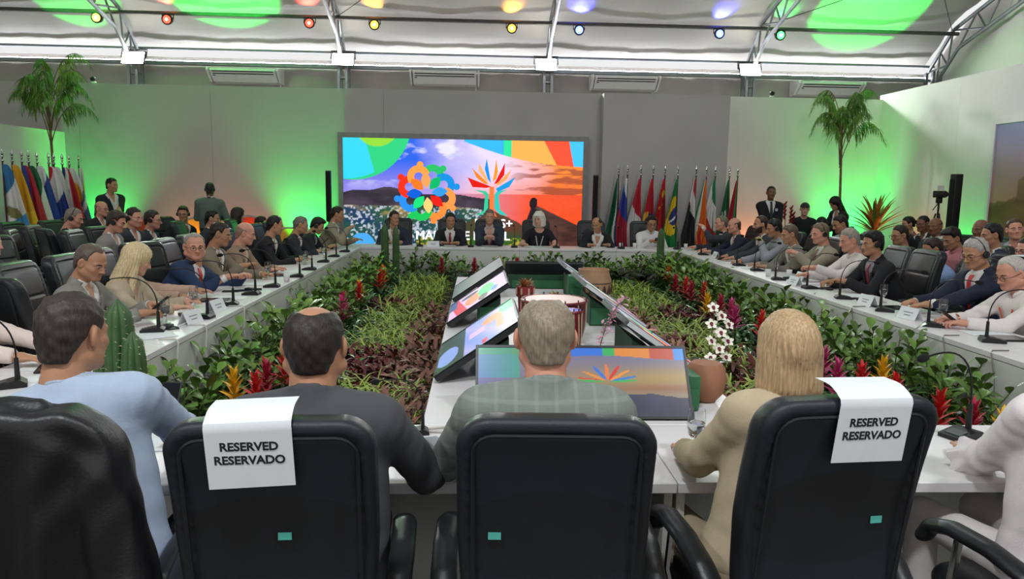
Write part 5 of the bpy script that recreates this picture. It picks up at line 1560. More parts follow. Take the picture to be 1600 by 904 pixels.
# ================================================================ MICROPHONES
M_foam = mat('black_foam', '101011', 0.95, var=0.2, vscale=200, bump=0.5, bscale=500)
M_neck = mat('gooseneck_steel', '2b2b2d', 0.35, metal=0.7)
def make_mic():
    t = empty('gooseneck_microphone', (0, 0, 0))
    g = G(); g.prism([(-0.075, 0.0), (0.075, 0.0), (0.075, 0.018), (0.05, 0.034), (0.02, 0.036), (-0.075, 0.016)], -0.052, 0.052, M=Matrix(((0, 0, 1), (1, 0, 0), (0, 1, 0)))); g.build('base', M_black, t, smooth=False)
    g = G(); g.box((0, -0.035, 0.0262), (0.07, 0.05, 0.003), M=Matrix.Rotation(0.21, 3, 'X')); g.build('button_panel', mat('grey_panel', '3a3b3e', 0.4), t, smooth=False)
    g = G(); g.tube([(0, 0.036, 0.03), (0, 0.036, 0.14)], [0.013, 0.010], 10); g.build('stem', M_black, t)
    pts = []
    P0, P1, P2, P3 = Vector((0, 0.036, 0.14)), Vector((0, 0.04, 0.33)), Vector((0, -0.06, 0.40)), Vector((0, -0.25, 0.36))
    for k in range(13):
        s = k/12; pts.append(P0*(1-s)**3+P1*3*s*(1-s)**2+P2*3*s*s*(1-s)+P3*s**3)
    g = G(); g.tube(pts, 0.0042, 7); g.build('gooseneck', M_neck, t)
    d = (pts[-1]-pts[-2]).normalized()
    g = G(); R = d.to_track_quat('Z', 'Y').to_matrix(); g.ell(tuple(pts[-1]+d*0.02), (0.017, 0.017, 0.03), 12, 8, M=R); g.build('windscreen', M_foam, t)
    return t
mic0 = make_mic()
mic_n = [0]
def mic(x, y, rz, label, group, z=0.752, sc=1.0):
    m = mic0 if mic_n[0] == 0 else copy_tree(mic0)
    mic_n[0] += 1
    m.location = (x, y, z); m.rotation_euler = (0, 0, math.radians(rz)); m.scale = (sc, sc, sc)
    return tag(m, label, 'microphone', group)
GM1, GM2 = 'gooseneck microphones on the left table', 'gooseneck microphones on the right table'
ml = [((-2.19, 5.02), -75, 'the grey suited man'), ((-2.05, 5.55), -95, 'the blonde woman'), ((-2.06, 6.16), -80, 'the person in peach jacket'), ((-2.06, 6.78), -90, 'the blue suited man'),
      ((-2.02, 7.30), -85, 'the taupe suited man'), ((-1.98, 8.13), -80, 'the bald man in tan'), ((-2.0, 8.83), -95, 'the gap beside the bald man'), ((-2.02, 9.74), -85, 'the black suited man'), ((-2.03, 10.5), -90, 'the grey cropped man'), ((-2.02, 11.3), -90, 'the person bent over a phone')]
for (p, rz, lab) in ml: mic(p[0], p[1], rz, 'black gooseneck microphone on the left table before '+lab, GM1)
mr = [((3.56, 11.5), 90, 'the bald man in navy'), ((3.62, 10.75), 85, 'the bearded man'), ((3.56, 9.88), 95, 'the man in grey shirt'), ((3.57, 9.25), 90, 'the man in grey jacket'), ((3.46, 8.30), 80, 'the man in pale tan suit'),
      ((3.50, 7.57), 95, 'the leaning man in white shirt'), ((3.50, 6.85), 75, 'the black suited speaker'), ((3.50, 6.12), 60, 'the empty chair at right'), ((3.49, 5.42), 60, 'the man with red tie'), ((3.55, 4.85), 70, 'the white haired man')]
for (p, rz, lab) in mr: mic(p[0], p[1], rz, 'black gooseneck microphone on the right table before '+lab, GM2)
for x, lab in ((-0.98, 'the two left men under the screen'), (-0.12, 'the man with burgundy tie'), (0.62, 'the man clasping hands'), (1.34, 'the white haired woman'), (2.45, 'the balding man'), (3.42, 'the man in white shirt by the flags')):
    mic(x, 12.55, 180, 'black gooseneck microphone under the screen near '+lab, 'gooseneck microphones under the screen')
mic(-0.24, 2.93, -82, 'black gooseneck microphone on the nearest table beside the charcoal suited man', 'gooseneck microphones on the nearest table', sc=0.62)
mic(2.02, 2.88, -70, 'black gooseneck microphone under the hand of the woman in white', 'gooseneck microphones on the nearest table')
mic(-2.28, 3.62, -60, 'black gooseneck microphone at the left picture edge', 'gooseneck microphones on the nearest table')
mic(1.36, 2.90, -25, 'black gooseneck microphone behind the woman with bobbed hair', 'gooseneck microphones on the nearest table', sc=0.8)
# cables of the microphones on the nearest table and hanging off the right table
M_cable = mat('pale_cable', 'b9b6b0', 0.5); M_cabk = mat('grey_cable', '6d6a66', 0.5)
for i, pts in enumerate(([(-0.2, 2.97, 0.758), (-0.02, 3.02, 0.758), (0.18, 3.0, 0.758), (0.42, 3.03, 0.758)], [(-0.2, 2.94, 0.758), (0.0, 2.90, 0.758), (0.2, 2.93, 0.758)], [(1.96, 2.94, 0.758), (1.88, 3.0, 0.775), (1.92, 3.02, 0.758)])):
    g = G(); g.tube(pts, 0.005, 6); tag(g.build('cable', M_cable), ['pale cable running from the microphone to the centre of the nearest table', 'pale cable curving in front of the plaid jacket on the nearest table', 'pale cable loop beside the woman in white'][i], 'cable', 'cables on the nearest table')
hang = [(3.33, 5.05), (3.33, 4.55), (3.33, 6.35), (-1.92, 5.25), (-1.92, 4.75), (-1.92, 6.1)]
for i, (x, y) in enumerate(hang):
    s = -1 if x > 0 else 1
    pts = [(x-s*0.12, y, 0.757), (x-s*0.01, y, 0.757), (x+s*0.012, y-0.02, 0.74), (x+s*0.03, y-0.10, 0.60), (x+s*0.05, y-0.14, 0.45), (x+s*0.06, y-0.12, 0.30)]
    g = G(); g.tube(pts, 0.0045, 6)
    tag(g.build('cable', M_cable if x < 0 else M_cabk), 'thin cable hanging down the front of the '+('right' if x > 0 else 'left')+' table, '+['middle', 'nearest', 'farthest'][i % 3]+' one', 'cable', 'cables hanging off the tables')

# ================================================================ GLASSES, CUPS, CARDS, PHONES
M_glass = mat('clear_glass', 'f4f6f6', 0.03, var=0.0, trans=1.0, ior=1.45)
M_water = mat('water', 'f0f4f4', 0.02, var=0.0, trans=1.0, ior=1.33)
def make_goblet():
    t = empty('water_goblet', (0, 0, 0))
    g = G(); g.lathe([(0.036, 0.0), (0.036, 0.004), (0.012, 0.009), (0.008, 0.02), (0.012, 0.035), (0.008, 0.05), (0.014, 0.06), (0.030, 0.078), (0.036, 0.105), (0.035, 0.14), (0.031, 0.175), (0.0295, 0.175), (0.0335, 0.14), (0.0345, 0.105), (0.028, 0.080), (0.001, 0.066)], n=18, cap=False); g.build('glass_body', M_glass, t)
    g = G(); g.lathe([(0.001, 0.067), (0.027, 0.080), (0.0335, 0.105), (0.033, 0.125), (0.001, 0.125)], n=16, cap=False); g.build('water', M_water, t)
    return t
gob0 = make_goblet()
GG = 'water goblets on the tables'
for i, (x, y, lab) in enumerate(((0.84, 2.69, 'beside the woman with bobbed hair'), (-2.23, 5.32, 'in front of the grey suited man'), (-2.29, 6.02, 'beside the bracelet arm on the left table'), (-2.26, 8.04, 'near the bald man in tan'), (-2.18, 9.42, 'near the black suited man'),
        (-2.12, 10.3, 'near the grey cropped man'), (3.74, 9.05, 'near the man in grey jacket'), (3.76, 6.62, 'before the empty chair at right'), (3.74, 5.70, 'held by the man with red tie'), (-2.28, 5.38, 'second one before the grey suited man'))):
    o = gob0 if i == 0 else copy_tree(gob0)
    o.location = (x, y, 0.752); tag(o, 'stemmed water glass '+lab, 'glass', GG)
g = G(); g.lathe([(0.027, 0.0), (0.033, 0.085), (0.031, 0.085), (0.025, 0.004), (0.001, 0.004)], n=16)
cup0 = g.mesh('paper_cup', M_white)
for x, y, lab in ((3.78, 10.86, 'white cup near the bearded man'), (3.48, 8.66, 'white cup on the right table near the tan suited man'), (3.72, 8.62, 'white cup beside the water glass of the tan suited man'), (2.48, 12.72, 'white cup before the balding man by the flags'), (2.72, 12.72, 'white cup beside the man in white shirt under the flags'), (3.62, 12.72, 'white cup at the right corner under the flags'), (-1.98, 7.72, 'white cup on the left table near the taupe suited man')):
    o = link('paper_cup', cup0, None, (x, y, 0.752)); tag(o, lab, 'cup', 'white cups on the tables')
M_print = mat('faint_print', '8a8f94', 0.8)
def tent_card(x, y, rz, label):
    t = empty('name_card', (x, y, 0.752), math.radians(rz), label, 'name card', 'folded name cards on the tables')
    for s in (1, -1):
        g = G(); g.slab(lambda u, v: ((u-0.5)*0.20, s*(0.042*(1-v)), 0.095*v), 2, 2, 0.0015); g.build('card_face', M_paper, t, smooth=False)
    for k in range(2):
        g = G(); z = 0.055-0.022*k; g.box((0.0, 0.042*(1-z/0.095)+0.0016, z), (0.10-0.03*k, 0.001, 0.008), M=Matrix.Rotation(0.41, 3, 'X')); g.build('print_line', M_print, t, smooth=False)
for a in ((-2.06, 5.34, -100, 'white folded name card before the grey suited man'), (-2.06, 5.86, -98, 'white folded name card before the blonde woman'), (3.46, 7.86, 95, 'white folded name card before the leaning man in white shirt'), (3.5, 5.75, 100, 'white folded name card before the man with red tie'), (3.52, 6.45, 95, 'white folded name card before the empty chair at right'), (3.72, 8.28, 92, 'white folded name card before the man in pale tan suit'), (3.6, 11.0, 90, 'white folded name card before the bearded man'), (-0.75, 12.52, 180, 'white folded name card between the two left men under the screen')):
    tent_card(*a)
def sheet(x, y, rz, label, w=0.21, d=0.297, m=None, nm='paper_sheet', th=0.002, z=0.751, cat='paper', grp='papers on the tables'):
    g = G(); g.slab(lambda u, v: ((u-0.5)*w, (v-0.5)*d, 0.0008*math.sin(4*u+3*v)), 3, 3, th)
    o = g.build(nm, m or M_paper, loc=(x, y, z+th/2+0.001)); o.rotation_euler = (0, 0, math.radians(rz)); return tag(o, label, cat, grp)
for a in ((-2.14, 4.92, 40, 'loose white sheet by the nearest left microphone'), (-2.3, 4.05, -80, 'white note sheet under the blue pen'), (-2.2, 3.72, -70, 'open white folder before the blue pen writer'), (-2.05, 2.95, 20, 'white sheet at the left picture edge'),
          (-1.28, 2.86, 8, 'printed white sheet beside the phone of the man in blue shirt'), (0.02, 2.82, 3, 'white sheet with green mark beside the grey cable'), (-2.2, 6.55, -85, 'white sheet before the person in peach jacket'), (3.72, 5.15, 85, 'white sheet before the white haired man'), (3.7, 7.05, 95, 'white sheet before the black suited speaker'),
          (3.72, 8.0, 90, 'white sheet before the leaning man in white'), (3.6, 10.3, 90, 'white sheet before the man in grey shirt'), (3.62, 9.5, 85, 'white sheet before the man in grey jacket'), (3.6, 11.9, 90, 'white sheet at the far end of the right table'), (-2.2, 7.5, -85, 'white sheet before the taupe suited man'), (-2.2, 8.6, -90, 'white sheet before the bald man in tan'), (2.2, 12.7, 0, 'white sheet before the balding man'), (0.9, 12.7, 0, 'white sheet before the white haired woman')):
    sheet(*a)
g = G(); g.box((0, 0, 0), (0.035, 0.02, 0.001)); o = g.build('green_sticker', mat('green_sticker', '4c6a4a', 0.7), loc=(0.06, 2.84, 0.7555)); tag(o, 'small green sticker on the white sheet near the grey cable', 'sticker')
M_screen = mat('phone_glass', '16181d', 0.12, var=0.02)
def phone(x, y, z, rz, tilt, label):
    t = empty('phone', (x, y, z), math.radians(rz), label, 'phone', 'phones on and above the tables')
    R = Matrix.Rotation(math.radians(tilt), 3, 'X')
    g = G(); g.rbox((0, 0, 0), (0.074, 0.152, 0.009), 0.004, n=2, M=R); g.build('phone_case', M_black, t)
    g = G(); g.box(tuple(R@Vector((0, 0, 0.005))), (0.066, 0.140, 0.001), M=R); g.build('phone_screen', M_screen, t, smooth=False)
for a in ((-1.19, 2.84, 0.915, 4, 52, 'black phone held by the man in light blue shirt'), (-2.26, 5.34, 0.90, -90, 40, 'black phone held by the grey suited man'), (-2.35, 11.55, 0.90, -90, 45, 'black phone held by the person bent over at the far left'), (3.06, 12.55, 0.90, 180, 40, 'black phone held by the man in white shirt by the flags'), (3.56, 5.38, 0.85, 90, 35, 'silver phone held by the white haired man'), (-2.3, 6.95, 0.757, -80, 0, 'black phone lying before the blue suited man'), (3.72, 7.62, 0.757, 80, 0, 'black phone lying before the leaning man in white'), (3.68, 8.42, 0.757, 95, 0, 'black phone lying before the man in pale tan suit'), (4.66, 7.93, 1.10, 90, 70, 'black phone held up by the person in blue shirt'), (-2.22, 7.0, 0.757, -60, 0, 'black phone lying beside the blue suited man')):
    phone(*a)
# headset receivers and tablets
for x, y, rz, lab in ((-2.22, 4.0, -70, 'black folder under the note sheet of the blue pen writer'), (-2.26, 6.4, -85, 'black tablet before the person in peach jacket'), (3.66, 6.3, 95, 'black tablet before the empty chair at right'), (3.72, 4.95, 88, 'black folder before the white haired man'), (-2.25, 8.25, -88, 'black tablet before the bald man in tan')):
    t = empty('tablet', (x, y, 0.751), math.radians(rz), lab, 'tablet', 'tablets and folders on the tables')
    g = G(); g.rbox((0, 0, 0.006), (0.19, 0.26, 0.011), 0.004, n=2); g.build('tablet_case', M_black, t)
    g = G(); g.box((0, 0, 0.0122), (0.17, 0.235, 0.001)); g.build('tablet_screen', M_screen, t, smooth=False)
for i, (x, y) in enumerate(((-2.15, 5.15), (-2.22, 5.62), (-2.15, 7.05), (3.62, 8.42), (3.62, 6.75), (3.66, 7.48), (-0.16, 2.78))):
    t = empty('headset_receiver', (x, y, 0.752), 0.6*i, ['black headset receiver before the grey suited man', 'black headset receiver before the blonde woman', 'black headset receiver before the blue suited man', 'black headset receiver before the man in pale tan suit', 'black headset receiver before the empty chair at right', 'black headset receiver before the leaning man in white', 'grey headset receiver with strap beside the charcoal suited man'][i], 'receiver', 'headset receivers on the tables')
    g = G(); g.rbox((0, 0, 0.012), (0.06, 0.10, 0.024), 0.008); g.build('receiver_case', M_black if i < 6 else mat('grey_case', '777a7e', 0.4), t)
    g = G(); g.tube([(0.0, -0.05, 0.01), (0.05, -0.085, 0.006), (0.10, -0.05, 0.008), (0.07, 0.0, 0.006), (0.03, 0.0, 0.012)], 0.006, 6); g.build('strap', M_black, t)
# blue pen
g = G(); g.tube([(0, 0, 0), (0.075, 0.03, 0.12)], [0.004, 0.006], 8); o = g.build('pen', mat('blue_pen', '4d55b8', 0.4), loc=(-2.335, 4.27, 0.80)); tag(o, 'blue pen held upright at the left picture edge', 'pen')
# bracelets and watches
def ring(c, r, ax, m, lab, cat, nm, th=0.0022):
    g = G(); R = Vector(ax).to_track_quat('Z', 'Y').to_matrix()
    g.tube([R@Vector((r*math.cos(a), r*math.sin(a), 0)) for a in np.linspace(0, 2*PI, 20, endpoint=False)], th, 6, closed=True)
    o = g.build(nm, m, loc=c); return tag(o, lab, cat)
M_gold = mat('gold', 'c79a5c', 0.25, metal=1.0)
ring(tuple(WR5+DR5*0.004), 0.031, tuple(DR5), M_gold, 'gold bracelet on the wrist of the woman in white', 'bracelet', 'bracelet')
ring(tuple(WR5-DR5*0.018), 0.034, tuple(DR5+Vector((0.15, 0, 0))), M_gold, 'thin gold bangle above the bracelet of the woman in white', 'bracelet', 'bracelet')
ring((-2.42, 6.27, 0.805), 0.034, (1, 0, 0), M_white, 'white bracelet of the person in peach jacket', 'bracelet', 'bracelet', 0.004)
ring((3.70, 5.47, 0.80), 0.038, (1, 0, 0), mat('copper', 'a8603c', 0.3, metal=0.9), 'copper watch of the white haired man', 'watch', 'watch', 0.006)

# ================================================================ LEATHER JACKET HUNG OVER THE LEFT FOREGROUND CHAIR
M_jack = mat('black_jacket_leather', '17171a', 0.42, var=0.15, vscale=10, bump=0.12, bscale=120, spec=0.6)
t = empty('leather_jacket', (-1.18, 2.10, 0), math.radians(2), 'black leather jacket draped over the left foreground chair', 'jacket')
def drape(P):
    x, y, z = P[:, 0], P[:, 1], P[:, 2]
    d = chair_back_sdf(P, False)
    # shoulders slope beyond the chair, back panel hangs lower than the chair back
    q = np.stack([x, y+0.25+0.16*(z-0.84), z], 1)
    wz = np.interp(z, [0.35, 0.7, 1.02, 1.12, 1.20], [0.285, 0.280, 0.275, 0.25, 0.16])
    body = np.sqrt((x/wz)**4+((q[:, 1]+0.005)/0.075)**4)**0.25-1
    body = smax(body*0.075, z-1.205+2.0*x*x, 0.05)
    body = smax(body, 0.30-z, 0.02)
    d = smin(d-0.016, body, 0.03)
    for s in (-1, 1):   # sleeves hanging at both sides
        a = rc(P, (s*0.225, -0.285, 1.06), (s*0.262, -0.275, 0.72), 0.062, 0.052)
        b = rc(P, (s*0.262, -0.275, 0.72), (s*0.26, -0.24, 0.36), 0.052, 0.048)
        d = smin(d, smin(a, b, 0.03), 0.035)
    col = rc(P, (-0.10, -0.30, 1.20), (0.10, -0.30, 1.20), 0.026, 0.026)
    d = smin(d, col, 0.02)
    fold = np.abs(np.sin(15*x+2.2*z+0.8*np.sin(4*z)))
    f = 0.016*(fold-0.6)*np.clip((1.16-z)*2.6, 0.05, 1)+0.0035*np.sin(47*x-9*z+1.5)
    f2 = 0.008*np.sin((x*0.9+z)*40)*np.exp(-((x+0.20)**2+(z-0.93)**2)/0.012)+0.004*np.sin((x*1.2-z)*36)*np.exp(-((x-0.2)**2+(z-1.0)**2)/0.012)
    return d+f+f2
V, F = surf(drape, (-0.44, -0.46, 0.26), (0.44, -0.08, 1.27), 0.0095)
jk = link('jacket_body', np_mesh('jacket_body', V, F, M_jack), t)
for s_ in (-1, 1):
    g = G(); g.slab(lambda u, v: (s_*(0.015+0.085*u), -0.352-0.012*v+0.03*u, 1.205-0.045*v-0.012*u), 5, 3, 0.006); g.build('collar_flap', M_jack, jk)
# ================================================================ PLANTING
SOIL = 0.26
M_soil = mat('dark_soil', '2a211a', 0.95, var=0.3, vscale=30, bump=0.8, bscale=60)
for nm, x0, x1, y0, y1, lab in (('planting_bed', -1.91, -0.24, 3.08, 12.33, 'long planting bed of dark soil beside the left table'), ('planting_bed', 1.24, 3.30, 3.08, 12.33, 'long planting bed of dark soil beside the right table'), ('planting_bed', -0.24, 1.24, 8.32, 12.33, 'short planting bed of dark soil beyond the display tables')):
    g = G(); g.grid(lambda u, v: (x0+(x1-x0)*u, y0+(y1-y0)*v, SOIL+0.012*math.sin(31*u+17*v)*math.sin(23*v*5)), 20, 60)
    g.box(((x0+x1)/2, (y0+y1)/2, SOIL/2-0.01), (x1-x0, y1-y0, SOIL-0.03))
    tag(g.build(nm, M_soil), lab, 'planting bed', 'planting beds between the tables')
def leaf_mat(name, c1, c2, rough=0.35, rand=0.35):
    m = mat(name, c1, rough, col2=c2, vscale=9, detail=2, spec=0.5)
    nt = m.node_tree; b = nt.nodes['Principled BSDF']
    oi = nt.nodes.new('ShaderNodeObjectInfo'); hs = nt.nodes.new('ShaderNodeHueSaturation')
    mr_ = nt.nodes.new('ShaderNodeMapRange'); mr_.inputs['To Min'].default_value = 1-rand; mr_.inputs['To Max'].default_value = 1+rand
    nt.links.new(oi.outputs['Random'], mr_.inputs['Value']); nt.links.new(mr_.outputs['Result'], hs.inputs['Value'])
    src = b.inputs['Base Color'].links[0].from_socket
    nt.links.new(src, hs.inputs['Color']); nt.links.new(hs.outputs['Color'], b.inputs['Base Color'])
    return m
M_clusia = leaf_mat('clusia_leaf', '45662a', '789844', 0.32)
M_stem = mat('green_stem', '4f5f30', 0.6)
M_strap = leaf_mat('strap_leaf_dark', '1f3b1c', '3f6a30', 0.30)
M_lime = leaf_mat('lime_blade', '667f2e', '97a846', 0.45, 0.15)
M_mar = leaf_mat('maroon_leaf', '4a1c1e', '7c3434', 0.45, 0.2)
M_brn = leaf_mat('brown_pink_leaf', '6a4a3c', '9a6a5c', 0.5, 0.2)
M_dgr = leaf_mat('deep_green_leaf', '1f3a1e', '3c5c2c', 0.35, 0.2)
def leaf_shape(L, W, n=4, fold=0.25, bend=0.3, tipw=0.0, base=0.25, peak=0.55):
    """leaf along +Y with a fold along the midrib, bending down; returns verts, faces"""
    vs = []; fs = []
    for i in range(n+1):
        s = i/n
        w = W*0.5*(math.sin(PI*min(1, s/peak*0.5)) if s < peak else math.cos((s-peak)/(1-peak)*PI/2)**0.8)
        w = max(w, W*0.5*base*(1-s)) if s < 0.5 else max(w, W*0.5*tipw)
        a = bend*s
        y = L*(math.sin(a)/a if a > 1e-4 else 1)*s if bend > 0 else L*s
        z = -L*s*(1-math.cos(a))/(a if a > 1e-4 else 1) if bend > 0 else 0
        vs += [(-w, y, z+w*fold), (0, y, z), (w, y, z+w*fold)]
    for i in range(n):
        a = 3*i
        fs += [(a, a+1, a+4, a+3), (a+1, a+2, a+5, a+4)]
    return vs, fs
def add_leaf(g, vs, fs, M, k=None):
    g.add([M@Vector(p) for p in vs], fs, k)
def leaf_frame(p, yaw, pitch, roll=0.0, sc=1.0):
    return Matrix.Translation(p) @ Matrix.Rotation(yaw, 4, 'Z') @ Matrix.Rotation(pitch, 4, 'X') @ Matrix.Rotation(roll, 4, 'Y') @ Matrix.Scale(sc, 4)
CL = leaf_shape(0.098, 0.062, 5, 0.18, 0.4, 0.0, 0.12, 0.66)
gl = G(); gl.add(*CL); ME_CL = gl.mesh('leaf', M_clusia)
def clusia_layout(seed, n=88, hgt=0.47, rad=0.20):
    r = random.Random(seed); out = []; stems = []
    ns = 11
    for s in range(ns):
        a = 2*PI*s/ns+r.uniform(-.3, .3); tilt = r.uniform(0.10, 0.55); L = hgt*r.uniform(0.7, 1.05)
        b = Vector((0.05*math.cos(a), 0.05*math.sin(a), 0)); d = Vector((math.cos(a)*math.sin(tilt), math.sin(a)*math.sin(tilt), math.cos(tilt)))
        stems.append((b, b+d*L))
        k = n//ns
        for j in range(k):
            t = 0.35+0.65*(j/(k-1))
            p = b+d*L*t
            yaw = a+j*PI*0.5+r.uniform(-.4, .4)
            out.append((p, yaw, r.uniform(0.15, 0.95) if j < k-2 else r.uniform(0.7, 1.2), r.uniform(-.4, .4), r.uniform(0.8, 1.3)))
    return out, stems
variants = []
for sd in range(5):
    lay, st = clusia_layout(sd)
    g = G()
    for (p, yaw, pit, rol, sc) in lay: add_leaf(g, *CL, leaf_frame(p, yaw, pit, rol, sc))
    gs = G()
    for a, b in st: gs.tube([a, b], [0.006, 0.004], 5, cap=False)
    variants.append((g.mesh('foliage', M_clusia), gs.mesh('stems', M_stem), lay))
ORD = ['first', 'second', 'third', 'fourth', 'fifth', 'sixth', 'seventh', 'eighth', 'ninth', 'tenth', 'eleventh', 'twelfth', 'thirteenth', 'fourteenth', 'fifteenth', 'sixteenth', 'seventeenth', 'eighteenth', 'nineteenth', 'twentieth', 'twenty-first', 'twenty-second', 'twenty-third', 'twenty-fourth']
cnt = {}
def nth(label, frm):
    k = cnt[label] = cnt.get(label, -1)+1
    return label+', '+ORD[k]+' from the '+frm
def shrub(x, y, i, group, label, split, sc=1.0):
    fm, sm, lay = variants[i % 5]
    t = empty('leafy_shrub', (x, y, SOIL), rnd.uniform(0, 6.28), label, 'shrub', group)
    t.scale = (sc, sc, sc)
    link('stems', sm, t)
    if split:
        for (p, yaw, pit, rol, s2) in lay:
            o = link('leaf', ME_CL, t); o.matrix_local = leaf_frame(p, yaw, pit, rol, s2)
    else:
        tag(link('foliage', fm, t), kind='stuff')
i = 0
y = 3.35
while y < 12.1:
    x = -1.66+rnd.uniform(-.06, .06)
    if y > 4.0: shrub(x, y, i, 'glossy shrubs along the left table', nth('glossy shrub against the left table', 'front'), y < 6.2, rnd.uniform(0.82, 1.08))
    shrub(3.05+rnd.uniform(-.06, .06), y+0.1, i+2, 'glossy shrubs along the right table', nth('glossy shrub against the right table', 'front'), y < 6.2, rnd.uniform(0.85, 1.1))
    if y > 5: shrub(2.82+rnd.uniform(-.06, .06), y+0.25, i+3, 'glossy shrubs along the right table', nth('low glossy shrub beside the right bromeliads', 'front'), False, rnd.uniform(0.7, 0.9))
    if y > 4.2: shrub(-1.45+rnd.uniform(-.06, .06), y+0.2, i+1, 'glossy shrubs along the left table', nth('low glossy shrub beside the left bromeliads', 'front'), False, rnd.uniform(0.65, 0.85))
    i += 1; y += 0.42
x = -1.0
while x < 3.0:
    if not (-0.05 < x < 0.15): shrub(x+rnd.uniform(-.05, .05), 12.0+rnd.uniform(-.08, .08), i, 'glossy shrubs under the far tables', nth('glossy shrub against the tables under the screen', 'left'), False, rnd.uniform(0.75, 1.0))
    if rnd.random() < 0.6: shrub(x+0.15, 11.55+rnd.uniform(-.1, .1), i+2, 'glossy shrubs under the far tables', nth('low glossy shrub farther out from the screen tables', 'left'), False, rnd.uniform(0.6, 0.8))
    i += 1; x += 0.36

# bromeliads: rosette of strap leaves with a bright bract spike
ST = leaf_shape(0.36, 0.036, 6, 0.35, 1.15, 0.0, 0.8, 0.35)
BR = leaf_shape(0.098, 0.034, 3, 0.4, 0.25, 0.0, 0.6, 0.4)
gl = G(); gl.add(*ST); ME_ST = gl.mesh('strap_leaf', M_strap)
BC = {'red': ('b3121c', 'd8322c'), 'crimson': ('8e1430', 'c22a4a'), 'magenta': ('a5185a', 'd04a86'), 'yellow': ('d99a10', 'f0c62a'), 'orange': ('c8481a', 'e8822a')}
ME_BR = {}
for k, (a, b) in BC.items():
    gl = G(); gl.add(*BR); ME_BR[k] = gl.mesh('bract', leaf_mat('bract_'+k, a, b, 0.45, 0.15))
def brom_layout(seed):
    r = random.Random(seed)
    leaves = [(Vector((0.012*math.cos(a), 0.012*math.sin(a), 0.02+0.02*(k//6))), a-PI/2, r.uniform(0.55, 1.15), r.uniform(-.2, .2), r.uniform(0.75, 1.1)) for k, a in enumerate([2.4*j+r.uniform(-.2, .2) for j in range(15)])]
    br = []
    for j in range(30):
        z = 0.16+0.20*(j/29); a = 2.4*j
        br.append((Vector((0.006*math.cos(a), 0.006*math.sin(a), z)), a-PI/2, 0.40+0.95*(j/29), 0.0, 1.15-0.45*(j/29)))
    return leaves, br
BL = [brom_layout(s) for s in range(4)]
BM = []
for lv, br in BL:
    g = G(); [add_leaf(g, *ST, leaf_frame(*q)) for q in lv]; fol = g.mesh('rosette', M_strap)
    spk = {}
    for k in BC:
        g = G(); [add_leaf(g, *BR, leaf_frame(*q)) for q in br]; spk[k] = g.mesh('flower_spike', ME_BR[k].materials[0])
    BM.append((fol, spk))
g = G(); g.tube([(0, 0, 0), (0, 0, 0.34)], [0.008, 0.005], 6); ME_FS = g.mesh('flower_stem', M_stem)
def bromeliad(x, y, color, i, label, group, split, sc=1.0):
    t = empty('bromeliad', (x, y, SOIL), rnd.uniform(0, 6.28), label, 'bromeliad', group)
    t.scale = (sc, sc, sc)
    lv, br = BL[i % 4]
    link('flower_stem', ME_FS, t)
    if split:
        for q in lv: link('strap_leaf', ME_ST, t).matrix_local = leaf_frame(*q)
        sp = empty('flower_spike'); sp.parent = t
        for q in br: link('bract', ME_BR[color], sp).matrix_local = leaf_frame(*q)
    else:
        tag(link('rosette', BM[i % 4][0], t), kind='stuff'); link('flower_spike', BM[i % 4][1][color], t)
bl = [(-1.43, 4.31, 'yellow', 'yellow bromeliad behind the left reserved chair'), (-1.27, 4.2, 'red', 'red bromeliad beside the yellow one at left'), (-1.30, 4.52, 'crimson', 'crimson bromeliad left of the charcoal suited man'), (-1.26, 4.80, 'red', 'red bromeliad farther from the yellow one at left'), (-1.22, 5.0, 'crimson', 'crimson bromeliad half hidden by the bald spot'),
      (-1.33, 7.25, 'magenta', 'magenta bromeliad right of the left hedge'), (-1.36, 7.5, 'crimson', 'crimson bromeliad behind the magenta one at left'), (-1.32, 8.25, 'red', 'red bromeliad in the middle of the left bed'), (-1.36, 8.5, 'yellow', 'yellow bromeliad in the middle of the left bed'), (-1.27, 9.6, 'red', 'red bromeliad at the far part of the left bed'), (-1.29, 10.1, 'orange', 'orange bromeliad at the far part of the left bed'),
      (-0.55, 11.3, 'crimson', 'crimson bromeliad before the second far table'), (-0.05, 11.3, 'crimson', 'dark crimson bromeliad before the middle far tables'), (0.35, 11.5, 'yellow', 'yellow bromeliad before the middle far tables'), (0.62, 11.5, 'crimson', 'crimson bromeliad right of the far yellow one')]
brr = [(2.76, 10.5, 'orange', 'orange bromeliad at the far part of the right bed'), (2.55, 9.35, 'crimson', 'crimson bromeliad next to the far orange one at right'), (2.60, 9.05, 'red', 'red bromeliad, first of the far red group at right'), (2.56, 8.67, 'crimson', 'crimson bromeliad in the far red group at right'), (2.68, 8.55, 'red', 'red bromeliad, last of the far red group at right'), (2.46, 7.73, 'yellow', 'yellow bromeliad in the middle of the right bed'),
       (2.55, 7.55, 'crimson', 'crimson bromeliad beside the yellow one at right'), (2.56, 7.25, 'magenta', 'magenta bromeliad, farthest of the pair at right'), (2.46, 6.85, 'magenta', 'magenta bromeliad, nearest of the pair at right'), (2.60, 6.55, 'red', 'red bromeliad above the woman with bobbed hair'), (2.45, 5.0, 'magenta', 'magenta bromeliad right of the woman with bobbed hair'), (2.36, 4.62, 'magenta', 'second magenta bromeliad right of the woman with bobbed hair'),
       (2.46, 4.50, 'red', 'tall red bromeliad above the right reserved sign'), (2.70, 4.68, 'yellow', 'tall yellow bromeliad above the right reserved sign'), (2.52, 4.22, 'red', 'red bromeliad peeking over the right reserved sign'), (2.58, 3.88, 'red', 'red bromeliad right of the right reserved sign'), (2.62, 3.66, 'crimson', 'crimson bromeliad near the right picture edge'), (2.66, 3.50, 'yellow', 'yellow bromeliad beside the sleeve of the woman in white')]
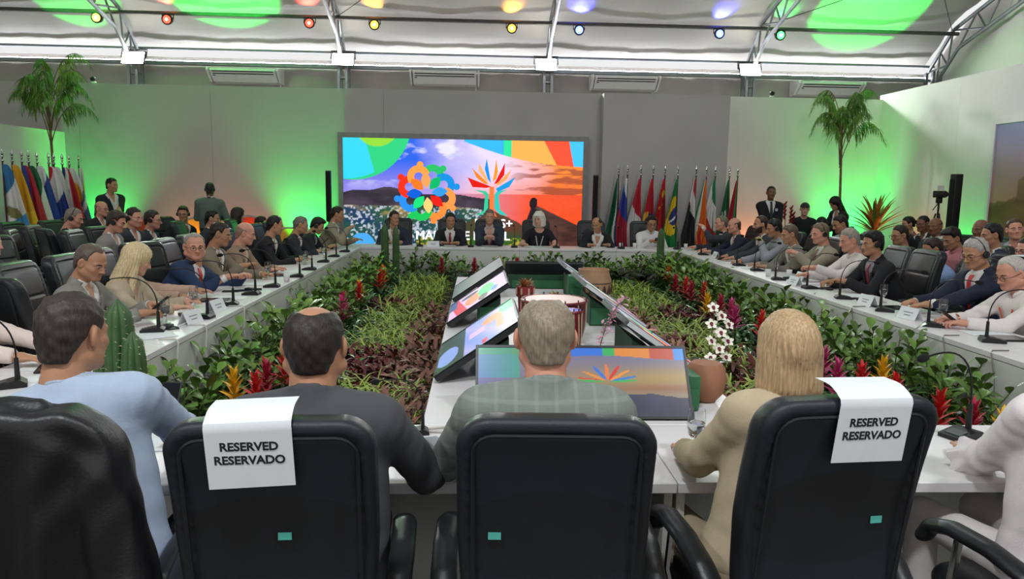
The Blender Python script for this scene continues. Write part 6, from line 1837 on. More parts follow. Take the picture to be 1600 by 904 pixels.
for i, (x, y, c, lab) in enumerate(bl): bromeliad(x, y, c, i, lab, 'bromeliads of the left and far beds', y < 5.2, 1.05)
for i, (x, y, c, lab) in enumerate(brr): bromeliad(x, y, c, i+1, lab, 'bromeliads of the right bed', y < 5.2, 1.05)
# leafy strap rosettes without flowers between the bromeliads
for sgn, x0 in ((1, -1.12), (2, 2.28)):
    for k in range(17):
        y = 3.5+0.5*k+rnd.uniform(-.1, .1)
        t = empty('strap_rosette', (x0+rnd.uniform(-.12, .12), y, SOIL), rnd.uniform(0, 6), nth('dark strap leaved rosette in the '+('left' if sgn == 1 else 'right')+' bed', 'front'), 'plant', 'strap rosettes of the '+('left' if sgn == 1 else 'right')+' bed')
        t.scale = (0.95,)*3
        tag(link('rosette', BM[k % 4][0], t), kind='stuff')

# ground covers nobody could count leaf by leaf
BLD = leaf_shape(0.20, 0.013, 3, 0.3, 1.2, 0.0, 0.9, 0.3)
MRL = leaf_shape(0.11, 0.034, 3, 0.3, 0.6, 0.0, 0.3, 0.45)
def cover(name, label, m, shp, regions, dens, seed, zlo=0.0, zhi=0.16, pit=(0.4, 1.3), sc=(0.7, 1.25)):
    r = random.Random(seed); B = np.array(shp[0]); Fq = np.array(shp[1]); nv = len(B)
    AV = []; AF = []; n = 0
    for (x0, x1, y0, y1) in regions:
        for k in range(int((x1-x0)*(y1-y0)*dens)):
            x = r.uniform(x0, x1); y = r.uniform(y0, y1)
            # ragged patch outline
            ex = min(x-x0, x1-x)/(x1-x0)*2; ey = min(y-y0, y1-y)/(y1-y0)*2
            if min(ex, ey) < 0.25*r.random()+0.12*math.sin(7*x+5*y): continue
            M = np.array(leaf_frame((x, y, SOIL+r.uniform(zlo, zhi)), r.uniform(0, 6.283), r.uniform(*pit), r.uniform(-.3, .3), r.uniform(*sc)))
            AV.append(B@M[:3, :3].T+M[:3, 3]); AF.append(Fq+n); n += nv
    me = np_mesh(name, np.concatenate(AV), np.concatenate(AF), m)
    return tag(link(name, me), label, 'ground cover', None, 'stuff')
cover('lime_ground_cover', 'lime green grassy ground cover in the left bed', M_lime, BLD, [(-1.15, -0.3, 3.15, 5.2), (-1.15, -0.42, 6.0, 8.4), (-1.1, -0.42, 8.6, 11.2)], 900, 1)
cover('lime_ground_cover', 'lime green grassy ground cover in the right bed', M_lime, BLD, [(1.3, 2.3, 3.3, 5.2), (1.65, 2.3, 5.3, 7.6), (1.55, 2.4, 8.0, 10.6)], 900, 2)
cover('maroon_ground_cover', 'dark maroon leafy ground cover in the left bed', M_mar, MRL, [(-1.2, -0.55, 5.0, 6.1), (-1.25, -0.7, 8.2, 8.8), (-1.2, -0.5, 3.9, 4.3)], 1100, 3)
cover('maroon_ground_cover', 'dark maroon leafy ground cover in the right bed', M_mar, MRL, [(1.9, 2.6, 5.1, 6.0), (2.0, 2.6, 7.4, 8.3), (1.4, 2.0, 6.1, 6.7)], 1000, 4)
cover('brown_ground_cover', 'brownish pink leafy edging along the display tables at left', M_brn, MRL, [(-0.62, -0.26, 3.3, 8.2)], 900, 5, zhi=0.2)
cover('brown_ground_cover', 'brownish pink leafy edging along the display tables at right', M_brn, MRL, [(1.26, 1.75, 3.6, 8.2)], 800, 6, zhi=0.2)
cover('deep_green_ground_cover', 'deep green leafy filler of the far bed', M_dgr, MRL, [(-0.24, 1.24, 8.4, 12.2), (-1.85, -0.3, 10.8, 12.2), (1.3, 3.2, 10.4, 12.2), (-1.9, -1.2, 3.2, 11.0), (2.4, 3.25, 3.2, 11.0)], 420, 7, zhi=0.14)

# dark broad rosette far right
BGL = leaf_shape(0.42, 0.11, 6, 0.2, 0.9, 0.0, 0.4, 0.5)
gl = G(); gl.add(*BGL); ME_BG = gl.mesh('broad_leaf', leaf_mat('blackish_leaf', '141c14', '26321f', 0.22, 0.2))
for k, (x, y, lab) in enumerate(((2.46, 10.75, 'dark broad leaved rosette at the far right of the beds'), (2.2, 11.2, 'second dark broad leaved rosette behind the far clay pot'))):
    t = empty('broad_rosette', (x, y, SOIL), k, lab, 'plant', 'broad rosettes in the far bed')
    for j in range(13):
        a = 2.4*j; link('broad_leaf', ME_BG, t).matrix_local = leaf_frame(Vector((0.02*math.cos(a), 0.02*math.sin(a), 0.12)), a, 0.35+0.06*j, 0, 1.0-0.02*j)

# white orchids with burgundy hearts
M_pet = mat('orchid_white', 'f6f2e2', 0.5, var=0.04); M_heart = mat('orchid_burgundy', '6a1a2a', 0.5, var=0.15)
PT = leaf_shape(0.040, 0.027, 3, 0.1, 0.3, 0.0, 0.3, 0.6)
g = G()
for k in range(5): add_leaf(g, *PT, Matrix.Rotation(k*2*PI/5, 4, 'Z')@Matrix.Rotation(0.25, 4, 'X'))
ME_OF = g.mesh('petals', M_pet)
g = G(); g.ell((0, 0, 0.006), (0.011, 0.012, 0.006), 8, 5); g.ell((0.0, -0.012, 0.008), (0.008, 0.008, 0.006), 8, 5); ME_OH = g.mesh('flower_heart', M_heart)
for k, (x, y, h0, lab) in enumerate(((1.43, 4.42, 0.62, 'white orchid spray with burgundy hearts, left of the pair'), (1.55, 4.46, 0.56, 'white orchid spray with burgundy hearts, right of the pair'))):
    t = empty('orchid', (x, y, SOIL), 0, lab, 'orchid', 'white orchids in the right bed')
    sgn = -1 if k == 0 else 1
    pts = [Vector((0.0, 0, 0)), Vector((0.01*sgn, 0, 0.35)), Vector((-0.02*sgn, -0.02, h0+0.12)), Vector((-0.05*sgn, -0.05, h0+0.16))]
    g = G(); g.tube(pts, 0.0035, 6); g.build('flower_stem', M_stem, t)
    for j in range(7):
        z = h0+0.17-0.052*j
        f = empty('flower'); f.parent = t
        f.matrix_local = Matrix.Translation((-0.03*sgn+0.028*(1 if j % 2 else -1), -0.045+0.008*(j % 3), z)) @ Matrix.Rotation(PI/2-0.75, 4, 'X') @ Matrix.Rotation(0.3*math.sin(j*2), 4, 'Y') @ Matrix.Scale(1.05, 4)
        link('petals', ME_OF, f); link('flower_heart', ME_OH, f)
    for j in range(5):
        a = 1.25*j; link('broad_leaf', ME_BG, t).matrix_local = leaf_frame(Vector((0, 0, 0.03)), a, 0.5, 0, 0.55)
# pink flower spike leaning over the green box
t = empty('pink_flower_spike', (0.66, 3.86, 0.98), 0, 'pink flower spike leaning across the right hand monitors', 'flower')
g = G(); g.tube([(0, 0, -0.06), (0.03, 0, 0.06), (0.09, 0.01, 0.16), (0.15, 0.02, 0.2)], 0.003, 5); g.build('flower_stem', M_stem, t)
M_pk = mat('pink_petal', 'd59ab4', 0.5, var=0.12, vscale=40)
g = G(); PTs = leaf_shape(0.016, 0.011, 2, 0.2, 0.5, 0, 0.4, 0.5); r_ = random.Random(4)
for k in range(90):
    s = k/90; c = Vector((0.0, 0, -0.04))*(1-s)**2+Vector((0.03, 0, 0.09))*2*s*(1-s)+Vector((0.14, 0.02, 0.20))*s*s
    add_leaf(g, *PTs, leaf_frame(c+Vector((r_.gauss(0, .012), r_.gauss(0, .012), r_.gauss(0, .01))), r_.uniform(0, 6.28), r_.uniform(-.3, 1.2), 0, 1.7))
tag(g.build('florets', M_pk, t), kind='stuff')
for k, (x, y, z, lab) in enumerate(((1.02, 4.2, 0.93, 'small salmon flower between the right hand monitors'), (1.62, 7.4, 0.55, 'small pale pink flower in the right bed'))):
    t = empty('small_flower', (x, y, z), 0, lab, 'flower')
    for j in range(6):
        o = G(); o.add(*PT); q = o.build('petal', mat('salmon_petal', 'c98884', 0.5), t); q.matrix_local = Matrix.Rotation(j*PI/3, 4, 'Z')@Matrix.Rotation(0.6, 4, 'X')
    g = G(); g.tube([(0, 0, 0), (0, 0, -0.2)], 0.003, 5); g.build('flower_stem', M_stem, t)

# columnar cacti
M_cac = mat('cactus_green', '3c5a32', 0.5, var=0.2, vscale=14); M_spine = mat('cactus_spine', 'c9c6a0', 0.6)
def cactus(x, y, cols, label, ribs=8, stuffspines=True):
    t = empty('columnar_cactus', (x, y, SOIL), 0, label, 'cactus', 'columnar cacti')
    r = random.Random(3)
    for (dx, dy, hgt, rad) in cols:
        nr_ = ribs*4; prof = [(0.8, 0.0), (1.0, 0.12), (1.02, 0.5), (0.98, 0.8), (0.8, 0.93), (0.45, 0.985), (0.05, 1.0)]
        prof = [(np.interp(s, [p[1] for p in prof], [p[0] for p in prof]), s) for s in np.linspace(0, 1, 16)]
        vs = []; fs = []
        for (k, s) in prof:
            for j in range(nr_):
                a = 2*PI*j/nr_; rr = rad*k*(0.80+0.20*abs(math.cos(a*ribs/2))**0.7)
                vs.append((dx+rr*math.cos(a), dy+rr*math.sin(a), hgt*s))
        for i_ in range(len(prof)-1):
            for j in range(nr_): fs.append((i_*nr_+j, i_*nr_+(j+1) % nr_, (i_+1)*nr_+(j+1) % nr_, (i_+1)*nr_+j))
        g = G(); g.add(vs, fs); col_ = g.build('cactus_stem', M_cac, t, angle=60)
        g = G()
        for j in range(ribs):
            a = 2*PI*j/ribs
            for s in np.arange(0.15, 0.97, 0.035/hgt*1.0):
                k = np.interp(s, [p[1] for p in prof], [p[0] for p in prof]); p = Vector((dx+rad*k*math.cos(a), dy+rad*k*math.sin(a), hgt*s))
                for q in range(2):
                    d = Vector((math.cos(a)+r.uniform(-.6, .6), math.sin(a)+r.uniform(-.6, .6), r.uniform(-.5, .6))).normalized()*rad*0.28
                    sd = d.orthogonal().normalized()*0.0012
                    g.add([p+sd, p-sd, p+d], [(0, 1, 2)])
        tag(g.build('spines', M_spine, col_, smooth=False), kind='stuff')
cactus(-1.74, 3.62, [(0.0, 0, 0.93, 0.075), (0.085, -0.05, 0.78, 0.06), (-0.09, 0.02, 0.70, 0.055)], 'tall ribbed cactus between the man in blue shirt and the left table', 9)
cactus(-1.36, 11.6, [(-0.09, 0, 0.92, 0.06), (0.08, 0, 0.88, 0.055)], 'pair of ribbed cactus columns before the far left table', 7)
cactus(2.90, 11.6, [(0.0, 0, 0.90, 0.06), (0.03, 0.02, 0.55, 0.05), (-0.15, 0, 0.42, 0.05)], 'ribbed cactus column before the far right table', 7)
# ================================================================ MONITORS AND DISPLAY PIECES IN THE MIDDLE
M_bez = mat('monitor_bezel', '121315', 0.35); M_bk = mat('monitor_back', '232427', 0.5); M_edge = mat('pale_plastic_edge', 'c9ccd0', 0.35)
M_green = mat('dark_green_board', '1f4a30', 0.6, var=0.08); M_green2 = mat('green_board', '2f6a44', 0.6, var=0.08)
def slab_frame(o, u, v):
    """matrix with X along u, Y along v"""
    u = Vector(u).normalized(); v = Vector(v); v = (v-u*v.dot(u)).normalized(); w = u.cross(v)
    m = Matrix((u, v, w)).transposed().to_4x4(); m.translation = o
    return m
def monitor(label, corner, u, v, W_, H_, pic=None, strength=1.0, group='flat monitors on the display tables', emissive=True):
    """corner: lower left corner of the screen; u along the width, v up the height"""
    t = empty('monitor', (0, 0, 0), 0, label, 'monitor', group)
    t.matrix_world = slab_frame(Vector(corner), u, v)
    g = G(); g.rbox((W_/2, H_/2, -0.018), (W_, H_, 0.03), 0.004, n=1); g.build('casing', M_bk, t, smooth=False)
    for c, d in (((W_/2, 0.006, 0.0), (W_, 0.012, 0.008)), ((W_/2, H_-0.006, 0.0), (W_, 0.012, 0.008)), ((0.006, H_/2, 0), (0.012, H_-0.024, 0.008)), ((W_-0.006, H_/2, 0), (0.012, H_-0.024, 0.008))):
        g = G(); g.box(c, d); g.build('bezel', M_bez, t, smooth=False)
    g = G(); g.grid(lambda a, b: (0.012+(W_-0.024)*a, 0.012+(H_-0.024)*b, 0.0005), 170, 84)
    if pic:
        me = g.mesh('screen', paint_mat('monitor_picture', strength))
        paint(me, lambda P: pic((P[:, 0]-0.012)/(W_-0.024), (P[:, 1]-0.012)/(H_-0.024)))
        link('screen', me, t)
    else:
        g.build('screen', mat('dark_monitor_glass', '1a211d', 0.38, var=0.02), t)
    return t
def base(c, u): return np.tile(hexv(c), (len(u), 1))
def pic_a(u, v):
    c = mixc(base('b9a8e6', u), hexv('6f8fe8'), np.abs(np.sin((u+v*0.6)*7))*0.7)
    c = np.where((u < 0.34)[:, None], hexv('262a30'), c)
    c = np.where(((u-0.12)**2*3+(v-0.35)**2 < 0.06)[:, None], hexv('8d9ee6'), c)
    c = np.where((((u-0.70)/0.13)**2+((v-0.72)/0.14)**2 < 1)[:, None], hexv('f9893c'), c)
    c = np.where(((np.abs(u-0.80) < 0.05) & (v > 0.25) & (v < 0.75))[:, None], hexv('f9893c'), c)
    c = np.where((((u-0.93)/0.12)**2+((v-0.86)/0.22)**2 < 1)[:, None], hexv('12d873'), c)
    c = np.where((((u-0.60)/0.04)**2+((v-0.10)/0.07)**2 < 1)[:, None], hexv('d81c34'), c)
    c = np.where(((v > 0.45) & (v < 0.62) & (u > 0.4) & (u < 0.6))[:, None], hexv('e2b6e0'), c)
    return c
def pic_b(u, v):
    c = base('e6b8de', u)
    c = np.where((u > 0.75)[:, None], hexv('c8b2ea'), c)
    c = np.where(((u+v*0.2 > 0.16) & (u+v*0.2 < 0.34))[:, None], hexv('e01a34'), c)
    c = np.where((((u-0.42)/0.14)**2+((v-0.45)/0.28)**2 < 1)[:, None], hexv('ff8a3a'), c)
    c = np.where((((u-0.36)/0.16)**2+((v-0.80)/0.10)**2 < 1)[:, None], hexv('3a3440'), c)
    c = np.where((((u-0.66)/0.14)**2+((v-0.55)/0.36)**2 < 1)[:, None], hexv('18d46c'), c)
    c = np.where((((u-0.60)/0.08)**2+((v-0.20)/0.16)**2 < 1)[:, None], hexv('4a4238'), c)
    c = np.where((((u-0.80)/0.06)**2+((v-0.30)/0.14)**2 < 1)[:, None], hexv('3a8cf0'), c)
    c = np.where(((u < 0.12) & (v > 0.5))[:, None], hexv('3a4a88'), c)
    return c
def pic_front(u, v):
    n = fract(u*2, v*1.4, 21)
    c = mixc(base('8a7c6a', u), hexv('74708c'), (v-0.45)*2.4)
    c = mixc(c, hexv('a58a4a'), np.exp(-((v-0.55)/0.16)**2)*np.clip(u*1.6-0.4, 0, 1)*0.9)
    c = mixc(c, hexv('8a5a3a'), np.exp(-((v-0.40)/0.07)**2)*np.clip(u*2-0.7, 0, 1)*0.8)
    c = mixc(c, hexv('3c3a8a'), np.clip((0.45-u)*2.2, 0, 1)*np.clip((0.95-v)*2, 0, 1))
    c = np.where((v < 0.30+0.05*n-0.1*np.abs(u-0.75))[:, None], mixc(base('25243a', u), hexv('3a3a52'), 0.5+n), c)
    top = v > 0.86-0.03*np.sin(u*8)
    bc = np.where((u < 0.16)[:, None], hexv('1f8a6a'), np.where((u < 0.40)[:, None], hexv('3f8a5a'), np.where((u < 0.60)[:, None], hexv('2f6fd0'), np.where((u < 0.66)[:, None], hexv('34a85a'), np.where((u < 0.83)[:, None], hexv('d8842e'), np.where((u < 0.95)[:, None], hexv('b84a34'), hexv('3f8ad8')))))))
    c = np.where(top[:, None], bc, c)
    c = np.where(((u < 0.2) & (v > 0.55) & (v < 0.9))[:, None], mixc(base('2f8f7a', u), hexv('2a5fae'), (0.2-u)*4), c)
    # small fan of blades
    for k, (a, cc) in enumerate(((168, 'd23a2a'), (145, 'e08a34'), (118, '2f6fd0'), (92, 'e0783a'), (66, 'd02a2a'), (42, 'e0903a'), (18, '2f74d0'), (5, '3aa85a'), (176, '3aa85a'))):
        du = (u-0.62)*1.8; dv = v-0.50; r = np.hypot(du, dv); th = np.degrees(np.arctan2(dv, du))
        L = 0.26
        c = np.where(((np.abs(th-a) < 11*np.clip(1.15-r/L, 0.0, 1)) & (r < L) & (r > 0.03))[:, None], hexv(cc), c)
    return c
A_ = (-0.22, 0, 0.79)
dv = (0.44, 0, 0.30)
for (y0, y1, pic, lab) in ((3.70, 4.50, pic_a, 'lit monitor tilted to the left, nearest of three'), (5.20, 6.00, pic_b, 'lit monitor tilted to the left, middle of three'), (6.38, 7.22, None, 'dark monitor tilted to the left, farthest of three')):
    # width runs towards the camera so that the picture faces the left table
    monitor(lab, (-0.22, y1, 0.785), (0, -1, 0), dv, y1-y0, 0.53, (lambda u, v, p=pic: p(v, 1-u)) if pic else None, 0.85)
for (y0, y1, lab) in ((3.70, 4.50, 'monitor tilted to the right seen from behind, nearest of three'), (5.20, 6.00, 'monitor tilted to the right seen from behind, middle of three'), (6.38, 7.22, 'monitor tilted to the right seen from behind, farthest of three')):
    t = monitor(lab, (1.22, y0, 0.785), (0, 1, 0), (-0.44, 0, 0.30), y1-y0, 0.53, pic_b, 0.35)
    g = G(); g.box((-0.004, 0.265, -0.012), (0.008, 0.53, 0.026)); g.build('pale_edge', M_edge, t, smooth=False)
    g = G(); g.tube([(0.3, 0.30, -0.04), (0.22, 0.2, -0.07), (0.18, 0.05, -0.08), (0.10, -0.02, -0.05)], 0.006, 6); g.build('cable', M_black, t)
    g = G(); g.box((0.4, 0.25, -0.042), (0.4, 0.25, 0.02)); g.build('rear_cover', M_bk, t, smooth=False)
monitor('wide monitor facing the man in grey plaid with a fan emblem', (-0.005, 3.10, 0.757), (1, 0, 0), (0, 0.17, 0.25), 0.96, 0.345, pic_front, 0.5)
t = monitor('dark monitor at the far end facing the screen wall', (1.08, 7.62, 0.80), (-1, 0, 0), (0, -0.12, 0.22), 0.80, 0.24, None)
# green supports under the monitors
def green_box(label, c, d, m=None, wedge=0.0):
    t = empty('monitor_support', (c[0], c[1], 0.752), 0, label, 'support', 'green supports of the monitors')
    hx, hy = d[0]/2, d[1]/2
    g = G(); g.prism([(-hx, 0), (hx, 0), (hx, d[2]-max(-wedge, 0)), (-hx, d[2]-max(wedge, 0))], -hy, hy, M=Matrix(((1, 0, 0), (0, 0, 1), (0, 1, 0)))); g.build('support_block', m or M_green, t, smooth=False)
    g = G(); g.box((0, -hy-0.004, d[2]*0.35), (d[0]*0.9, 0.006, d[2]*0.6)); g.build('front_board', M_green2, t, smooth=False)
for k, y in enumerate((4.1, 5.6, 6.8)):
    nm = ['nearest', 'middle', 'farthest'][k]
    green_box('green support under the '+nm+' left monitor', (0.085, y, 0), (0.17, 0.5, 0.205), wedge=0.11)
    green_box('green support under the '+nm+' right monitor', (0.915, y, 0), (0.17, 0.5, 0.205), wedge=-0.11)
green_box('green support under the far monitor', (0.68, 7.42, 0), (0.74, 0.10, 0.13))
green_box('green support beside the terracotta pot at the nearest monitor', (0.995, 3.34, 0), (0.05, 0.2, 0.16), M_green2)
green_box('small green post left of the far clay pot', (0.82, 6.15, 0), (0.12, 0.12, 0.28), M_green2)

# drums
M_drum = mat('drum_red_wood', '6e1f22', 0.4, var=0.3, vscale=20); M_skin_d = mat('drum_skin', 'd8b6ae', 0.45, var=0.05); M_rim = mat('drum_rim', '7a1f26', 0.4); M_rope = mat('drum_rope', 'c9b79a', 0.8)
def drum(label, x, y, r, h, head):
    t = empty('drum', (x, y, 0.752), 0, label, 'drum', 'drums on the display table')
    g = G(); g.lathe([(r*0.80, 0), (r*0.95, h*0.35), (r*0.98, h*0.9), (r*0.98, h-0.01)], n=28); g.build('shell', M_drum, t)
    g = G(); g.lathe([(r*0.96, h-0.008), (r*0.90, h+0.004), (0.001, h+0.006)], n=28); g.build('drum_head', head, t)
    g = G(); g.tube([(r*math.cos(a), r*math.sin(a), h-0.002) for a in np.linspace(0, 2*PI, 28, endpoint=False)], 0.008, 6, closed=True); g.build('hoop', M_rim, t)
    g = G(); g.tube([(r*0.84*math.cos(a), r*0.84*math.sin(a), 0.03) for a in np.linspace(0, 2*PI, 28, endpoint=False)], 0.007, 6, closed=True); g.build('hoop', M_rim, t)
    n = 14
    for k in range(n):
        a = 2*PI*k/n; b = 2*PI*(k+0.5)/n
        g = G(); g.tube([(r*1.01*math.cos(a), r*1.01*math.sin(a), h-0.01), (r*1.0*math.cos((a+b)/2), r*1.0*math.sin((a+b)/2), h*0.5), (r*0.87*math.cos(b), r*0.87*math.sin(b), 0.04)], 0.003, 5); g.build('tension_rope', M_rope, t)
        g = G(); g.tube([(r*1.01*math.cos(a), r*1.01*math.sin(a), h-0.01), (r*1.01*math.cos(a), r*1.01*math.sin(a), h+0.02)], 0.004, 5); g.build('tension_peg', M_blackm, t)
drum('large red drum with pale skin behind the man in grey plaid', 0.50, 4.75, 0.215, 0.285, M_skin_d)
drum('small dark drum with bluish skin before the large red drum', 0.535, 4.22, 0.075, 0.30, mat('drum_skin_blue', '6a66c8', 0.4, var=0.05))
# clay pot with zigzag pattern
M_clay = mat('pale_clay', 'a98566', 0.8, var=0.12, vscale=12); M_dkclay = mat('dark_clay', '4e3a30', 0.8); M_terra = mat('terracotta', '9a6a50', 0.75, var=0.08)
t = empty('clay_pot', (1.03, 6.48, 0.752), 0, 'large pale clay pot with dark zigzag band', 'pot')
g = G(); g.lathe([(0.10, 0), (0.145, 0.08), (0.158, 0.16), (0.155, 0.21), (0.135, 0.275), (0.138, 0.30), (0.128, 0.30), (0.125, 0.27)], n=30); g.build('pot_body', M_clay, t)
for z, r in ((0.185, 0.159), (0.10, 0.152)):
    g = G(); g.tube([(r*math.cos(a), r*math.sin(a), z) for a in np.linspace(0, 2*PI, 30, endpoint=False)], 0.004, 5, closed=True); g.build('painted_band', M_dkclay, t)
for k in range(16):
    a = 2*PI*k/16
    for q in range(2):
        g = G(); z0 = 0.165-0.03*q; pts = [(0.160*math.cos(a+s*0.19), 0.160*math.sin(a+s*0.19), z0-0.05*abs(1-s*2)) for s in (0, 0.25, 0.5, 0.75, 1)]
        g.tube(pts, 0.005, 5); g.build('zigzag', M_dkclay, t)
# terracotta pot with big leaf
t = empty('terracotta_pot', (1.10, 3.42, 0.752), 0, 'round terracotta pot right of the nearest monitor', 'pot')
g = G(); g.lathe([(0.05, 0), (0.085, 0.04), (0.098, 0.10), (0.09, 0.16), (0.07, 0.185), (0.06, 0.185)], n=24); g.build('pot_body', M_terra, t)
for j in range(4): link('broad_leaf', ME_BG, t).matrix_local = leaf_frame(Vector((0, 0, 0.17)), -1.2+0.5*j, 0.25, 0, 0.62)
# woven red planter with succulents
M_redw = mat('red_woven', '8e2f2c', 0.8, var=0.25, vscale=60, bump=0.5, bscale=120)
t = empty('woven_planter', (0.39, 5.95, 0.752), 0.3, 'red woven planter with succulents left of the drum', 'planter')
g = G(); g.lathe([(0.055, 0), (0.06, 0.12), (0.075, 0.13), (0.075, 0.21), (0.062, 0.21)], n=18); g.build('basket', M_redw, t)
for k in range(8):
    a = 2*PI*k/8; g = G(); g.box((0.076*math.cos(a), 0.076*math.sin(a), 0.175), (0.012, 0.012, 0.05), rz=a); g.build('bead_motif', mat('cream_bead', 'c8b09a', 0.7), t, smooth=False)
g = G()
for j in range(26):
    a = 2.4*j; add_leaf(g, *MRL, leaf_frame(Vector((0.02*math.cos(a), 0.02*math.sin(a), 0.21)), a, 0.2+0.045*j, 0, 0.8))
g.build('succulent_leaves', leaf_mat('succulent_rust', '8a3a34', 'b5804a', 0.5, 0.1), t)
t = empty('small_succulent', (0.66, 6.3, 0.752), 0, 'small orange and green succulent behind the drum', 'plant')
g = G()
for j in range(30):
    a = 2.4*j; add_leaf(g, *MRL, leaf_frame(Vector((0.012*math.cos(a), 0.012*math.sin(a), 0.04)), a, 0.1+0.045*j, 0, 0.9))
g.build('succulent_leaves', leaf_mat('succulent_orange', '5a6a34', 'c98a34', 0.5, 0.1), t)
g = G(); g.lathe([(0.04, 0), (0.055, 0.05), (0.05, 0.05)], n=14); g.build('bowl', M_terra, t)
for x, y, lab in ((0.32, 5.2, 'white stone bowl left of the large drum'), (0.76, 5.95, 'white shell behind the large drum')):
    g = G(); g.lathe([(0.03, 0), (0.06, 0.03), (0.055, 0.032), (0.03, 0.008)], n=16); o = g.build('bowl', M_white, loc=(x, y, 0.752)); tag(o, lab, 'bowl')
# ================================================================ FLAGS
M_pole = mat('dark_wood_pole', '3a2a1e', 0.5); M_flag = paint_mat('flag_cloth', emission=False, rough=0.75)
def flag(x, y, rz, fn, label, group, dirn=-1, ztop=1.98, zbot=0.62, wtop=0.035, wbot=0.24, ph=0.0, poleh=2.05, ex=0.85):
    t = empty('flag', (x, y, 0), rz, label, 'flag', group)
    g = G(); g.lathe([(0.13, 0), (0.13, 0.02), (0.05, 0.05), (0.03, 0.12), (0.015, 0.13)], n=16); g.build('base', M_blackm, t)
    g = G(); g.tube([(0, 0, 0.05), (0, 0, poleh)], 0.013, 8); g.build('pole', M_pole, t)
    g = G(); g.ell((0, 0, poleh+0.01), (0.028, 0.028, 0.026), 12, 7); g.ell((0, 0, poleh+0.075), (0.022, 0.022, 0.022), 12, 7); g.lathe([(0.012, poleh-0.06), (0.012, poleh+0.09), (0.026, poleh+0.115), (0.02, poleh+0.14), (0.003, poleh+0.20)], n=10); g.build('finial', M_chrome, t)
    def pt(u, v):
        s = 1-v
        w = wtop+(wbot-wtop)*(s**ex)*(1-0.25*max(0, s-0.8)/0.2)
        z = ztop-(ztop-zbot)*s-0.10*u*math.sin(PI*min(1, s*1.1))*1.2
        xx = dirn*(w*u)+0.05*s*(1-u)*-dirn
        yy = 0.045*math.sin(u*11+ph+s*1.5)*min(1, s*2.5)+0.02*math.sin(u*23+ph)*s-0.02
        return (xx, yy, z)
    g = G(); NU_, NV_ = 30, 60
    g.grid(pt, NU_, NV_)
    me = g.mesh('cloth', M_flag)
    uu = np.tile(np.arange(NU_+1)/NU_, NV_+1); ss = 1-np.repeat(np.arange(NV_+1)/NV_, NU_+1)
    a = me.color_attributes.new('picture', 'FLOAT_COLOR', 'POINT')
    rgba = np.ones((len(uu), 4), np.float32); rgba[:, :3] = fn(uu, ss); a.data.foreach_set('color', rgba.ravel())
    link('cloth', me, t)
def bands(cols, k=0.35, off=0.0):
    """colour bands that run slanted down a hanging cloth"""
    def f(u, s):
        q = s+k*u+off
        c = base(cols[0][1], u)
        for (lim, cc) in cols[1:]: c = np.where((q > lim)[:, None], hexv(cc), c)
        return c
    return f
def over(f, *ov):
    def h(u, s):
        c = f(u, s)
        for (test, cc) in ov: c = np.where(test(u, s)[:, None], hexv(cc), c)
        return c
    return h
el2 = lambda cu, cs, ru, rs: (lambda u, s: ((u-cu)/ru)**2+((s-cs)/rs)**2 < 1)
GRF, GLF = 'hanging flags right of the screen', 'hanging flags along the left wall'
R_ = [(2.80, over(bands([(0, '0f5a3c')], 0), (lambda u, s: u < 0.32, '1c2c5c'), (lambda u, s: np.abs(u-0.36+0.1*np.sin(s*6)) < 0.07, 'd8d4c8')), 'flag of green, white and dark blue, leftmost beside the screen'),
      (2.98, bands([(0, 'd6d6d8'), (0.32, '2a3c96'), (0.66, 'a01c34')], 0.30), 'flag of white, blue and red, second beside the screen'),
      (3.25, bands([(0, 'b01c2c'), (0.60, 'd2cfcc')], 0.30), 'flag of red over white, third from the screen'),
      (3.50, over(bands([(0, 'b01828'), (2, 'b01828')], 0), (lambda u, s: (s > 0.42) & (u > 0.55), 'd8a82a'), (el2(0.35, 0.6, 0.45, 0.12), '24347c')), 'flag of red and yellow with blue disc behind the man in white shirt'),
      (3.74, over(bands([(0, 'b3141f')], 0), (el2(0.30, 0.20, 0.28, 0.05), 'e8c22a'), (el2(0.30, 0.35, 0.08, 0.015), 'e8c22a'), (el2(0.62, 0.37, 0.08, 0.015), 'e8c22a')), 'red flag with yellow stars'),
      (4.00, over(bands([(0, '1c7a3a')], 0), (el2(0.45, 0.52, 0.52, 0.30), 'e2c01c'), (el2(0.30, 0.52, 0.34, 0.14), '22347c'), (lambda u, s: el2(0.3, 0.52, 0.34, 0.14)(u, s) & (np.abs(s-0.50-0.15*u) < 0.018), 'e6e6e6')), 'green flag with yellow diamond and blue disc'),
      (4.37, bands([(0, 'b01c2c'), (0.34, 'd6d2cf'), (0.62, '1c1a1c')], 0.38), 'flag of red, white and black'),
      (4.58, over(bands([(0, 'd8691f'), (2, 'd8691f')], 0), (lambda u, s: u > 0.52+0.2*s, 'd2d0c8'), (lambda u, s: u > 0.80+0.1*s, '2c7a3e')), 'flag of orange, white and green'),
      (4.76, over(bands([(0, '2c7a4a'), (0.42, 'd6d4d0'), (0.78, 'b02430')], 0.4), (lambda u, s: np.abs(s+0.4*u-0.42) < 0.02, 'e2e0dc')), 'flag of green, white and red next to the orange one'),
      (5.05, over(bands([(0, '1a6a3e')], 0), (lambda u, s: (s > 0.40) & (s < 0.58) & (np.sin(u*40+s*30) > 0.2) & (u > 0.1) & (u < .8), 'd8e0d8')), 'green flag with white script'),
      (5.22, over(bands([(0, 'a8243a')], 0), (lambda u, s: u < 0.42, '2c7a4a'), (lambda u, s: (u < 0.6) & (s > 0.62), '1c1c1e')), 'flag of red and green, rightmost of the row')]
for i, (x, fn, lab) in enumerate(R_): flag(x, 14.85, 0, fn, lab, GRF, dirn=-1 if i not in (1, 5, 7, 8) else -1, ph=i*1.3, wbot=0.30+0.03*(i % 3))
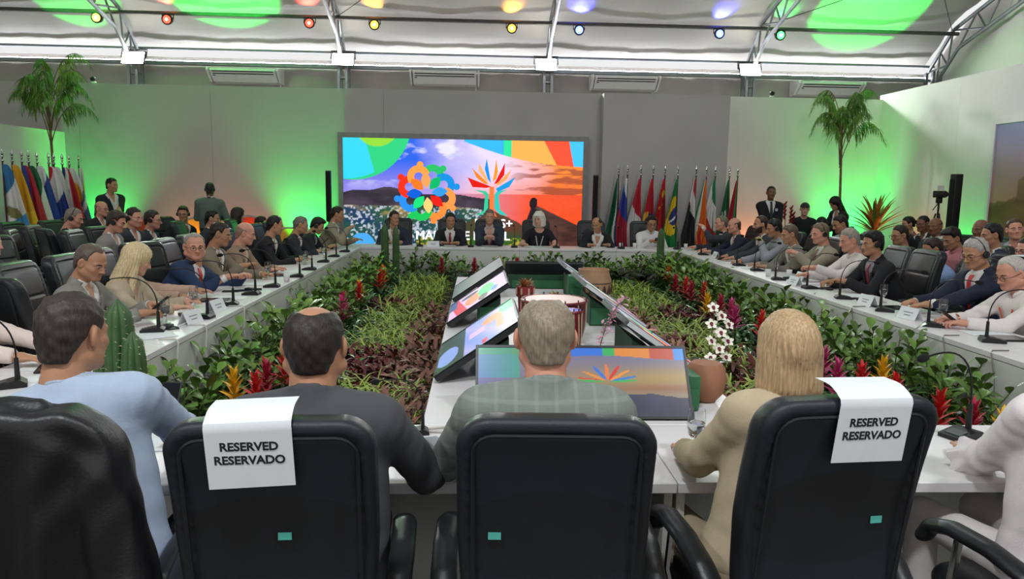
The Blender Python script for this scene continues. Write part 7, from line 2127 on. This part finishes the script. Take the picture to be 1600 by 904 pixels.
L_ = [(12.33, over(bands([(0, '2f6c9c'), (0.36, 'd4d2cc'), (0.72, '3f86b8')], 0.25), (el2(0.4, 0.52, 0.34, 0.07), '7c7a4a')), 'flag of blue, white and blue at the left picture edge'),
      (12.58, bands([(0, 'd39a1c'), (0.6, 'e2b42a'), (0.92, 'b3242c')], 0.15), 'yellow flag, second from the left picture edge'),
      (12.84, over(bands([(0, '2c3f86'), (2, '2c3f86')], 0), (lambda u, s: u+0.2*s > 0.55, 'a81f2c'), (el2(0.3, 0.62, 0.25, 0.10), 'd0ccc4')), 'flag of dark blue and red with white square'),
      (13.03, bands([(0, '1f5a38'), (0.70, 'd2d0ca'), (2, 'a81f2c')], 0.55), 'flag of green and white beside the red and blue one'),
      (13.27, bands([(0, 'd2d0ce'), (0.34, '24408c'), (0.86, 'd2d0ce')], 0.28), 'flag of white over blue before the left wall'),
      (13.62, bands([(0, 'b3202c'), (0.20, 'd6d2d2'), (0.55, '22357e')], 0.32), 'flag of red, white and navy before the left wall'),
      (13.78, over(bands([(0, 'd2cfca'), (0.75, 'b3202c')], 0.2), (lambda u, s: u < 0.2, 'b3202c')), 'pale flag with red edge beside the left palm'),
      (14.05, over(bands([(0, '24346c'), (0.30, 'd6d2d2'), (0.55, 'b3202c')], 0.7), (lambda u, s: np.abs(u-0.5) < 0.06, 'd6d2d2')), 'flag of blue, white and red in the green light'),
      (14.28, over(bands([(0, 'd4d6d2'), (0.62, '4a6a86'), (0.72, 'd4d6d2'), (0.82, '4a6a86')], 0.4), (el2(0.45, 0.30, 0.36, 0.12), 'd89a1c')), 'white flag with golden sun in the green light'),
      (14.61, bands([(0, 'c8cac4'), (0.5, 'b3a24a')], 0.4), 'slim flag nearest to the green uplight')]
for i, (y, fn, lab) in enumerate(L_): flag(-7.6, y, 0.45, fn, lab, GLF, dirn=1, ph=i*0.9, wbot=0.40 if i < 9 else 0.10, wtop=0.06, ztop=2.0, ex=0.6)

# ================================================================ PALMS AND OTHER PLANTS BY THE WALLS
M_trunk = mat('palm_trunk', '6a5c3c', 0.8, var=0.3, vscale=14); M_palm = leaf_mat('palm_leaflet', '3c6a26', '7a9c3e', 0.45, 0.2)
def palm(x, y, zc, ztop, label, seed, n=9, lean=0.0, fr=(0.75, 1.05)):
    t = empty('palm_tree', (x, y, 0), 0, label, 'palm', 'slim palms by the walls')
    r = random.Random(seed)
    g = G(); g.tube([(0, 0, 0.3), (0.02, 0, zc*0.5), (lean, 0, zc)], [0.035, 0.028, 0.02], 8); g.build('trunk', M_trunk, t)
    g = G(); g.lathe([(0.16, 0), (0.2, 0.36), (0.19, 0.36), (0.18, 0.33)], n=18); g.build('pot', M_black, t)
    for k in range(n):
        a = 2.4*k+r.uniform(-.3, .3); L = r.uniform(*fr)
        z0 = zc-0.75*(k/n)
        P0 = Vector((lean, 0, z0)); d = Vector((math.cos(a), math.sin(a)*0.8, 0)); up = r.uniform(0.85, 1.2)
        P1 = P0+d*L*0.15+Vector((0, 0, 0.60*up)); P2 = P0+d*L*0.55+Vector((0, 0, 1.15*up)); P3 = P0+d*L*1.0+Vector((0, 0, r.uniform(0.35, 0.8)))
        pts = []
        for q in range(15):
            s = q/14; pts.append(P0*(1-s)**3+P1*3*s*(1-s)**2+P2*3*s*s*(1-s)+P3*s**3)
        g = G(); g.tube(pts, [0.010*(1-0.8*i_/14) for i_ in range(15)], 5); fr_ = g.build('frond', M_trunk, t)
        g = G()
        LF = leaf_shape(0.30, 0.022, 3, 0.4, 0.9, 0, 0.4, 0.4)
        for q in range(34):
            s = 0.38+0.62*q/33; i_ = min(int(s*14), 13); p = pts[i_].lerp(pts[i_+1], s*14-i_)
            tn = (pts[i_+1]-pts[i_]).normalized(); yaw = math.atan2(tn.y, tn.x)-PI/2
            for sd in (-1, 1):
                ln = math.sin(PI*min(1, 0.2+0.8*s))*0.7+0.35
                add_leaf(g, *LF, leaf_frame(p, yaw+sd*(0.9+r.uniform(-.2, .2)), -0.55+r.uniform(-.45, .35), 0, ln*1.15))
        tag(g.build('leaflets', M_palm, fr_), kind='stuff')
palm(-7.75, 14.0, 3.05, 4.2, 'slim palm beside the left flags', 5, 14, fr=(0.5, 0.85))
palm(7.22, 14.6, 2.95, 4.1, 'slim palm in the green light at right', 9, 14, -0.05, fr=(0.5, 0.85))
# orange leaved plant in the right corner, and a red stemmed one by the seated person
OL = leaf_shape(0.62, 0.06, 6, 0.35, 0.5, 0, 0.7, 0.4)
gl = G(); gl.add(*OL); ME_OLs = [gl.mesh('sword_leaf', leaf_mat('sword_leaf_'+n_, a, b, 0.4, 0.2)) for n_, a, b in (('orange', 'a8622a', 'd08a3a'), ('green', '4a6a2a', '7a8a3a'), ('rust', '7a3a22', 'a05a34'))]
t = empty('sword_leaf_plant', (7.8, 14.25, 0), 0, 'orange and green sword leaved plant in the right corner', 'plant')
g = G(); g.lathe([(0.15, 0), (0.2, 0.45), (0.19, 0.45), (0.17, 0.4)], n=18); g.build('pot', M_black, t)
g = G(); g.tube([(0, 0, 0.4), (0, 0, 1.1)], 0.03, 8); g.build('stem', M_trunk, t)
for j in range(34):
    a = 2.4*j; link('sword_leaf', ME_OLs[j % 3], t).matrix_local = leaf_frame(Vector((0, 0, 0.95+0.004*j)), a, 0.45+0.031*j, 0, 1.25)
t = empty('red_bract_plant', (6.12, 14.4, 0), 0, 'slim plant with red upright bracts beside the seated person in cap', 'plant')
g = G(); g.lathe([(0.1, 0), (0.13, 0.3), (0.12, 0.3)], n=14); g.build('pot', M_black, t)
for j, (dx, hh) in enumerate(((-0.08, 1.5), (0.05, 1.42), (0.1, 1.3))):
    g = G(); g.tube([(0, 0, 0.3), (dx, 0, hh)], 0.008, 5); stq = g.build('stem', M_stem, t)
    for q in range(8):
        o = link('bract', ME_BR['crimson'], stq); o.matrix_local = leaf_frame(Vector((dx, 0, hh-0.28+0.04*q)), PI*q, 0.9, 0, 1.3)

# camera on a tripod by the right wall
t = empty('camera_tripod', (7.42, 11.68, 0), 0, 'video camera on a tall tripod by the right wall', 'camera')
g = G(); g.tube([(0, 0, 0.75), (0, 0, 1.62)], 0.016, 8); g.build('centre_column', M_blackm, t)
for k in range(3):
    a = 2*PI*k/3+0.4
    g = G(); g.tube([(0.03*math.cos(a), 0.03*math.sin(a), 1.45), (0.36*math.cos(a), 0.36*math.sin(a), 0.02)], [0.014, 0.010], 7); g.build('leg', M_blackm, t)
g = G(); g.rbox((0, 0, 1.66), (0.07, 0.09, 0.09), 0.015); g.build('head', M_blackm, t)
g = G(); g.tube([(0.03, 0.05, 1.63), (0.10, 0.3, 1.50)], 0.009, 6); g.build('pan_handle', M_blackm, t)
cb = empty('camera_body'); cb.parent = t
g = G(); g.rbox((0, 0, 1.76), (0.11, 0.20, 0.11), 0.012); g.build('camera_case', M_black, cb)
g = G(); g.lathe([(0.035, -0.06), (0.045, 0.0), (0.045, 0.05), (0.03, 0.05)], c=(-0.01, -0.13, 1.76), n=14, M=Matrix.Rotation(PI/2, 3, 'X')); g.build('lens', M_black, cb)
g = G(); g.box((-0.01, -0.03, 1.86), (0.10, 0.02, 0.07)); g.build('viewfinder', mat('viewfinder', 'c8cac8', 0.3), cb, smooth=False)
# wall socket by the framed print
t = empty('wall_socket', (8.59, 12.42, 1.05), 0, 'small brown socket box on the right wall', 'socket')
g = G(); g.box((0, 0, 0), (0.03, 0.09, 0.16)); g.build('box', mat('socket_brown', '8a6a3a', 0.6), t, smooth=False)
g = G(); g.box((-0.017, 0, 0), (0.006, 0.05, 0.1)); g.build('cover', mat('socket_cover', '5a4428', 0.6), t, smooth=False)
